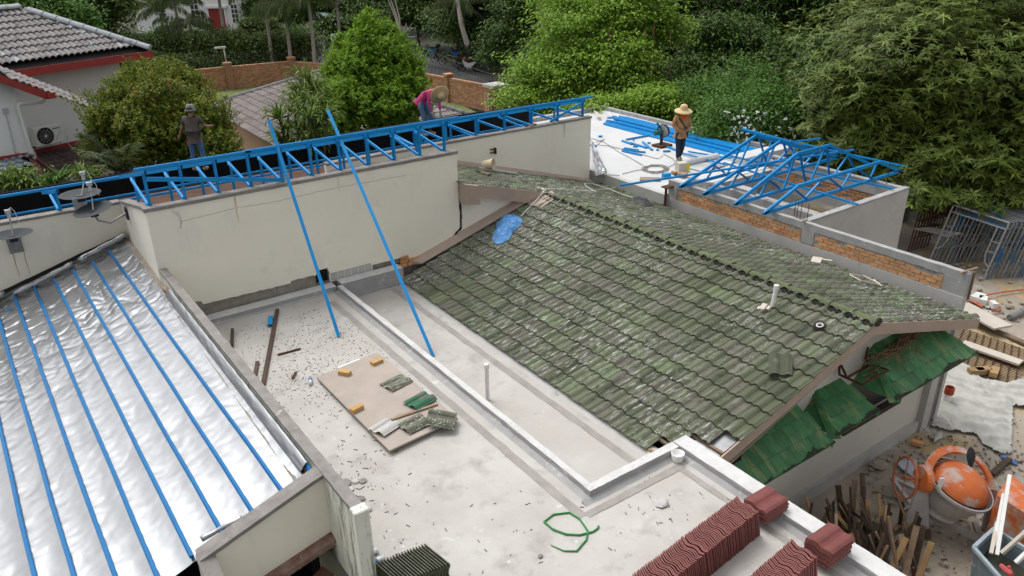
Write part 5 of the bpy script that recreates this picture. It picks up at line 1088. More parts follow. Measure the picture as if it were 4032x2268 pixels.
sl_ = thing('street_lamp', 'street lamp with a red arm and white head beside the bare tree', 'street lamp', P(1522, 190, FZ)); b_ = P(1522, 195, FZ); zt_ = ZA(1520, 75, b_)
part('pole', MB().tube([b_, (b_[0], b_[1], zt_)], .07, 8).bar((b_[0], b_[1], zt_), (b_[0]+.8, b_[1]-.4, zt_+.05), .08, .08), M_red, sl_); part('head', MB().lathe((b_[0]+1.3, b_[1]-.7, zt_+.02), [(0, .14), (.18, .1), (.26, 0), (0, -.04)], 12), M_pvc, sl_)
one('lamp_post', MB().tube([P(1472, 170, FZ), DP(1468, -20, 66)], .05, 8), M_ltgrey, 'thin tall grey post above the conical tree', 'post')
for i, (a_, b_) in enumerate([((1540, 150, 60), (2420, 470, 30)), ((1545, 158, 60), (2420, 482, 30)), ((1560, 140, 60), (2700, 500, 30)), ((520, 165, 60), (1290, 200, 60)), ((560, 185, 58), (860, 188, 58))]):
    p, q_ = DP(*a_), DP(*b_); pts = [p+(q_-p)*f-v3(0, 0, .5*math.sin(f*3.14)) for f in np.linspace(0, 1, 12)]
    one('overhead_cable', MB().tube(pts, .012, 4, False), M_black, 'thin overhead cable crossing '+['the road, upper of two', 'the road, lower of two', 'in front of the dark trees', 'in front of the palms', 'in front of the villa garden'][i], 'cable')
# ================================================================ WHITE VILLA
VL = thing('white_villa', 'white villa with a red double door and white framed windows behind the palms', 'house', P(800, 130, FZ))
Q0 = P(870, 128, FZ); vd = unit(P(960, 122, FZ)-P(640, 160, FZ)); vd = unit(v3(math.sin(az), -math.cos(az), 0)*.97+v3(CAM_DIR[0], CAM_DIR[1], 0)*-.05); vn = v3(-vd[1], vd[0], 0); vn = -vn if vn@(CAM-Q0) < 0 else vn
M_villa = mat('villa_white', (.80, .80, .79), (.74, .74, .73), 2, .8)
def vbox(nm, u0, u1, z0, z1, d0, d1, m): return part(nm, MB().hexa([Q0+vd*u0+vn*d0+v3(0, 0, z0), Q0+vd*u1+vn*d0+v3(0, 0, z0), Q0+vd*u1+vn*d1+v3(0, 0, z0), Q0+vd*u0+vn*d1+v3(0, 0, z0), Q0+vd*u0+vn*d0+v3(0, 0, z1), Q0+vd*u1+vn*d0+v3(0, 0, z1), Q0+vd*u1+vn*d1+v3(0, 0, z1), Q0+vd*u0+vn*d1+v3(0, 0, z1)]), m, VL)
sc_ = float(((Q0-CAM)@FW)/FPX)
vbox('wall', -330*sc_, 130*sc_, -.2, 7.5, -6, 0, M_villa); vbox('plinth', -330*sc_, 130*sc_, -.2, .1, 0, .6, M_kerb)
Dr = vbox('door', -35*sc_, 27*sc_, .15, 2.55, 0, .06, mat('red_door', (.30, .03, .028), (.25, .025, .022), 4, .5)); vbox('door_frame', -42*sc_, -35*sc_, .1, 2.7, 0, .12, M_villa); vbox('door_frame', 27*sc_, 34*sc_, .1, 2.7, 0, .12, M_villa); vbox('door_head', -48*sc_, 40*sc_, 2.6, 2.85, 0, .3, M_villa)
for a_, b_, z0, z1 in ((-105, -73, .75, 3.6), (-235, -205, 1.1, 3.3), (-225, -208, .0, .9), (55, 80, 1.0, 3.0)):
    fr = vbox('window', a_*sc_, b_*sc_, z0, z1, .0, .05, M_villa); nr = max(2, int((z1-z0)/.5))
    for i in range(2):
        for j in range(nr):
            ua = a_+(b_-a_)*(i/2)+1.5; ub = a_+(b_-a_)*((i+1)/2)-1.5; o = vbox('pane', ua*sc_, ub*sc_, z0+(z1-z0)*j/nr+.05, z0+(z1-z0)*(j+1)/nr-.04, .05, .07, M_glass); o.parent = fr
for z_ in (.6, 1.2, 1.8, 2.4, 3.0, 3.6): vbox('groove', -70*sc_, -50*sc_, z_, z_+.03, 0, .012, M_rawc)
vbox('wall_lamp', -62*sc_, -56*sc_, 1.6, 2.3, 0, .1, M_black)
one('green_pavilion_roof', MB().hexa([DP(1215, 72, 78), DP(1345, 74, 74), DP(1290, 52, 84), DP(1225, 50, 84), DP(1215, 69, 78), DP(1345, 71, 74), DP(1290, 49, 84), DP(1225, 47, 84)]), mat('green_sheet', (.12, .19, .17), (.1, .15, .14), 3, .6), 'low green pavilion roof behind the palms', 'roof')
WG = thing('white_gate_wall', 'white garden wall with black ironwork gate beside the conical tree', 'garden wall', P(1340, 195, FZ))
def gw_(nm, x0, x1, ytop, ybot, m, dd=0):
    a_, b_ = P(x0, ybot, FZ), P(x1, ybot-(x1-x0)*.06, FZ); n_ = unit(v3(-(b_-a_)[1], (b_-a_)[0], 0)); n_ = -n_ if n_@(CAM-a_) < 0 else n_; h_ = ZA(x0, ytop, a_)-FZ
    return part(nm, MB().hexa([a_+n_*dd, b_+n_*dd, b_-n_*.2, a_-n_*.2, a_+n_*dd+v3(0, 0, h_), b_+n_*dd+v3(0, 0, h_), b_-n_*.2+v3(0, 0, h_), a_-n_*.2+v3(0, 0, h_)]), m, WG)
gw_('wall', 1252, 1285, 143, 205, M_villa); gw_('wall', 1310, 1365, 135, 200, M_villa); gw_('pillar', 1390, 1412, 120, 195, M_villa, .1); gw_('wall', 1270, 1330, 115, 150, M_villa); gw_('coping', 1385, 1430, 113, 121, M_kerb, .3)
gw_('gate', 1366, 1389, 133, 178, M_black); gw_('gate', 1412, 1440, 124, 170, M_black); gw_('wall', 1440, 1470, 150, 190, M_rawc); gw_('wall', 1600, 1640, 145, 180, M_villa)
gw_('plaque', 1332, 1348, 154, 172, M_rawc, .03)
# ================================================================ PORCH ROOF (hipped, pinkish grey tiles)
PO = thing('porch', 'low hipped porch roof of faded pinkish grey tiles over a peach wall', 'porch', (14, 33, FZ))
PE, PT = -.8, .95; xa, xb, ya, yb2 = 9.6, 18.4, 27.8, 39.4; rx0 = (xa+xb)/2; ry0, ry1 = ya+4.4, yb2-4.4
pprof = [(0, 0), (.12, .03), (.3, .045), (.45, .02), (.5, .0), (.62, .03), (.8, .045), (.95, .02), (1.02, 0)]
M_pt = mat('faded_porch_tile', (.29, .245, .23), (.20, .18, .175), 3, .9, .004, 40, rand=.16, spots=[((.13, .12, .12), 5, .6, .1), ((.42, .40, .40), 4, .6, .1)]); M_ptA = mat('faded_porch_tile_mass', (.29, .245, .23), (.20, .18, .175), 3, .9, .004, 40, rand=.16, attr=True, spots=[((.13, .12, .12), 5, .6, .1), ((.42, .40, .40), 4, .6, .1)])
pme = tile_me('tile', .32, .38, pprof, .03, M_pt)
sp_ = (PT-PE)/4.4; cp_ = 1/math.hypot(1, sp_)
part('deck', MB().add([(xa, ya, PE), (xb, ya, PE), (xb, yb2, PE), (xa, yb2, PE), (rx0, ry0, PT), (rx0, ry1, PT)], [(0, 1, 4), (1, 2, 5, 4), (2, 3, 5), (3, 0, 4, 5), (3, 2, 1, 0)]), M_felt, PO)
tiled(pme, PO, (xa-.1, yb2, PE-.04), v3(0, -1, 0), v3(cp_, 0, sp_*cp_), v3(-sp_*cp_, 0, cp_), 37, 15, .32, .335, lambda p, r_, c_: p[0] < rx0 and p[1] > ya+(p[0]-xa)-.1 and p[1] < yb2-(p[0]-xa)+.1, M_ptA, 240, .03)
tiled(pme, PO, (xa, ya-.1, PE-.04), v3(1, 0, 0), v3(0, cp_, sp_*cp_), v3(0, -sp_*cp_, cp_), 28, 15, .32, .335, lambda p, r_, c_: p[1] < ry0 and p[0] > xa+(p[1]-ya)-.1 and p[0] < xb-(p[1]-ya)+.1, M_ptA, 60, .03)
M_pcap = mat('porch_ridge', (.20, .20, .205), (.12, .12, .125), 4, .9, .004)
for a_, b_ in (((xa, ya, PE), (rx0, ry0, PT)), ((xb, ya, PE), (rx0, ry0, PT)), ((xa, yb2, PE), (rx0, ry1, PT)), ((rx0, ry0, PT), (rx0, ry1, PT))):
    a_, b_ = v3(*a_), v3(*b_); L_ = np.linalg.norm(b_-a_); d = unit(b_-a_); k = int(L_/.42); sx = unit(np.cross(d, (0, 0, 1))); nn = np.cross(sx, d)
    cm2 = cap_me('ridge_tile', .48, .17, .13, M_pcap)
    for j in range(k): place('ridge_tile', cm2, None, PO, frameM(a_+d*(j*.42)+nn*.03, sx, d, nn))
M_peach = mat('peach_wall', (.62, .40, .27), (.56, .36, .24), 2, .85)
part('wall', MB().box((xa+.5, ya+.5, FZ), (xa+.7, yb2-.5, PE-.02)).box((xa+.5, ya+.5, FZ), (xb-.5, ya+.7, PE-.02)), M_peach, PO)
part('wall', MB().box((7.2, 27.0, FZ), (9.6, 27.2, -1.5)), M_peach, PO)
# ================================================================ WHITE HOUSE, LEFT
hu = v3(math.cos(R(22.8)), math.sin(R(22.8)), 0); hv = v3(-hu[1], hu[0], 0)            # along the facade, into the house
HO = DP(467, 400, 29.5); wp = lambda px, py, d=0: PL(px, py, hv, HO+hv*d)
WH = thing('white_house', 'white house with grey tiled hip roof and red fascias at the left', 'house', (0, 28, FZ))
M_hw = mat('white_house_paint', (.80, .81, .81), (.76, .77, .77), 1.2, .85, .002, 20); M_fas = mat('red_fascia', (.36, .045, .04), (.28, .04, .035), 3, .6, 0, spots=[((.12, .03, .03), 6, .62, .06), ((.45, .3, .28), 11, .7, .04)])
wr = wp(467, 240)
def hbox(nm, a, b, dep, m, z0=None, z1=None): # a,b world points on facade, extrude into house
    a, b = np.array(a), np.array(b); z0 = a[2] if z0 is None else z0; z1 = b[2] if z1 is None else z1
    q = [v3(a[0], a[1], z0), v3(b[0], b[1], z0)]; e = hv*dep; return part(nm, MB().hexa([q[0], q[1], q[1]+e, q[0]+e, q[0]+v3(0, 0, z1-z0), q[1]+v3(0, 0, z1-z0), q[1]+e+v3(0, 0, z1-z0), q[0]+e+v3(0, 0, z1-z0)]), m, WH)
wl = wp(-60, 400); ztop = wp(467, 238)[2]+.25
hbox('wall', wl, wr, 8, M_hw, FZ, ztop)
band0, band1 = wp(120, 603), wp(400, 545); hbox('band', wl-hv*.02, band1-hv*.02, .02, M_fas, band1[2]-.12, band1[2]+.13)
# main roof: plane through eave, rising 27 degrees
E0 = wp(0, 262, -1.1); E1 = wp(592, 207, -1.1); ez = (E0[2]+E1[2])/2; th = R(25); E0[2] = E1[2] = ez
rb_ = v3(hv[0]*math.cos(th), hv[1]*math.cos(th), math.sin(th)); rn = np.cross(hu, rb_); hp = lambda px, py: PL(px, py, rn, E1)
A_ = hp(75, 33); poly_ = [(E0-hu*3), E1, A_, A_-hu*6]
part('roof_deck', MB().prism([p_-rn*.06 for p_ in poly_], -rn*.05), M_felt, WH)
part('roof_side', MB().add([E1-rn*.03, E1+hv*9.5, A_+hv*.2-rn*.03, E1+hv*9.5-hu*4], [(0, 1, 2)]), M_felt, WH)
def loc2(p): d = p-E0; return (float(d@hu), float(d@rb_))
pg = [loc2(p_) for p_ in poly_]
hprof = [(0, -.0), (.1, .045), (.25, .075), (.4, .045), (.5, .0), (.6, .045), (.75, .075), (.9, .045), (1.0, .0)]
M_ht = mat('grey_house_tile', (.27, .255, .25), (.19, .18, .18), 3, .8, .004, 40, rand=.14, spots=[((.075, .07, .07), 2.5, .57, .10), ((.40, .45, .48), 1.6, .60, .05)]); M_htA = mat('grey_house_tile_mass', (.27, .255, .25), (.19, .18, .18), 3, .8, .004, 40, rand=.14, attr=True, spots=[((.075, .07, .07), 2.5, .57, .10), ((.40, .45, .48), 1.6, .60, .05)])
hme = tile_me('tile', .44, .47, hprof, .03, M_ht)
def keepH(p, r_, c_): x, y = loc2(p); return inpoly(x, y-.05, pg)
tiled(hme, WH, E0-hu*2.2-rb_*.12-rn*.02, hu, rb_, rn, 20, 16, .44, .41, keepH, M_htA, 300, .05)
M_hcap = mat('hip_cap_grey', (.34, .36, .385), (.26, .28, .30), 4, .7, .003, spots=[((.08, .08, .08), 5, .62, .08)])
L_ = np.linalg.norm(A_-E1); d = unit(A_-E1); sx = unit(np.cross(d, (0, 0, 1))); nn = np.cross(sx, d); cm3 = cap_me('hip_tile', .52, .24, .15, M_hcap)
for j in range(int(L_/.46)): place('hip_tile', cm3, None, WH, frameM(E1+d*(j*.46)+nn*.05, sx, d, nn))
for j in range(12): place('hip_tile', cm3, None, WH, frameM(A_-hu*(j*.46)+v3(0, 0, .05), hv, -hu, v3(0, 0, 1)))
part('fascia', board(E0-hu*3+rn*.0-rb_*.1, E1-rb_*.1+hu*.05, .26, .03, hv), M_fas, WH)
part('fascia', MB().bar(E1-v3(0, 0, .13)-rb_*.1, E1+hv*6-v3(0, 0, .13), .04, .26), M_fas, WH)
part('soffit', MB().prism([E0-hu*3-v3(0, 0, .27), E1-v3(0, 0, .27), E1+hv*1.2-v3(0, 0, .27), E0-hu*3+hv*1.2-v3(0, 0, .27)], (0, 0, .03)), M_fas, WH)
# near wing at far left
wq = lambda px, py: PL(px, py, hv, HO-hv*3.2)
n0, n1 = wq(-80, 500), wq(52, 345); n2 = wq(115, 610)
part('wing_wall', MB().hexa([v3(n0[0], n0[1], FZ), v3(n1[0], n1[1], FZ), v3(n1[0], n1[1], FZ)+hv*3.3, v3(n0[0], n0[1], FZ)+hv*3.3, v3(n0[0], n0[1], n1[2]+.25), v3(n1[0], n1[1], n1[2]+.25), v3(n1[0], n1[1], n1[2]+.25)+hv*3.3, v3(n0[0], n0[1], n1[2]+.25)+hv*3.3]), mat('wing_paint', (.84, .85, .84), (.8, .81, .8), 1.2, .85), WH)
wa, wb = wq(-90, 285)-hv*.6, wq(150, 372)-hv*.5
part('wing_fascia', MB().bar(wa-v3(0, 0, .0), wb, .04, .22), M_fas, WH); part('gutter_end', MB().obox(wb+hu*.1, hu, hv, (0, 0, 1), .12, .1, .09), M_fas, WH)
wt = unit(v3(*(wb-wa)))
M_wt = mat('streaked_tile', (.30, .28, .28), (.12, .11, .11), 6, .9, .004, 50, stretch=(1, 1, 4), spots=[((.30, .08, .05), 2, .6, .06)])
wm = tile_me('tile', .44, .6, hprof, .03, M_wt); wn = unit(np.cross(wt, hv+v3(0, 0, .35)))
wb2 = unit(np.cross(wn, wt))
for k in range(7):
    for r_ in range(2): place('tile', wm, None, WH, frameM(wa+wt*(.30*k+.5)*1.3+wb2*(r_*.45)+wn*.10+v3(0, 0, .02*r_), wt, wb2, wn))
part('wing_roof_deck', MB().prism([wa+wn*.02, wb+wn*.02, wb+wb2*1.2+wn*.02, wa+wb2*1.2+wn*.02], -wn*.04), M_felt, WH)
# downpipe
d0 = [wq(158, 368), wq(165, 392), wq(160, 400), wq(68, 408), wq(62, 416), wq(78, 470), wq(105, 560), wq(130, 628)]
part('downpipe', MB().tube([p_-hv*.12 for p_ in d0], .055, 8), M_pvc, WH)
part('drain_pipe', MB().tube([p_-hv*.15 for p_ in (wq(128, 622), wq(180, 660), wq(262, 700))], .06, 8), mat('maroon_pipe', (.16, .05, .05), (.2, .12, .11), 4, .6), WH)
part('drain_pipe_end', MB().tube([wq(262, 700)-hv*.15, wq(276, 712)-hv*.15], .066, 8), M_pvc, WH)
part('conduit', MB().tube([wq(20, 440)-hv*.02, wq(40, 520)-hv*.02, wq(58, 600)-hv*.02, wq(85, 606)-hv*.02], .02, 6).obox(wq(19, 436)-hv*.03, hu, hv, (0, 0, 1), .07, .04, .07), M_ltgrey, WH)
# lower roofs
def lowroof(nm, quad, m, mcol, w_, e_, n_max=200, prof=hprof):
    a, b, c, d_ = quad; u_ = unit(b-a); vv = unit((d_-a)-u_*((d_-a)@u_)); n_ = np.cross(u_, vv)
    if n_[2] < 0: n_ = -n_
    S = part('roof_deck', MB().prism([p_-n_*.05 for p_ in quad], -n_*.04), M_felt, WH); pg_ = [(float((p_-a)@u_), float((p_-a)@vv)) for p_ in quad]; me_ = tile_me('tile', w_, e_*1.12, prof, .03, m); k = 0
    xs = [p_[0] for p_ in pg_]; ys = [p_[1] for p_ in pg_]; y = min(ys)
    while y < max(ys):
        x = min(xs)
        while x < max(xs):
            if inpoly(x+w_/2, y+e_/2, pg_): place('tile', me_, None, WH, frameM(a+u_*x+vv*y+n_*.05, u_, vv, n_) @ Matrix.Rotation(-.09, 4, 'X')); k += 1
            x += w_
        y += e_
M_lt = mat('brown_lower_tile', (.115, .085, .08), (.085, .065, .06), 3, .85, .004, 40, rand=.12); M_lb = mat('blue_grey_tile', (.21, .26, .31), (.16, .2, .24), 3, .8, .003, 40, rand=.12, spots=[((.4, .22, .12), 1.6, .7, .03)])
lz = lambda px, py, dd, zo_=0: PL(px, py, hv, HO+hv*dd)
a_, b_ = lz(190, 745, -3.4), lz(520, 690, -3.4); zz = (a_[2]+b_[2])/2; a_[2] = b_[2] = zz; c_, d_ = lz(420, 552, -.02), lz(125, 612, -.02); zz = (c_[2]+d_[2])/2; c_[2] = d_[2] = zz
lowroof('lower', [a_, b_, c_, d_], M_lt, None, .44, .42)
a_, b_ = lz(-80, 745, -5.6), lz(150, 735, -5.6); b_[2] = a_[2] = (a_[2]+b_[2])/2; c_, d_ = lz(112, 620, -3.25), lz(-80, 650, -3.25); c_[2] = d_[2] = (c_[2]+d_[2])/2
lowroof('lower', [a_, b_, c_, d_], M_lb, None, .44, .42)
part('valley', MB().prism([lz(112, 615, -3.3), lz(140, 600, -2.6), lz(185, 735, -4.6), lz(148, 740, -5.6)], (0, 0, .05)), mat('maroon_valley', (.2, .06, .06), (.16, .05, .05), 3, .8), WH)
part('wing_band', MB().bar(lz(-80, 648, -3.3), lz(112, 618, -3.3), .05, .28), M_fas, WH)
# air conditioner
ac = thing('air_conditioner', 'white air conditioner condenser with round black fan grille on the house wall', 'air conditioner', wp(165, 580)); a_ = wp(112, 572)-hv*.5; 
sA = 1.1; q0 = wp(112, 573)-hv*.42; W_, H_ = .98, .66
part('case', MB().obox(q0+hu*W_/2+v3(0, 0, H_/2), hu, hv, (0, 0, 1), W_/2, .17, H_/2), M_pvc, ac, bev=.02)
fc = q0+hu*.36+v3(0, 0, .33)-hv*.175
part('fan_grille', MB().lathe(fc, [(0, .0), (.27, .0), (.285, .01), (.29, .0)], 24, -hv), M_black, ac)
q = MB()
for k in range(12): t_ = k*math.pi/6; q.bar(fc-hv*.012, fc-hv*.012+(hu*math.cos(t_)+v3(0, 0, 1)*math.sin(t_))*.27, .008, .004)
for r_ in (.1, .19): q.lathe(fc-hv*.012, [(r_-.004, 0), (r_+.004, 0)], 24, -hv)
part('grille_ribs', q, M_ltgrey, ac); part('fan_hub', MB().lathe(fc-hv*.02, [(0, .01), (.04, .01), (.045, 0)], 12, -hv), M_pvc, ac)
M_logo = mat('blue_print', (.05, .16, .42), (.04, .14, .38), 5, .5)
part('stripe', MB().bar(q0+hu*.66+v3(0, 0, .10)-hv*.176, q0+hu*.93+v3(0, 0, .42)-hv*.176, .004, .02, (0, 1, 0)), M_logo, ac); part('name_print', MB().obox(q0+hu*.78+v3(0, 0, .52)-hv*.176, hu, hv, (0, 0, 1), .13, .003, .018), M_logo, ac)
part('bracket', MB().bar(q0+v3(0, 0, -.03), q0+hv*.42+v3(0, 0, -.03), .05, .05).bar(q0+hu*.9+v3(0, 0, -.03), q0+hu*.9+hv*.42+v3(0, 0, -.03), .05, .05), M_black, ac)
cbl = [wp(270, 530), wp(262, 560), wp(258, 610)-hv*1.2, wp(230, 650)-hv*2.2, wp(180, 658)-hv*2.6]
one('loose_cable', MB().tube(cbl, .012, 5), M_ltgrey, 'thin grey cable hanging from the white house wall over the brown roof', 'cable')
# ================================================================ THINGS ON THE TERRACE
up3 = v3(0, 0, 1)
def flat_tile(px, py, z, yaw, m, label, group=None, tiltx=0., tilty=0., prof=None, name='loose_tile', sc=1., w_=.33, l_=.42, th=.014, p=None):
    me_ = tile_me('tile', w_, l_, prof or PR, th, m); o = link(name, me_); p = P(px, py, z) if p is None else p
    Mx = Matrix.Translation(Vector(p)) @ Matrix.Rotation(yaw, 4, 'Z') @ Matrix.Rotation(tiltx, 4, 'X') @ Matrix.Rotation(tilty, 4, 'Y') @ Matrix.Translation((-w_/2, -l_/2, 0)); o.matrix_basis = Mx
    return tag(o, label, 'roof tile', group)
q_ = [P(x, y, .05) for x, y in [(1247, 1490), (1534, 1783), (1805, 1653), (1487, 1396)]]; q_[1][2] += .01; q_[3][2] += .02
ply = one('plywood_board', MB().prism(q_[::-1] if False else q_, (0, 0, .03)), M_ply, 'large stained plywood board lying on the terrace with bricks and tiles on it', 'board', bev=.004)
for (x, y, yaw, lab) in [(1358, 1474, 2.2, 'yellowish brick at the left corner of the plywood board'), (1484, 1432, .15, 'orange brick farthest back on the plywood board'), (1405, 1616, .2, 'orange brick at the near left edge of the plywood board')]:
    p = P(x, y, .085); b = MB(); b.obox((0, 0, .035), (math.cos(yaw), math.sin(yaw), 0), (-math.sin(yaw), math.cos(yaw), 0), up3, .10, .05, .033)
    for s_ in (-.05, 0, .05): b.obox((s_*math.cos(yaw)+.051*math.sin(yaw), s_*math.sin(yaw)-.051*math.cos(yaw), .035), (math.cos(yaw), math.sin(yaw), 0), (-math.sin(yaw), math.cos(yaw), 0), up3, .012, .002, .02)
    o = b.build('brick', M_brick2, None, bev=.004); o.location = p; tag(o, lab, 'brick')
M_tg = mat('clean_green_tile', (.025, .12, .06), (.02, .10, .05), 5, .5, spots=[((.10, .11, .09), 1.9, .56, .04)])
flat_tile(1560, 1508, .10, 1.75, M_tile, 'mossy roof tile lying alone at the back of the plywood board')
flat_tile(1654, 1578, .11, 1.80, M_tg, 'half clean bright green roof tile on the plywood board')
flat_tile(1632, 1668, .11, 1.70, M_tile, 'mossy roof tile by the near edge of the plywood, beside the upturned one')
flat_tile(1738, 1650, .16, .9, M_tile, 'mossy roof tile tipped over the right edge of the plywood', None, .2, -.2)
flat_tile(1515, 1682, .11, 1.9, M_rawc, 'broken grey tile at the near left of the plywood board', None, .02, .05, l_=.36)
one('timber_strip', MB().bar(P(1540, 1652, .10), P(1722, 1590, .10), .045, .02), M_wood, 'thin timber strip lying between the tiles on the plywood', 'timber')
one('white_plank', MB().bar(P(1332, 1452, .03), P(1420, 1418, .03), .08, .03), M_pvc, 'short white strip against the far edge of the plywood board', 'board')
one('rusty_bar', MB().bar(P(1092, 1218, .03), P(1036, 1514, .03), .07, .03), M_woodd, 'long dark rusty bar lying on the terrace beside the parapet', 'bar')
one('rusty_bar', MB().bar(P(915, 1296, .05), P(912, 1362, .05), .05, .04), M_woodd, 'short dark stub next to the parapet, left of the long rusty bar', 'bar')
one('rusty_bar', MB().bar(P(1014, 1424, .03), P(1004, 1476, .03), .06, .03), M_woodd, 'short dark piece at the foot of the long rusty bar', 'bar')
one('wood_sliver', MB().bar(P(1093, 1397, .02), P(1184, 1372, .02), .03, .02), M_rust, 'reddish brown stick lying between the rusty bar and plywood', 'stick')
one('wood_sliver', MB().bar(P(1152, 1490, .02), P(1165, 1465, .02), .035, .02), M_rust, 'tiny reddish stick just left of the plywood board', 'stick')
chan(P(1066, 1248, .04), P(1063, 1282, .04), 'small blue steel offcut beside the long rusty bar', .09, .05)
def bottle(px, py, z, yaw, label):
    t = thing('water_bottle', label, 'bottle', P(px, py, z)); c = P(px, py, z+.035); d = v3(math.cos(yaw), math.sin(yaw), 0)
    M_pet = M_pet_; part('body', MB().lathe(c, [(0, 0), (.034, .01), (.033, .09), (.030, .1), (.033, .11), (.033, .15), (.012, .2), (.012, .22), (0, .22)], 14, d), M_pet, t, smooth=True)
    part('paper_label', MB().lathe(c, [(.0345, .10), (.0345, .15)], 14, d), M_logo, t); part('cap', MB().lathe(c, [(.015, .21), (.015, .235), (0, .235)], 10, d), M_logo, t)
M_pet_ = mat('clear_plastic', (.62, .66, .68), (.58, .62, .64), 5, .15, spec=.8)
bottle(1222, 1512, 0, 1.2, 'clear water bottle with blue label lying left of the plywood'); bottle(1490, 2165, 0, 3.0, 'clear water bottle with blue label behind the row of mossy tiles'); bottle(1515, 2192, 0, 3.2, 'second water bottle with blue label, against the row of mossy tiles')
def stone(px, py, z, r, m, seed, flat=.5):
    b = MB(); c = P(px, py, z+r*flat*.5); rr = random.Random(seed); ps = []
    k = 8
    for j, (zz, s_) in enumerate([(-.5, .8), (0, 1), (.5, .75)]):
        for i in range(k): a = 2*math.pi*i/k; q = r*s_*(.75+.4*rr.random()); ps.append(c+v3(math.cos(a)*q, math.sin(a)*q, zz*r*flat+rr.uniform(-.01, .01)))
    fs = [tuple(range(k))[::-1], tuple(range(2*k, 3*k))]+[(j*k+i, j*k+(i+1) % k, (j+1)*k+(i+1) % k, (j+1)*k+i) for j in range(2) for i in range(k)]
    return b.add(ps, fs)
for i, (x, y, r) in enumerate([(1352, 1905, .1), (1378, 1925, .07), (1400, 1895, .06), (1427, 1893, .06), (1330, 1865, .06), (1378, 1945, .06), (1420, 1965, .07), (1437, 2005, .09), (1448, 1990, .05)]):
    one('tile_shard', stone(x, y, 0, r, None, i, .35), M_rawc if i % 3 else M_cope, 'grey broken tile shard on the terrace beside the parapet end', 'rubble', 'grey tile shards beside the parapet end')
one('mortar_lump', stone(2606, 1978, 0, .10, None, 40, .4), M_rawc, 'flat grey mortar lump lying alone near the inner kerb corner', 'rubble')
one('mortar_lump', stone(2128, 2190, 0, .035, None, 41, .6), M_cope, 'small dark stone below the green strap', 'rubble')
# scattered splinters and grit
db = MB()
def bit(px, py, z, l_, w_):
    p = P(px, py, z+.006); a = rnd.random()*6.28; db.obox(p, (math.cos(a), math.sin(a), 0), (-math.sin(a), math.cos(a), 0), up3, l_/2, w_/2, .004)
for k in range(260):
    c_ = rnd.choice([(1180, 1400, 130, 120), (1330, 1700, 110, 130), (1420, 1850, 110, 110), (1500, 2000, 130, 160), (1250, 1560, 100, 100), (1800, 2100, 300, 120), (2560, 1990, 200, 60), (1400, 1980, 60, 120)])
    x, y = rnd.gauss(c_[0], c_[2]), rnd.gauss(c_[1], c_[3]); p = P(x, y, 0)
    if y < 2267 and p[0] > 2.4 and (p[0] < 5.15 or (p[1] < 5.8 and p[0] < 6.8)) and p[1] < 13.5: bit(x, y, 0, rnd.choice([.012, .015, .02, .03, .05, .06])*rnd.uniform(.8, 1.2), rnd.uniform(.005, .010))
o = db.build('debris', mat('splinter', (.27, .22, .19), (.14, .11, .09), 9, .95)); tag(o, 'scatter of dark splinters and grit over the concrete terrace', 'debris', kind='stuff')
db = MB()
for k in range(900):
    y = rnd.gauss(11.5, 1.0); x = rnd.uniform(2.5, 4.9)
    if y < 13.6: a = rnd.random()*6.28; db.obox((x, y, .005), (math.cos(a), math.sin(a), 0), (-math.sin(a), math.cos(a), 0), up3, rnd.uniform(.004, .014), .004, .003)
tag(db.build('grit', mat('grit', (.26, .18, .14), (.18, .13, .11), 9, .95)), 'reddish brown grit scattered over the far part of the terrace', 'debris', kind='stuff')
def closed_tile(w, l, prof, th, m, mend):
    b = MB(); n = len(prof)
    for (u, z) in prof: b.v += [(u*w, 0, z), (u*w, l, z), (u*w, 0, z-th), (u*w, l, z-th)]
    fa, fb = [], []
    for i in range(n-1):
        a, c = 4*i, 4*i+4; fa += [(a, c, c+1, a+1), (a+2, a+3, c+3, c+2)]; fb += [(a, a+2, c+2, c), (a+1, c+1, c+3, a+3)]
    fb += [(0, 1, 3, 2), (4*n-4, 4*n-2, 4*n-1, 4*n-3)]; me_ = bpy.data.meshes.new('tile'); me_.from_pydata(b.v, [], fa+fb); me_.materials.append(m); me_.materials.append(mend)
    for i in range(len(fa), len(fa)+len(fb)): me_.polygons[i].material_index = 1
    me_.update(); return me_
PW = [(0, .0), (.08, .004), (.2, .018), (.32, .030), (.42, .026), (.52, .008), (.62, .0), (.74, .004), (.82, .016), (.9, .018), (1, .004)]
M_redface = mat('maroon_tile_end', (.27, .11, .10), (.20, .07, .062), 12, .8, .002, 40)
# standing row of mossy tiles
def put_tile(me_, Mx, name, label, cat, group):
    o = link(name, me_); o.matrix_basis = Mx; return tag(o, label, cat, group)
gm_ = closed_tile(.33, .42, PW, .016, mat('dark_moss_tile', (.085, .105, .05), (.05, .06, .035), 9, .95, .005, 50, rand=.2, spots=[((.3, .3, .27), 20, .68, .04)]), mat('dark_moss_tile_end', (.14, .14, .11), (.05, .055, .035), 14, .95))
for k in range(18):
    x = 2.40+.034*k; Mx = frameM((x, 6.22-.004*k-rnd.uniform(0, .012), .012), v3(.12, 0, 1), v3(.18, -1, 0), unit(np.cross(v3(.12, 0, 1), v3(.18, -1, 0))))
    put_tile(gm_, Mx, 'mossy_tile', 'mossy roof tile standing on edge in the row beside the parapet end', 'roof tile', 'mossy tiles standing in a row beside the parapet')
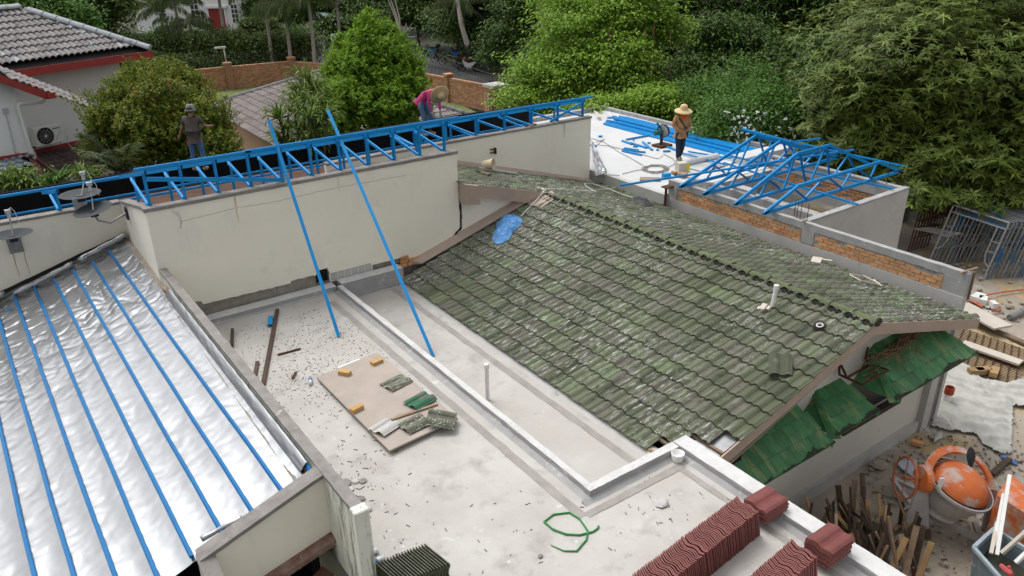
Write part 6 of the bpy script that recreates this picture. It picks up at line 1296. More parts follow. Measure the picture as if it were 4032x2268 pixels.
# maroon tile stacks
rm_ = closed_tile(.33, .42, PW, .013, M_red, M_redface)
def red_row(x0, x1, y0, grp, lab):
    n = int((x1-x0)/.030)
    for k in range(n):
        x = x1-.030*k; a = unit((rnd.uniform(-.015, .015), -1, 0)); b = unit((-.25+rnd.uniform(-.008, .008), rnd.uniform(-.01, .01), 1)); nn = np.cross(a, b)
        put_tile(rm_, frameM((x, y0-.095*(x1-x)+rnd.uniform(-.005, .005), .002+rnd.uniform(0, .004)), a, b, nn), 'maroon_tile', lab, 'roof tile', grp)
red_row(4.6, 6.50, 4.56, 'long row of standing maroon tiles', 'maroon roof tile standing upright in the longer row across the terrace')
red_row(4.9, 6.42, 3.72, 'short row of standing maroon tiles', 'maroon roof tile standing upright in the row nearest the camera')
def red_pile(p, n, yaw, grp, lab, zt_=0.):
    for k in range(n):
        Mx = Matrix.Translation((p[0]+rnd.uniform(-.012, .012), p[1]+rnd.uniform(-.012, .012), p[2]+.019*k)) @ Matrix.Rotation(yaw, 4, 'Z') @ Matrix.Rotation(zt_, 4, 'X') @ Matrix.Translation((-.165, -.21, 0))
        put_tile(rm_, Mx, 'maroon_tile', lab, 'roof tile', grp)
red_pile((6.78, 4.40, .125), 9, -1.57, 'low pile of flat maroon tiles', 'maroon roof tile in the low flat pile on the parapet behind the longer row', .0)
red_pile((6.76, 3.52, .125), 13, -1.57, 'tall pile of flat maroon tiles', 'maroon roof tile in the tall flat pile on the parapet behind the near row', .0)
# small fittings
pb = thing('white_pot', 'white ribbed plastic pot in the corner of the terrace kerbs', 'pot', P(2667, 1815, .0)); c = P(2667, 1812, 0)
part('body', MB().lathe(c, [(.07, 0), (.085, .03), (.075, .04), (.09, .07), (.08, .08), (.095, .12), (.085, .125), (.075, .06), (0, .05)], 20), M_pvc, pb, smooth=True)
pp = one('pvc_pipe', MB().lathe(P(1920, 1574, -.24), [(.033, 0), (.033, .58), (.043, .585), (.043, .66), (.03, .67), (0, .67)], 14), M_pvc, 'white plastic vent pipe standing in the sunken gutter', 'pipe', smooth=False)
hs_ = [(1530, 1040), (1600, 985), (1720, 970), (1800, 1020), (1862, 1110), (1850, 1175), (1775, 1262), (1680, 1260), (1580, 1215)]; hs2 = [(1530, 1040), (1600, 1100), (1700, 1135), (1800, 1140), (1900, 1115), (1935, 1090), (1942, 1072)]
conv = lambda L_: [P(1344+x*.5217, 1512+y*.5217, .012) for x, y in L_]
one('green_strap', MB().tube(conv(hs_), [.013]*7+[.009, .005], 6).tube(conv(hs2), .014, 6), mat('green_plastic', (.03, .22, .06), (.025, .18, .05), 9, .5), 'curled green plastic strap lying on the terrace', 'strap')

# ================================================================ THINGS ON THE TILED ROOF
RPn, RPp = (-.30, 0, 1), (7.35, 0, .035)
rp = lambda px, py, dz=0: PL(px, py, RPn, (7.35, 0, .035+dz))
RQn, RQp = (sr, 0, 1), (RX, 0, zRidge+.05); rq = lambda px, py, dz=0: PL(px, py, RQn, (RX, 0, zRidge+.05+dz))
M_tarp = mat('blue_tarp', (.13, .34, .66), (.08, .26, .58), 8, .55, .003, 50, spots=[((.35, .52, .72), 9, .6, .06)])
def cloth_lump(outline_px, fn, h, seed, n=34):
    ps = [fn(*q) for q in outline_px]; c = sum(ps)/len(ps); ang = sorted([(math.atan2((p-c)[1], (p-c)[0]), float(np.linalg.norm((p-c)[:2]))) for p in ps]); 
    def rad(a):
        a = (a+math.pi) % (2*math.pi)-math.pi
        for i in range(len(ang)):
            a0, r0 = ang[i-1]; a1, r1 = ang[i]
            if i == 0: a0 -= 2*math.pi
            if a0 <= a <= a1: return r0+(r1-r0)*(a-a0)/(a1-a0+1e-9)
        a0, r0 = ang[-1]; a1, r1 = ang[0]; a1 += 2*math.pi; return r0+(r1-r0)*(a-a0)/(a1-a0)
    b = MB(); m_ = 2*n; b.v.append(tuple(c+v3(0, 0, h)))
    nrm = unit(np.cross(ps[1]-c, ps[0]-c)); nrm = nrm if nrm[2] > 0 else -nrm
    for j in range(1, n//2+1):
        f = j/(n//2)
        for i in range(m_):
            a = 2*math.pi*i/m_; r_ = rad(a)*f*(1+.05*wav(math.cos(a)*2, math.sin(a)*2, 2, seed)); x, y = c[0]+math.cos(a)*r_, c[1]+math.sin(a)*r_
            z = c[2]-((x-c[0])*nrm[0]+(y-c[1])*nrm[1])/nrm[2]
            hh = h*(1-f**2.2)*(.65+.7*abs(wav(x, y, 3.5/max(.3, h*4), seed))+.5*abs(wav(x, y, 11, seed+2)))+.25*h*abs(wav(x+2*y, y, 7, seed+4))*(1-f**6); b.v.append((x, y, z+max(.004, hh)))
    for i in range(m_): b.f.append((0, 1+i, 1+(i+1) % m_))
    for j in range(n//2-1):
        for i in range(m_): a_ = 1+j*m_; b.f.append((a_+i, a_+m_+i, a_+m_+(i+1) % m_, a_+(i+1) % m_))
    return b
c13 = lambda x, y: (1344+x*.5217, 756+y*.5217)
one('blue_tarp', cloth_lump([c13(*q) for q in [(1185, 400), (1270, 350), (1290, 300), (1350, 250), (1330, 180), (1250, 170), (1190, 215), (1185, 280), (1140, 340)]], rp, .17, 3), M_tarp, 'crumpled light blue tarpaulin lying near the top of the mossy roof', 'tarpaulin', smooth=False)
one('rope', MB().tube([rp(2052, 850, .05), rp(2100, 800, .05), rp(2150, 745, .10), OY(2190, 742, 13.5), rq(2280, 750, .03), rq(2350, 752, .03)], .008, 5), M_pvc, 'thin white rope running from the blue tarpaulin over the ridge', 'rope')
lp_ = [(2345, 755), (2310, 735), (2300, 722), (2330, 722), (2400, 745), (2450, 765), (2500, 780), (2560, 798)]
one('rope', MB().tube([rq(x, y, .03) for x, y in lp_], .009, 5).tube([rq(2350, 745, .03), rq(2400, 745, .05), rq(2425, 735, .06)], .007, 5), M_pvc, 'looped white rope lying on the far slope above the black cloth', 'rope')
one('black_cloth', cloth_lump([(2500, 785), (2515, 780), (2548, 800), (2540, 812), (2505, 798)], rq, .10, 8, 16), M_black, 'small black rag on the far slope of the mossy roof', 'cloth')
one('white_sticks', MB().tube([rq(3345, 1078, .03), rq(3400, 1085, .06), rq(3465, 1118, .03)], .014, 5).tube([rq(3347, 1082, .03), rq(3390, 1105, .03), rq(3468, 1122, .03)], .014, 5).tube([rq(3440, 1100, .04), rq(3472, 1126, .04)], .014, 5), M_pale, 'bent pale cane loop lying on the far slope of the mossy roof', 'cane')
one('plaster_bits', stone(3225, 1022, .6, .0, None, 3).__class__().obox(rq(3215, 1024, .03), (1, .5, 0), (-.5, 1, 0), up3, .16, .10, .015).obox(rq(3250, 1025, .05), (.6, -1, 0), (1, .6, 0), up3, .14, .03, .02), M_pale, 'pale board scraps at the lower edge of the far roof slope', 'scraps')
p0 = rp(3040, 1203); zz_ = ZA(3052, 1124, p0); one('vent_pipe', MB().tube([p0-v3(0, 0, .1), v3(p0[0]+.03, p0[1]-.01, zz_-.08)], .035, 12).tube([v3(p0[0]+.03, p0[1]-.01, zz_-.09), v3(p0[0]+.033, p0[1]-.01, zz_)], .043, 12), M_pvc, 'white plastic vent pipe sticking out of the mossy roof', 'pipe')
for (x, y, s_) in ((3005, 1207, .07), (3026, 1212, .04), (2988, 1212, .035)):
    one('broken_tile_piece', MB().obox(rp(x, y, .06), (1, .3*s_*10, .4), (-.3, 1, 0), (-.4, 0, 1), s_, s_*.6, .01), M_tile if s_ > .08 else M_pale, 'broken tile piece around the foot of the roof vent pipe', 'broken tile', 'broken pieces around the roof vent pipe')
HC = one('hole_collar', MB().lathe(rp(3228, 1281, .03), [(.115, -.04), (.09, .03), (.05, .025), (.045, -.02)], 18, (-.29, 0, .96)).lathe(rp(3228, 1281, .035), [(0, 0), (.048, 0)], 14, (-.29, 0, .96)), M_moss, 'round dark pipe hole with cement collar in the mossy roof', 'pipe hole')
part('rim', MB().lathe(rp(3228, 1281, .06), [(.052, -.01), (.055, .01), (.042, .012), (.040, -.02)], 16, (-.29, 0, .96)), M_pvc, HC)
flat_tile(0, 0, 0, 2.75, M_tile, 'loose mossy tile with a broken corner lying on top of the roof', None, 0, 0, p=rp(3052, 1452, .07)+v3(0, 0, .03), tilty_=0) if False else None
bt_ = tile_me('tile', .33, .42, PR, .014, M_tile); o = link('loose_tile', bt_); d1 = unit(rp(3090, 1470)-rp(3020, 1470)); nl_ = v3(-.287, 0, .958); d2 = np.cross(nl_, d1)
o.matrix_basis = frameM(rp(3025, 1476, .05), d1, d2, nl_) @ Matrix.Rotation(.08, 4, 'X'); tag(o, 'loose mossy tile lying across the courses on the mossy roof', 'roof tile')
# bucket, silver bar, hammers on the stepped roof
uq = lambda px, py, dz=0: rq(px, py, dz)
bk = thing('bucket', 'cream plastic bucket lying on its side below the rear wall', 'bucket', uq(1915, 645)); c = uq(1905, 648, .14); ax = unit(RT*.95-FW*.35)
part('shell', MB().lathe(c-ax*.02, [(0, 0), (.095, 0), (.14, .26), (.148, .27), (.148, .285), (.13, .28), (.09, .02), (0, .02)], 20, ax), mat('cream_plastic', (.62, .52, .36), (.56, .46, .32), 4, .5, spots=[((.7, .68, .64), 6, .6, .1)]), bk, smooth=True)
one('aluminium_bar', MB().channel(uq(1884, 661, .05), uq(2036, 682, .05), .07, .04), mat('aluminium', (.75, .76, .77), (.7, .71, .72), 3, .3, metal=.7), 'shiny silver bar lying on the stepped tiled roof', 'bar')
def hammer(a, b, label):
    a, b = np.array(a), np.array(b); t = thing('hammer', label, 'hammer', a); part('handle', MB().bar(a, b, .03, .025), M_woodo, t); d = unit(b-a); s_ = unit(np.cross(d, up3)); part('head', MB().bar(b-s_*.06, b+s_*.06, .035, .035), M_black, t); part('grip', MB().bar(a, a+(b-a)*.3, .036, .03), M_black, t)
hammer(uq(1876, 674, .04), uq(1928, 688, .04), 'hammer with wooden handle on the stepped tiled roof'); hammer(OY(2068, 497, 16.55), OY(2106, 489, 16.55), 'hammer with yellow handle on the coping of the rear wall')
# foil hanging off the wall end
ff = MB().grid(lambda u, v: (lambda a, b: a+(b-a)*v+v3(0, 0, .06*wav(u*3, v*3, 1.7)+.05*wav(u*8, v*5, 1)))(P(2322+20*u, 560+130*u, .32-.02*u)+v3(0, 0, .22*(1-u)), P(2385+30*u-50*u*u, 670+20*u, .30)), 16, 16)
one('foil_scrap', ff, M_foil, 'crumpled silver foil hanging beside the end of the rear wall', 'foil')

# ================================================================ THINGS ON THE WHITE DECK
dz = ZD
def dp(px, py, z=0): return P(px, py, ZD+z)
gch = 'blue steel channels stacked along the deck edge'
for k in range(22):
    x = 18.62+.072*k if k < 20 else 19.1+.3*(k-20); z_ = ZD+.03+(.05 if 4 < k < 17 else 0)+(.05 if 7 < k < 14 else 0); s_ = rnd.uniform(-.25, .35); yk = 15.0+.05*rnd.random()
    chan((x, 20.7+s_+.02*k, z_), (x+.05, yk-.2, z_), 'long blue steel channel in the pile along the edge of the white deck', .062, .045, gch)
oc = lambda x, y: (2450+x*.403, 380+y*.403)
offc = [((40, 420), (290, 374)), ((0, 432), (95, 465)), ((75, 450), (240, 502)), ((200, 445), (292, 522)), ((0, 517), (225, 545)), ((0, 530), (190, 572)), ((20, 505), (160, 525)), ((410, 478), (545, 532)), ((110, 485), (150, 490)), ((400, 535), (470, 532)), ((105, 428), (118, 428)), ((250, 452), (275, 455)), ((335, 520), (358, 522)), ((640, 467), (665, 468))]
for i, (a_, b_) in enumerate(offc): chan(dp(*oc(*a_), .03), dp(*oc(*b_), .03), 'short blue steel offcut lying on the white deck left of the worker', .07, .045, 'blue offcuts on the white deck')
for (x, y) in ((2392, 463), (2357, 536), (2325, 570), (2580, 575), (2335, 573)): chan(dp(x, y, .03), dp(x+14, y+1, .03), 'small blue offcut lying by itself on the open white deck', .08, .05, 'small single blue offcuts on the open deck')
chan(dp(*oc(575, 550), .05), dp(*oc(1000, 665), .12), 'blue channel reaching from the deck under the trusses, the nearer of two'); chan(dp(*oc(645, 538), .05), dp(*oc(1065, 605), .10), 'blue channel reaching from the deck under the trusses, the farther of two')
one('foil_tube', MB().tube([dp(*oc(560, 665), .1), dp(*oc(925, 578), .12)], .09, 12), mat('plastic_wrap', (.66, .68, .70), (.55, .57, .6), 9, .25, .002, 30), 'roll of shiny grey plastic film lying on the white deck', 'roll')
one('white_sheet', MB().prism([dp(*oc(560, 680), .02), dp(*oc(1000, 560), .02), dp(*oc(1117, 560), .02), dp(*oc(1117, 640), .02), dp(*oc(800, 740), .02)], (0, 0, .02)), M_white, 'white flat sheet beneath the roll of plastic film', 'sheet')
sw = thing('cut_off_saw', 'black and green metal cut-off saw standing on the white deck beside the worker', 'saw', dp(2605, 578)); c = dp(2608, 576)
part('base', MB().box(c-v3(.28, .2, -.0), c+v3(.25, .2, .07)), M_rust, sw); part('disc', MB().lathe(c+v3(.12, .1, .45), [(0, -.012), (.19, -.01), (.19, .01), (0, .012)], 22, unit(v3(.9, .25, .1))), M_ltgrey, sw)
part('guard', MB().lathe(c+v3(.10, .1, .47), [(.2, -.04), (.215, -.03), (.215, .03), (.2, .04)], 22, unit(v3(.9, .25, .1))), M_black, sw); part('motor', MB().tube([c+v3(-.22, .16, .42), c+v3(.05, .12, .44)], .08, 10), mat('tool_green', (.01, .12, .09), (.01, .1, .08), 5, .5), sw); part('arm', MB().bar(c+v3(-.05, .0, .05), c+v3(.02, .1, .5), .09, .06).bar(c+v3(0, .1, .55), c+v3(-.05, .25, .72), .04, .04), M_black, sw)
yb_ = thing('tool_box', 'small yellow and brown cardboard box on the white deck', 'box', dp(2680, 672)); c = dp(2680, 674); part('box', MB().obox(c+v3(0, 0, .13), (1, -.3, 0), (.3, 1, 0), up3, .13, .12, .13), M_pale, yb_); part('yellow_face', MB().obox(c+v3(.10, -.16, .13)+v3(.02, 0, 0), (1, -.3, 0), (.3, 1, 0), up3, .05, .012, .125), mat('yellow_print', (.7, .55, .04), (.65, .5, .04), 5, .6), yb_)
one('cardboard_box', MB().obox(dp(2688, 690, .06), (1, .2, 0), (-.2, 1, 0), up3, .12, .1, .06), M_woodo, 'open brown cardboard box in front of the yellow one', 'box')
dr = thing('drill', 'orange handled power drill lying on the white deck', 'drill', dp(2655, 680)); part('body', MB().tube([dp(2646, 677, .06), dp(2664, 683, .06)], .05, 8), M_woodo, dr); part('handle', MB().tube([dp(2658, 683, .06), dp(2660, 690, .03)], .03, 6), M_black, dr)
one('blue_box', MB().obox(dp(2624, 692, .07), (1, -.2, 0), (.2, 1, 0), up3, .12, .06, .07), M_blue, 'small blue steel box near the front edge of the deck', 'box')
cb = []
for k in range(70): a = k*.55; cb.append(dp(2580+45*math.cos(a)*(1+.25*math.sin(k*.7)), 665+14*math.sin(a)*(1+.3*math.cos(k*.9)), .02))
one('cable', MB().tube(cb, .010, 4, False), M_cope, 'tangled grey cable coil near the middle of the white deck', 'cable')
for i, L_ in enumerate([[(2450, 685), (2500, 672), (2540, 665)], [(2620, 662), (2650, 650), (2660, 640), (2650, 625), (2620, 610), (2612, 605)], [(2330, 545), (2380, 560), (2440, 600), (2480, 620), (2530, 650), (2540, 660)], [(2345, 560), (2380, 548), (2350, 570), (2400, 575), (2460, 590), (2590, 625), (2610, 612)], [(2440, 690), (2380, 688), (2340, 680)]]):
    one('cable', MB().tube([dp(x, y, .02) for x, y in L_], .010, 4, False), M_cope, ['grey cable running left from the coil', 'grey cable running from the coil to the saw', 'grey cable looping across the deck towards the rear wall', 'long grey cable behind the coil', 'grey cable at the near left corner of the deck'][i], 'cable')
one('scrap_board', MB().bar(P(2345, 440, ZD+.2), P(2362, 463, ZD+.1), .12, .03), M_pale, 'short board leaning on the far left corner of the deck', 'board')

# ================================================================ BUILDING YARD, RIGHT
G = lambda px, py, z=0: P(px, py, GZ+z)
# concrete mixer
mx = thing('concrete_mixer', 'orange concrete mixer with cement caked drum, yoke and hand wheel', 'concrete mixer', G(3740, 2080)); cen = G(3745, 2075)+v3(0, 0, 0); cen = DP(3778, 1908, 12.5)
rh = v3(math.sin(az), -math.cos(az), 0); fh = v3(CAM_DIR[0], CAM_DIR[1], 0); axm = unit(up3*.93+rh*.26-fh*.22)
part('drum_top', MB().lathe(cen, [(0, .27), (.12, .265), (.25, .235), (.36, .175), (.43, .10), (.46, .02)], 32, axm), M_orange, mx, smooth=True)
part('drum_cone', MB().lathe(cen, [(.50, .02), (.515, .01), (.515, -.04), (.49, -.05), (.45, -.22), (.40, -.36), (.34, -.46), (.31, -.50), (.33, -.55), (.35, -.57), (.34, -.575), (.30, -.52), (0, -.5)], 32, axm), M_cementy, mx, smooth=True)
part('drum_band', MB().lathe(cen, [(.515, .03), (.535, .03), (.535, -.02), (.515, -.02)], 32, axm), M_cementy, mx)
xa_ = unit(rh-axm*(rh@axm)); ya_ = np.cross(axm, xa_)
q = MB(); pts = []
for k in range(25):
    t = math.pi*(k/24); pts.append((cen+xa_*(-math.cos(t))*.60+(axm*.55+(-ya_ if (-ya_)@fh > 0 else ya_)*.82)*math.sin(t)*.56*(1), k))
for a_, b_ in zip(pts, pts[1:]): q.bar(a_[0], b_[0], .13, .05, axm)
part('yoke', q, M_orange, mx)
L0 = cen-xa_*.66; R0 = cen+xa_*.64
part('gear_housing', MB().lathe(L0+xa_*.02, [(0, -.07), (.2, -.07), (.22, -.03), (.22, .03), (.2, .05), (0, .05)], 20, xa_+up3*.15), M_orange, mx, smooth=False)
hw = L0-xa_*.32-up3*.05; wa_ = unit(xa_-fh*.08+up3*.08); u1_ = unit(np.cross(wa_, up3)); u2_ = np.cross(u1_, wa_); q = MB(); rw = [hw+(u1_*math.cos(t)+u2_*math.sin(t))*.33 for t in np.linspace(0, 2*math.pi, 25)]; q.tube(rw, .018, 6, False)
for k in range(4): t = k*math.pi/2+.4; q.tube([hw, hw+(u1_*math.cos(t)+u2_*math.sin(t))*.33], .01, 5)
q.tube([hw, L0], .025, 6); part('hand_wheel', q, mat('rusty_orange', (.36, .10, .035), (.2, .06, .03), 12, .7), mx)
def gd(p, z): return v3(p[0], p[1], GZ+z)
part('leg_plate', MB().prism([gd(L0-rh*.15-fh*.05, .18), gd(L0+rh*.28-fh*.05, .18), L0+rh*.08-fh*.02-up3*.05, L0-rh*.04-fh*.02-up3*.05], fh*.05), M_cementy, mx)
part('leg_plate', MB().prism([gd(R0-rh*.05-fh*.1, .05), gd(R0+rh*.12-fh*.1, .05), R0+rh*.06-up3*.0, R0-rh*.04], fh*.06), M_cementy, mx)
b0 = G(3590, 1992, .16); b1 = G(3905, 2145, .12); part('base_beam', MB().bar(b0, b1, .10, .09), M_cementy, mx); b2 = b0+fh*.75; b3 = b1+fh*.7; part('base_beam', MB().bar(b2, b3, .08, .07), M_cementy, mx); part('base_beam', MB().bar(b0, b2, .07, .07), M_cementy, mx); part('base_beam', MB().bar(G(3860, 2120, .12), b3-fh*.2, .08, .08), M_cementy, mx)
c = G(3588, 2030, .14); q = MB().lathe(c, [(.0, -.02), (.15, -.03), (.17, -.03), (.17, .03), (.15, .03), (0, .02)], 20, unit(rh*.3-fh*.7+up3*.35)); part('wheel', q, M_cementy, mx); part('wheel_fork', MB().bar(c+up3*.17, b0+v3(0, 0, .0), .10, .05), M_cementy, mx)
part('wheel_rib', MB().tube([c+(rh*math.cos(t)+up3*math.sin(t))*.19 for t in np.linspace(.2, 3.3, 12)], .025, 6), M_cementy, mx)
part('rag', cloth_lump([(3805, 1790), (3842, 1793), (3835, 1822), (3812, 1828)], lambda x, y: DP(x, y, 12.1), .05, 5, 10), M_black, mx)
part('cement_splash', MB().obox(L0+xa_*.20-fh*.16+up3*.06, up3, rh, fh, .11, .035, .01), M_pvc, mx)
# orange engine hood with red lettered panel
eh = thing('engine_hood', 'orange engine hood of the mixer with a red lettered panel', 'engine hood', G(4000, 2170)); h0 = DP(3930, 1935, 12.0); h1 = DP(4060, 1870, 12.6)
q = MB(); A_1 = DP(3925, 1945, 12.0); A_2 = DP(3978, 1865, 12.6); A_3 = DP(4100, 1960, 12.2); A_4 = DP(4090, 2050, 11.5); D_ = -up3*.95; q.prism([A_1, A_4, A_3, A_2], D_); part('cover', q, M_orange, eh, bev=.02)
n1_ = unit(np.cross(A_4-A_1, up3)); n1_ = n1_ if n1_@(CAM-A_1) > 0 else -n1_
e1_ = unit(v3((A_4-A_1)[0], (A_4-A_1)[1], 0)); pc = A_1+(A_4-A_1)*.55+n1_*.012+v3(0, 0, -.82)
part('red_panel', MB().obox(pc, e1_, n1_, up3, .32, .01, .17), mat('red_sign', (.28, .02, .018), (.24, .018, .015), 5, .5), eh)
def text(s_, p, ex, ez_, size, m, parent, name='lettering'):
    cu = bpy.data.curves.new(name, 'FONT'); cu.body = s_; cu.size = size; cu.extrude = .002; cu.align_x = 'CENTER'; tmp = bpy.data.objects.new('t', cu); C.objects.link(tmp); bpy.context.view_layer.update()
    me_ = bpy.data.meshes.new_from_object(tmp.evaluated_get(bpy.context.evaluated_depsgraph_get())); bpy.data.objects.remove(tmp); me_.materials.clear(); me_.materials.append(m)
    return place(name, me_, None, parent, frameM(p, ex, ez_, np.cross(ex, ez_)))
text('ISC', pc+n1_*.014-up3*.0, e1_, up3, .16, M_pvc, eh); text('IL', pc+n1_*.014-up3*.16, e1_, up3, .15, M_pvc, eh)
# grey tub with white sticks
tb = thing('plastic_tub', 'grey plastic tub of dirty water at the lower right corner of the view', 'tub', G(3960, 2330)); T0 = [DP(3832, 2160, 11.3), DP(3905, 2112, 11.7), DP(4130, 2240, 11.0), DP(4010, 2300, 10.4)]; zt_ = sum(t[2] for t in T0)/4
for t in T0: t[2] = zt_
cT = sum(T0)/4; low = [cT+(t-cT)*.78-up3*.75 for t in T0]; inn = [cT+(t-cT)*.90 for t in T0]; il = [cT+(t-cT)*.84-up3*.28 for t in T0]
q = MB(); V0 = low+T0+inn+il; q.add(V0, [(i, (i+1) % 4, 4+(i+1) % 4, 4+i) for i in range(4)]+[(4+i, 4+(i+1) % 4, 8+(i+1) % 4, 8+i) for i in range(4)]+[(8+i, 8+(i+1) % 4, 12+(i+1) % 4, 12+i) for i in range(4)]); M_tub = mat('grey_tub', (.17, .215, .24), (.12, .155, .175), 4, .6, .002, 20, stretch=(1, 1, .4), spots=[((.4, .42, .43), 5, .62, .08)])
part('shell', q, M_tub, tb); q = MB()
for i in range(4): q.bar(T0[i]+up3*.01, T0[(i+1) % 4]+up3*.01, .05, .05)
part('rim', q, mat('tub_rim', (.32, .38, .42), (.25, .3, .34), 6, .6), tb); part('water', MB().poly([p_+up3*.02 for p_ in il]), mat('dirty_water', (.05, .05, .035), (.04, .04, .03), 3, .15), tb)
one('red_rag', MB().tube([DP(3940, 2225, 10.7), DP(3965, 2248, 10.6), DP(3985, 2262, 10.5)], [.03, .04, .03], 6).tube([DP(3972, 2230, 10.6), DP(3980, 2250, 10.6)], .025, 5), mat('red_cloth', (.5, .09, .09), (.4, .07, .07), 9, .9), 'red rag hanging over the rim of the grey tub', 'rag')
for (a_, b_, m_, lab) in [((3902, 2180, 11.2), (3925, 2058, 11.5), M_pale, 'short cream stick standing in the grey tub'), ((3925, 2185, 11.2), (3975, 1870, 11.7), M_pvc, 'tallest white stick standing in the grey tub'), ((3912, 2150, 11.3), (3952, 1945, 11.7), M_pvc, 'middle white stick standing in the grey tub'), ((3945, 2178, 11.1), (4060, 2075, 10.9), M_pale, 'cream stick slanting right out of the grey tub'), ((4000, 2215, 10.8), (4070, 2150, 10.7), M_pvc, 'white stick at the right end of the grey tub')]:
    one('stick', MB().bar(DP(*a_), DP(*b_), .05, .045), m_, lab, 'stick')
# timber scrap pile
wl_ = ['brown timber offcut in the scrap pile between terrace and mixer', 'pale timber offcut in the scrap pile between terrace and mixer', 'dark timber offcut in the scrap pile between terrace and mixer']
for k in range(96):
    px = rnd.gauss(3420, 95); py = rnd.gauss(2190, 60); m_ = rnd.choice([M_woodd, M_woodd, M_wood, M_woodd, M_woodo]); b = G(px, py, .02); L_ = rnd.uniform(.45, 1.0); a = rnd.uniform(-.2, 2.6); e = rnd.choice([rnd.uniform(.1, .6), rnd.uniform(1.0, 3.2), rnd.uniform(1.0, 3.2)])
    d = unit(v3(math.cos(a), math.sin(a), e)); i = 2 if m_ is M_woodd else (1 if m_ is M_woodo else 0)
    if (b+d*L_)[0] < 7.4: continue
    o = one('timber_offcut', MB().bar(b, b+d*L_, rnd.choice([.03, .045, .05, .09]), rnd.choice([.02, .03, .035])), m_, wl_[i], 'timber', ['brown', 'pale', 'dark'][i]+' timber offcuts in the scrap pile')
for (a_, b_, m_, w_, lab) in [((3405, 2120, 0), (3395, 1862, 1), M_woodd, .07, 'tall dark notched stake rising from the scrap pile'), ((3540, 2080, 0), (3555, 1975, .6), M_woodd, .05, 'dark pointed stake near the mixer wheel'), ((3510, 2268, 0), (3490, 2085, .5), M_cope, .14, 'broad grey weathered plank in the scrap pile'), ((3570, 2250, 0), (3545, 2105, .5), M_wood, .10, 'split pale plank leaning in the scrap pile'), ((3330, 2170, 0), (3300, 1910, .8), M_woodd, .09, 'dark plank rising at the left of the scrap pile'), ((3600, 2268, 0), (3560, 2035, .1), M_rust, .05, 'long reddish pole lying beside the scrap pile'), ((3200, 2110, 0), (3295, 1960, .3), M_wood, .04, 'thin stick leaning towards the gable wall')]:
    p = G(a_[0], a_[1]); e = P(b_[0], b_[1], GZ+b_[2]); one('plank', MB().bar(p, e, w_, .03), m_, lab, 'plank')
wd_ = crown('weeds', [(G(3415, 2130)+v3(0, 0, .12), (.22, .22, .12))], 60, 10, .06, .03, G_vine, None, 'clump', spread=.06, kind='stuff'); wd_['label'] = 'small leafy weeds growing in the timber scrap pile'; wd_['category'] = 'weeds'
one('plywood_square', MB().prism([G(3520, 1955), G(3600, 1880), G(3670, 1960), G(3592, 2020)], (0, 0, .02)), M_ply, 'square plywood sheet on the ground under the mixer', 'board')
one('cement_bag', MB().prism([G(3524, 1820), G(3608, 1815), G(3612, 1868), G(3590, 1880), G(3550, 1850)], (0, 0, .03)), mat('printed_bag', (.50, .53, .55), (.28, .34, .42), 9, .8), 'flattened printed bag on the ground behind the hand wheel', 'bag')
one('stone', stone(3462, 1828, GZ, .17, None, 71, .6), M_site, 'pale stone near the foot of the gable wall', 'stone')
one('brick', MB().bar(G(3590, 1738, .05), G(3632, 1752, .05), .11, .08), M_brick, 'orange brick at the foot of the corner pier', 'brick')
one('timber_beam', MB().bar(G(3905, 1868, .05), G(3975, 1808, .05), .10, .08), M_woodd, 'dark reddish beam lying behind the mixer', 'timber')
one('blue_scrap', MB().bar(G(3945, 1795, .02), G(4005, 1828, .02), .09, .02), M_logo, 'dark blue strip lying past the white sheet', 'scrap')
# crumpled white sheet
M_wtarp = mat('white_tarpaulin', (.50, .495, .46), (.42, .415, .385), 4, .8, .006, 22, spots=[((.25, .24, .22), 12, .72, .03), ((.46, .44, .38), 2.2, .6, .1)])
def drape(pts, dens, h, seed, label):
    pg_ = [(float(p[0]), float(p[1])) for p in pts]; xs = [p[0] for p in pg_]; ys = [p[1] for p in pg_]; b = MB(); idx = {}; nx = int((max(xs)-min(xs))/dens); ny = int((max(ys)-min(ys))/dens)
    def edge(x, y):
        d_ = 9
        for i in range(len(pg_)):
            x0, y0 = pg_[i-1]; x1, y1 = pg_[i]; t = max(0, min(1, ((x-x0)*(x1-x0)+(y-y0)*(y1-y0))/((x1-x0)**2+(y1-y0)**2))); d_ = min(d_, math.hypot(x-x0-t*(x1-x0), y-y0-t*(y1-y0)))
        return d_
    for j in range(ny+1):
        for i in range(nx+1):
            x = min(xs)+i*dens; y = min(ys)+j*dens
            if not inpoly(x, y, pg_): continue
            wx = x+.35*wav(x, y, 1.1, seed); wy = y+.35*wav(x, y, 1.1, seed+7)
            rdg = 1-abs(wav(wx*1.0+wy*.5, wy*.22-wx*.1, 2.6, seed+1))*2.6; rd2 = 1-abs(wav(wx*1.3-wy*.4, wy*.3+wx*.1, 4.6, seed+3))*2.4
            e = min(1, edge(x, y)/.18); z = GZ+.03+e*h*(.25+.55*max(0, rdg)**2+.35*max(0, rd2)**2+.35*wav(x, y, .8, seed+9))+.012*wav(x, y, 9, seed)
            idx[i, j] = len(b.v); b.v.append((x+.02*wav(x, y, 7), y+.02*wav(y, x, 7), max(GZ+.03, z)))
    for (i, j), a in idx.items():
        if (i+1, j) in idx and (i, j+1) in idx and (i+1, j+1) in idx: b.f.append((a, idx[i+1, j], idx[i+1, j+1], idx[i, j+1]))
    return one('white_sheet', b, M_wtarp, label, 'tarpaulin', smooth=True)
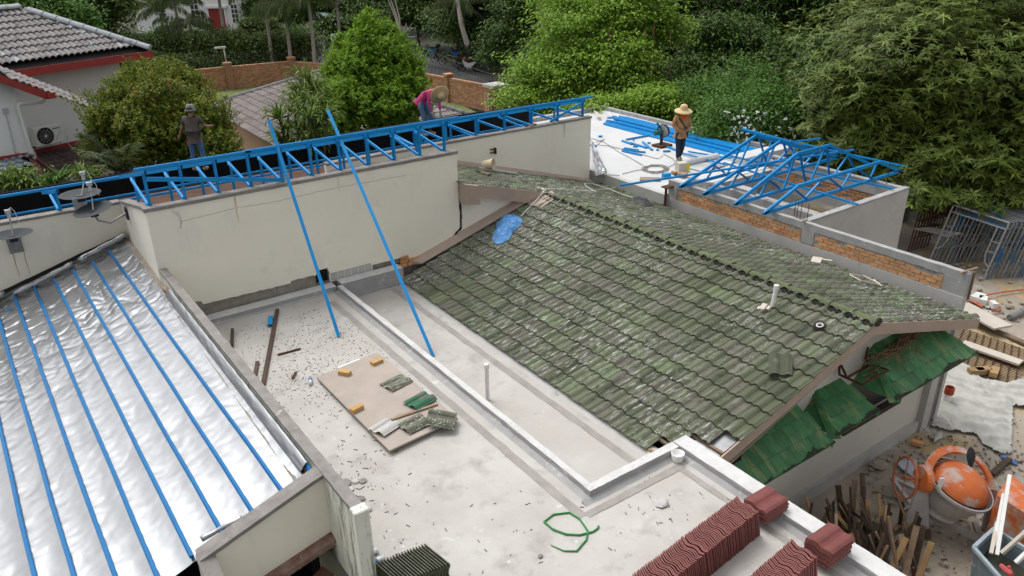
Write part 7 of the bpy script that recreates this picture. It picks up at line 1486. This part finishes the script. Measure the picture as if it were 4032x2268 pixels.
drape([G(*p_) for p_ in [(3662, 1680), (3690, 1500), (3720, 1440), (3800, 1440), (3880, 1500), (3960, 1510), (4060, 1470), (4100, 1620), (3992, 1600), (3985, 1790), (3940, 1795), (3855, 1745), (3838, 1712), (3740, 1702)]], .036, .16, 2, 'large crumpled off-white sheet spread beside the rebar mat')
drape([G(*p_) for p_ in [(3670, 1725), (3700, 1700), (3716, 1715), (3705, 1738), (3675, 1752)]], .03, .12, 12, 'small crumpled scrap of off-white sheet below the large one')
rp_ = thing('capped_pipe', 'white pipe with a rusty red cap standing in the crumpled sheet', 'pipe', G(3722, 1590)); b = G(3722, 1595); zt_ = ZA(3735, 1525, b); part('pipe', MB().tube([b, (b[0]+.02, b[1], zt_-.14)], .08, 12), M_pvc, rp_); part('cap', MB().lathe((b[0]+.02, b[1], zt_-.15), [(.095, 0), (.095, .15), (.08, .15), (.075, .05), (0, .05)], 16), mat('rust_red_plastic', (.36, .06, .03), (.3, .05, .025), 8, .7), rp_)
# rebar mat over boards
one('formwork_boards', MB().prism([G(3752, 1288), G(3860, 1290), G(4080, 1395), G(4080, 1560), G(3900, 1500), G(3690, 1440)], (0, 0, .03)), mat('yellow_formwork', (.46, .36, .21), (.38, .30, .18), 2, .9, .003, 30, spots=[((.2, .15, .1), 4, .62, .08)]), 'yellowish formwork boards under the rusty reinforcing mat', 'boards')
rbm = thing('rebar_mat', 'rusty reinforcing mesh lying over the yellowish boards', 'reinforcing mesh', G(3900, 1400)); 
Ra, Rb, Rc, Rd = G(3770, 1285, .06), G(4100, 1400, .06), G(4100, 1580, .06), G(3700, 1440, .06); q = MB()
for k in range(30): t = k/29; q.tube([Ra+(Rd-Ra)*t+v3(0, rnd.uniform(-.03, .03), 0), Rb+(Rc-Rb)*t+v3(0, rnd.uniform(-.03, .03), 0)], .009, 4, False)
for k in range(13): t = k/12; q.tube([Ra+(Rb-Ra)*t+up3*.02, Rd+(Rc-Rd)*t+up3*.02], .012, 4, False)
o = part('bars', q, M_rust, rbm); o['kind'] = 'stuff'
for (a_, b_, w_, z_, lab) in [((3780, 1200), (3950, 1290), .55, .28, 'broad pale board lying across the corner of the mesh, near the wall end'), ((3790, 1350), (4020, 1430), .28, .16, 'pale plank lying across the middle of the rusty mesh'), ((3850, 1275), (4100, 1375), .16, .08, 'grey timber edging along the far side of the mesh'), ((4010, 1415), (4100, 1440), .2, .12, 'end of another plank at the right edge by the mesh')]:
    one('plank', MB().bar(G(*a_, z_), G(*b_, z_), w_, .05), M_pale if w_ > .2 else M_wood, lab, 'plank')
for (x, y, yaw) in ((3870, 1458, -.5), (3915, 1465, .3), (3845, 1462, -.6)): one('brick', MB().obox(G(x, y, .14), (math.cos(yaw), math.sin(yaw), 0), (-math.sin(yaw), math.cos(yaw), 0), up3, .17, .08, .06), M_woodo, 'orange brick resting on the mesh behind the crumpled sheet', 'brick', 'orange bricks on the rusty mesh')
one('steel_pipe', MB().tube([G(3975, 1250, .08), G(4100, 1185, .08)], [.075, .075], 12, False).lathe(G(3975, 1250, .08), [(0, .01), (.06, .01)], 12, unit(G(4100, 1185)-G(3975, 1250))), M_galv, 'grey steel pipe end at the right edge of the view', 'pipe')
M_hose = mat('orange_hose', (.55, .14, .05), (.5, .12, .045), 9, .5)
hz = [(3795, 1160), (3830, 1180), (3845, 1185), (3860, 1165), (3950, 1150), (4050, 1138)]; hz2 = [(3793, 1165), (3835, 1190), (3870, 1210), (3835, 1180), (3845, 1170), (3870, 1165), (3910, 1185), (3938, 1210), (3930, 1225), (3905, 1227)]
one('hose', MB().tube([G(x, y, .06) for x, y in hz], .022, 6).tube([G(x, y, .05) for x, y in hz2], .022, 6), M_hose, 'orange hose looping over stones beyond the brick wall end', 'hose')
for i, (x, y, s_) in enumerate(((3850, 1172, .2), (3870, 1183, .16), (3805, 1150, .15), (3912, 1200, .12))): one('foam_block', MB().obox(G(x, y, .1), (1, .4*i, 0), (-.4*i, 1, 0), up3, s_, s_*.6, .08), M_pvc, 'white foam block tangled in the orange hose', 'foam block', 'white foam blocks by the orange hose')
for i in range(130):
    x, y = rnd.uniform(3560, 4032), rnd.choice([rnd.uniform(930, 1260), rnd.uniform(1650, 2200), rnd.uniform(930, 1200)])
    p = G(x, y)
    if p[0] < 15.2 and y < 1300: continue
    if p[1] > 9.3: continue
    pass
rb_ = MB()
for i in range(520):
    x, y = rnd.uniform(3300, 4032), rnd.uniform(940, 2260); p = G(x, y)
    if (p[0] < 15.0 and y < 1350) or p[1] > 5.9 and p[0] < 14.5: continue
    s_ = rnd.uniform(.015, .05)*(1.8 if y < 1250 else 1); st_ = stone(x, y, GZ, s_, None, i, .6); rb_.add(st_.v, st_.f)
tag(rb_.build('gravel', M_site), 'loose stones and gravel over the building yard', 'gravel', kind='stuff')
lf_ = MB()
for i in range(420):
    x, y = rnd.gauss(3800, 140), rnd.gauss(1850, 130); p = G(x, y, .015); a = rnd.random()*6.28; lf_.obox(p, (math.cos(a), math.sin(a), 0), (-math.sin(a), math.cos(a), 0), up3, rnd.uniform(.012, .035), .012, .004)
tag(lf_.build('dead_leaves', M_woodd), 'dead leaves scattered on the yard around the mixer', 'leaves', kind='stuff')
# scaffold frames
def scaffold_me(w_=1.22, h_=1.75):
    b = MB(); r = .027; b.tube([(0, 0, 0), (0, 0, h_)], r, 6); b.tube([(w_, 0, 0), (w_, 0, h_)], r, 6); b.tube([(0, 0, h_-.02), (w_, 0, h_-.02)], r, 6); b.tube([(0, 0, h_-.22), (w_, 0, h_-.22)], r*.8, 6)
    for s_, x0 in ((1, 0), (-1, w_)):
        b.tube([(x0+s_*.22, 0, h_-.22), (x0+s_*.22, 0, h_*.45), (x0+s_*.15, 0, h_*.33), (x0, 0, h_*.27)], r*.75, 6)
        for z_ in (.5, .66): b.tube([(x0, 0, h_*z_), (x0+s_*.22, 0, h_*z_)], r*.6, 5)
    return b
def mesh_from(b, name, m): me_ = bpy.data.meshes.new(name); me_.from_pydata(b.v, [], b.f); me_.update(); me_.materials.append(m); return me_
sb = scaffold_me(1.5, 1.9); sA = mesh_from(sb, 'frame', M_galv); sB = mesh_from(sb, 'frame', M_galvb); sC = mesh_from(scaffold_me(1.3, 1.5), 'frame', mat('rusty_scaffold', (.12, .045, .03), (.08, .035, .025), 8, .8, spots=[((.03, .13, .25), 3, .64, .04)]))
F0 = G(3652, 1040); F1 = G(3835, 1086); ex_ = unit(F1-F0); st_d = unit(G(3900, 1078)-G(3835, 1086)); nrm_ = unit(np.cross(ex_, up3)); nrm_ = nrm_ if nrm_@fh > 0 else -nrm_
for k in range(17):
    ln = unit(up3*.94+nrm_*.16+ex_*.12+v3(rnd.uniform(-.03, .03), 0, 0)); y_ = unit(np.cross(ln, ex_)); z_ = ln; xx = unit(np.cross(y_, z_))
    Mx = frameM(F0+nrm_*(.105*k)+ex_*(.085*k+rnd.uniform(-.03, .03)), xx, y_, z_); o = link('scaffold', sB if k % 3 else sA); o.matrix_basis = Mx; tag(o, 'grey steel scaffold frame in the leaning row below the large rounded tree', 'scaffold frame', 'grey scaffold frames leaning in a row')
F0 = G(3575, 990); F1 = G(3700, 1010); ex2 = unit(F1-F0)
for k in range(7):
    z_ = unit(up3*.9+nrm_*.2); y_ = unit(np.cross(z_, ex2)); xx = unit(np.cross(y_, z_)); o = link('scaffold', sC); o.matrix_basis = frameM(F0+nrm_*(.12*k)+ex2*(.05*k), xx, y_, z_); tag(o, 'rusty brown scaffold frame in the shorter row at the corner of the roofless room', 'scaffold frame', 'rusty scaffold frames beside the roofless room')
q = MB()
for k in range(34): a = G(3600+k*4, 900-k*.3, .9+.01*k); q = MB().tube([a, G(3740+k*3.5, 930-k*.8, .9+.01*k)], .022, 6); one('scaffold_tube', q, M_galv, 'grey scaffold tube in the slanting bundle behind the leaning frames', 'scaffold tube', 'bundle of grey scaffold tubes') if k < 14 else None
one('site_fence', MB().prism([DP(3540, 700, 31), DP(4080, 790, 29), DP(4080, 900, 29), DP(3540, 860, 31)], (.1, .1, 0)), mat('stained_hoarding', (.20, .17, .11), (.12, .10, .07), 2, .9, .004, 12, stretch=(1, 1, .3)), 'stained low hoarding in shade behind the scaffold frames', 'fence')
# ================================================================ MOTORCYCLES AND BICYCLES ON THE ROAD
RZ = FZ+.03
def cyc(px, py, yaw, kind, colm, label, cat):
    b = P(px, py, RZ); t = thing('motorcycle' if kind else 'bicycle', label, cat, b); d = v3(math.cos(yaw), math.sin(yaw), 0); s_ = v3(-math.sin(yaw), math.cos(yaw), 0)
    W_ = .62; r = .30 if kind else .34
    for k in (-1, 1): part('wheel', MB().tube([b+d*k*W_+up3*r+(d*math.cos(a)+up3*math.sin(a))*r for a in np.linspace(0, 2*math.pi, 19)], .055 if kind else .03, 6, False).lathe(b+d*k*W_+up3*r, [(0, .02), (.08, .02), (.08, -.02), (0, -.02)], 8, s_), M_black, t)
    q = MB(); q.tube([b+d*W_+up3*r, b+d*.42+up3*.85, b+d*.36+up3*1.02], .03, 6); q.tube([b+d*.36+up3*1.0-s_*.3, b+d*.40+up3*1.02, b+d*.36+up3*1.0+s_*.3], .02, 5); q.tube([b-d*W_+up3*r, b-d*.1+up3*.42, b+d*.42+up3*.8], .03, 6); q.tube([b-d*W_+up3*r, b-d*.25+up3*.8, b+d*.40+up3*.82], .025, 6); part('frame', q, colm if not kind else M_black, t)
    if kind:
        part('body', MB().prism([b+d*.5+up3*.85-s_*.12, b+d*.3+up3*.35-s_*.12, b-d*.15+up3*.32-s_*.12, b-d*.6+up3*.7-s_*.1, b-d*.55+up3*.8-s_*.1, b+d*.1+up3*.62-s_*.12], s_*.24), colm, t); part('seat', MB().obox(b-d*.25+up3*.8, d, s_, up3, .36, .12, .05), M_black, t); part('rear_box', MB().obox(b-d*.62+up3*.98, d, s_, up3, .15, .15, .12), M_black, t)
        part('engine', MB().obox(b+up3*.35, d, s_, up3, .2, .12, .12), M_galv, t)
    else: part('saddle', MB().obox(b-d*.27+up3*.92, d, s_, up3, .12, .05, .03), M_black, t); part('basket', MB().obox(b+d*.5+up3*.85, d, s_, up3, .14, .14, .12), M_tg, t)
rc = v3(math.sin(az), -math.cos(az), 0); y0_ = math.atan2(rc[1], rc[0])
cyc(1848, 282, y0_+2.9, 1, M_pvc, 'white and black motorcycle at the near end of the row of parked bikes', 'motorcycle'); cyc(1835, 262, y0_+2.6, 1, M_red, 'dark motorcycle with a green basket just behind the white one', 'motorcycle'); cyc(1768, 258, y0_+2.7, 0, mat('lime_paint', (.4, .5, .03), (.35, .45, .03), 5, .5), 'lime green bicycle in the middle of the parked row', 'bicycle'); cyc(1738, 245, y0_+2.9, 0, M_rust, 'brown bicycle left of the lime green one', 'bicycle')
cyc(1795, 236, y0_+2.7, 1, M_logo, 'blue motorcycle behind the lime green bicycle', 'motorcycle'); cyc(1702, 225, y0_+2.8, 1, M_logo, 'motorcycle with a blue cover at the far end of the row', 'motorcycle')
# ================================================================ PEOPLE
def skin_mesh(name, joints, edges, radii, m, parent, root, sub=1):
    me_ = bpy.data.meshes.new(name); names = list(joints); ix = {n_: i for i, n_ in enumerate(names)}; t0 = wloc(parent)
    me_.from_pydata([tuple(np.array(joints[n_])-t0) for n_ in names], [(ix[a], ix[b]) for a, b in edges], []); me_.update(); o = link(name, me_, m, parent)
    md = o.modifiers.new('skin', 'SKIN'); md.use_smooth_shade = True
    for n_ in names:
        sv = me_.skin_vertices[0].data[ix[n_]]; r = radii[n_]; sv.radius = (r, r) if not isinstance(r, tuple) else r; sv.use_root = (n_ == root)
    s2 = o.modifiers.new('sub', 'SUBSURF'); s2.levels = sub; s2.render_levels = sub
    return o
def person(label, pos, F, J, shirt, trousers, shoe, hatfn, glove=None, hair=True):
    """J: joints in (right, up, forward) metres from pos; F: forward direction of the frame"""
    F = unit(v3(F[0], F[1], 0)); Rr = np.cross(F, up3); W_ = lambda p: np.array(pos)+Rr*p[0]+up3*p[1]+F*p[2]
    t = thing('person', label, 'person', pos); j = {k: W_(p) for k, p in J.items()}
    # hands: palm + five fingers grown from the wrists
    ed = [('hip', 'belly'), ('belly', 'chest'), ('chest', 'neck'), ('neck', 'headb'), ('headb', 'headt')]; rad = {'hip': .095, 'belly': .09, 'chest': (.13, .10), 'neck': .055, 'headb': .085, 'headt': .085}
    for s_ in 'LR':
        ed += [('chest', 'sh'+s_), ('sh'+s_, 'el'+s_), ('el'+s_, 'wr'+s_), ('wr'+s_, 'ha'+s_), ('hip', 'hp'+s_), ('hp'+s_, 'kn'+s_), ('kn'+s_, 'an'+s_), ('an'+s_, 'to'+s_)]
        rad.update({'sh'+s_: .062, 'el'+s_: .042, 'wr'+s_: .028, 'ha'+s_: (.038, .02), 'hp'+s_: .09, 'kn'+s_: .06, 'an'+s_: .04, 'to'+s_: .035})
        d = unit(j['ha'+s_]-j['wr'+s_]); sd_ = unit(np.cross(d, F+up3*.1)); cu_ = unit(np.cross(sd_, d))
        for k in range(5):
            L_ = (.055, .075, .08, .075, .06)[k]
            if k == 0: a = j['wr'+s_]+d*.03; b = a+sd_*.04+d*.03; c_ = b+d*.035+cu_*.01
            else: a = j['ha'+s_]; b = a+sd_*(.03-.018*(k-1))+d*L_*.5; c_ = b+d*L_*.45+cu_*.02
            j['f%s%da' % (s_, k)] = b; j['f%s%db' % (s_, k)] = c_; rad['f%s%da' % (s_, k)] = .010; rad['f%s%db' % (s_, k)] = .008
            ed += [(('wr' if k == 0 else 'ha')+s_, 'f%s%da' % (s_, k)), ('f%s%da' % (s_, k), 'f%s%db' % (s_, k))]
    skin_mesh('body', j, ed, rad, glove or M_skin, t, 'hip', 1) if glove is None else skin_mesh('body', j, ed, rad, M_skin, t, 'hip', 1)
    # clothes follow the same bones a little fatter
    def cloth(nm, bones, rr, m, root): nn_ = {}; [nn_.update({a: j[a], b: j[b]}) for a, b in bones]; return skin_mesh(nm, nn_, bones, rr, m, t, root, 1)
    j['hipl'] = j['hip']-(j['belly']-j['hip'])*.15; sb_ = [('hipl', 'hip'), ('hip', 'belly'), ('belly', 'chest'), ('chest', 'neckc')]; j['neckc'] = j['chest']+(j['neck']-j['chest'])*.8
    rr = {'hip': .165, 'belly': .158, 'chest': (.182, .148), 'neckc': .08, 'hipl': .135}
    for s_ in 'LR':
        if shirt[1]: sb_ += [('chest', 'sh'+s_), ('sh'+s_, 'el'+s_), ('el'+s_, 'wc'+s_)]; j['wc'+s_] = j['el'+s_]+(j['wr'+s_]-j['el'+s_])*.9; rr.update({'sh'+s_: .082, 'el'+s_: .058, 'wc'+s_: .042})
        else: sb_ += [('chest', 'sh'+s_), ('sh'+s_, 'wc'+s_)]; j['wc'+s_] = j['sh'+s_]+(j['el'+s_]-j['sh'+s_])*.75; rr.update({'sh'+s_: .084, 'wc'+s_: .068})
    cloth('shirt', sb_, rr, shirt[0], 'hip')
    tb_ = [('waist', 'hipc')]; j['waist'] = j['hip']+(j['belly']-j['hip'])*.35; j['hipc'] = j['hip']-up3*.03; rr = {'waist': .150, 'hipc': .148}
    for s_ in 'LR': j['ac'+s_] = j['kn'+s_]+(j['an'+s_]-j['kn'+s_])*.93; tb_ += [('hipc', 'hp'+s_), ('hp'+s_, 'kn'+s_), ('kn'+s_, 'ac'+s_)]; rr.update({'hp'+s_: .108, 'kn'+s_: .078, 'ac'+s_: .062})
    cloth('trousers', tb_, rr, trousers, 'hipc')
    for s_ in 'LR': part('shoe', MB().tube([j['an'+s_]-up3*.03-unit(j['to'+s_]-j['an'+s_])*.03, (j['an'+s_]+j['to'+s_])/2-up3*.02, j['to'+s_]], [.05, .055, .045], 8), shoe, t, smooth=True)
    if glove:
        for s_ in 'LR': part('glove', MB().tube([j['wr'+s_]-unit(j['ha'+s_]-j['wr'+s_])*.05, j['wr'+s_], j['ha'+s_], j['ha'+s_]+unit(j['ha'+s_]-j['wr'+s_])*.07], [.04, .035, .048, .03], 8), glove, t, smooth=True)
    hd = (j['headb']+j['headt'])/2; ax = unit(j['headt']-j['headb']); ff_ = unit(F-ax*(F@ax)) if abs(F@ax) < .9 else unit(-up3-ax*(-up3@ax)); ss_ = np.cross(ff_, ax)
    part('face', MB().tube([hd+ff_*.075+ax*.02, hd+ff_*.115-ax*.025, hd+ff_*.085-ax*.035], [.012, .018, .012], 6), M_skin, t, smooth=True)
    for s_ in (-1, 1): part('eye', MB().lathe(hd+ff_*.088+ss_*s_*.032+ax*.025, [(0, .008), (.012, .004), (.012, 0)], 8, ff_), M_black, t); part('ear', MB().lathe(hd+ss_*s_*.095, [(0, .012), (.022, .008), (.025, 0)], 8, ss_*s_), M_skin, t)
    part('mouth', MB().bar(hd+ff_*.092+ss_*.022-ax*.06, hd+ff_*.092-ss_*.022-ax*.06, .008, .008), M_red, t)
    if hair: part('hair', MB().lathe(hd-ff_*.02+ax*.0, [(.098, -.03), (.104, .02), (.098, .07), (.07, .11), (0, .125)], 14, unit(ax-ff_*.25)), M_black, t, smooth=True)
    hatfn(t, hd, ax, ff_); return t, j
def straw_hat(R1, m):
    def f(t, hd, ax, ff_):
        a = unit(ax-ff_*.05); h = part('hat', MB().lathe(hd+a*.055, [(0, .155), (.06, .15), (.10, .12), (.115, .06), (.12, .01), (R1*.6, -.005), (R1*.9, -.03), (R1, -.05), (R1*.98, -.06), (R1*.6, -.02), (.11, -.01)], 26, a), m, t, smooth=True)
    return f
def bucket_hat(t, hd, ax, ff_): part('hat', MB().lathe(hd+ax*.04, [(0, .12), (.08, .115), (.105, .09), (.115, .0), (.165, -.05), (.16, -.055), (.11, -.005)], 18, ax), mat('patterned_hat', (.34, .31, .30), (.09, .08, .08), 26, .9), t, smooth=True)
M_jean = mat('blue_jeans', (.10, .18, .33), (.065, .12, .24), 6, .9, .002, 40); M_navy = mat('navy_trousers', (.022, .035, .065), (.016, .026, .05), 6, .9); M_shirtg = mat('grey_tshirt', (.095, .08, .07), (.07, .06, .052), 4, .9, .002, 20); M_pink = mat('pink_shirt', (.60, .07, .22), (.52, .05, .18), 5, .85, .002, 20); M_tan = mat('tan_shirt', (.40, .23, .11), (.33, .19, .09), 5, .9, .002, 20); M_shoe = mat('canvas_shoe', (.38, .30, .26), (.3, .24, .2), 6, .9)
M_gl = mat('grey_glove', (.42, .43, .46), (.34, .35, .38), 9, .9)
tow = v3(-CAM_DIR[0], -CAM_DIR[1], 0); sid = v3(math.sin(az), -math.cos(az), 0)
# man in the grey t-shirt, seen from behind
pz = .78; p = P(785, 640, 1.0); p[2] = pz; k_ = 1.0
JA = dict(hip=(0, .92, 0), belly=(0, 1.08, .01), chest=(0, 1.30, .0), neck=(0, 1.47, .01), headb=(.01, 1.55, .03), headt=(.01, 1.66, .04), shL=(-.19, 1.40, 0), elL=(-.30, 1.16, .02), wrL=(-.42, .96, .08), haL=(-.46, .88, .1), shR=(.19, 1.40, 0), elR=(.27, 1.18, .10), wrR=(.33, 1.12, .30), haR=(.37, 1.11, .36), hpL=(-.10, .86, 0), knL=(-.14, .47, .03), anL=(-.16, .08, -.02), toL=(-.17, .04, .14), hpR=(.10, .86, 0), knR=(.12, .47, .03), anR=(.12, .08, -.02), toR=(.14, .04, .14))
JA = {a: (-b[0], b[1], b[2]) for a, b in JA.items()} if True else JA
FA = -tow
JA = dict(JA); tA, jA = person('person in grey t-shirt, jeans and patterned bucket hat standing with their back to us', p, FA*1.0, {a: (-b[0], b[1]*1.02, b[2]) for a, b in JA.items()}, (M_shirtg, False), M_jean, M_shoe, bucket_hat)
part('tool_belt', MB().lathe(jA['hip']+up3*.05, [(.158, -.03), (.160, .03)], 18, up3).obox(jA['hip']-sid*.17-up3*.1, sid, tow, up3, .03, .05, .09), M_rust, tA); part('red_pouch', MB().obox(jA['hip']-sid*.20-up3*.16, sid, tow, up3, .025, .03, .09), mat('red_pouch', (.5, .03, .03), (.4, .02, .02), 5, .7), tA)
# worker in pink, bent over to the right
p = P(1693, 488, 1.0); p[2] = .62; FB = sid*.86+tow*.50
JB = dict(hip=(0, .86, -.22), belly=(0, .98, -.10), chest=(0, 1.10, .10), neck=(0, 1.11, .27), headb=(.02, 1.075, .33), headt=(.07, 1.03, .42), shL=(-.17, 1.10, .16), elL=(-.20, .84, .20), wrL=(-.14, .60, .26), haL=(-.12, .52, .28), shR=(.17, 1.10, .14), elR=(.20, .84, .14), wrR=(.16, .60, .20), haR=(.14, .52, .24), hpL=(-.10, .80, -.22), knL=(-.13, .44, -.04), anL=(-.14, .07, -.12), toL=(-.15, .03, .06), hpR=(.10, .80, -.22), knR=(.13, .44, -.08), anR=(.14, .07, -.18), toR=(.15, .03, .0))
person('person in pink long-sleeved shirt, jeans and wide straw hat bending over the blue framework', p, FB, {a: (b[0]*1.1, b[1]*1.30, b[2]*1.25) for a, b in JB.items()}, (M_pink, True), M_jean, M_shoe, straw_hat(.33, M_straw), M_gl)
# worker on the white deck facing the camera
p = P(2672, 636, ZD); FC = tow*1.0+sid*.15
JC = dict(hip=(0, .90, 0), belly=(0, 1.04, 0), chest=(0, 1.25, .03), neck=(0, 1.40, .05), headb=(0, 1.47, .08), headt=(0, 1.57, .10), shL=(-.19, 1.34, .02), elL=(-.27, 1.08, .04), wrL=(-.10, .97, .20), haL=(-.04, .95, .24), shR=(.19, 1.34, .02), elR=(.27, 1.08, .02), wrR=(.10, .99, .20), haR=(.03, .97, .25), hpL=(-.09, .84, 0), knL=(-.08, .46, .02), anL=(-.09, .10, -.18), toL=(-.09, .03, -.06), hpR=(.09, .84, 0), knR=(.07, .46, .06), anR=(.05, .08, .02), toR=(.05, .03, .17))
tC, jC = person('person in tan shirt, orange scarf and straw hat walking on the white deck', p, FC, {a: (b[0], b[1]*1.0, b[2]) for a, b in JC.items()}, (M_tan, True), M_navy, M_shoe, straw_hat(.27, M_strawg))
part('scarf', MB().lathe(jC['neck']-up3*.03, [(.10, -.05), (.11, -.01), (.085, .05)], 14, up3).prism([jC['neck']+tow*.12-sid*.08-up3*.02, jC['neck']+tow*.12+sid*.08-up3*.02, jC['neck']+tow*.15-up3*.16], tow*.02), mat('orange_scarf', (.65, .10, .03), (.55, .08, .02), 6, .9), tC)
part('strap', MB().bar(jC['chest']+tow*.15-sid*.13+up3*.10, jC['belly']+tow*.17+sid*.12-up3*.02, .035, .012, tow), M_black, tC); part('belt', MB().lathe(jC['hip']+up3*.07, [(.158, -.025), (.160, .025)], 18, up3), M_black, tC); part('pouch', MB().obox(jC['hip']+sid*.17-up3*.05, sid, tow, up3, .04, .06, .09), M_woodd, tC)
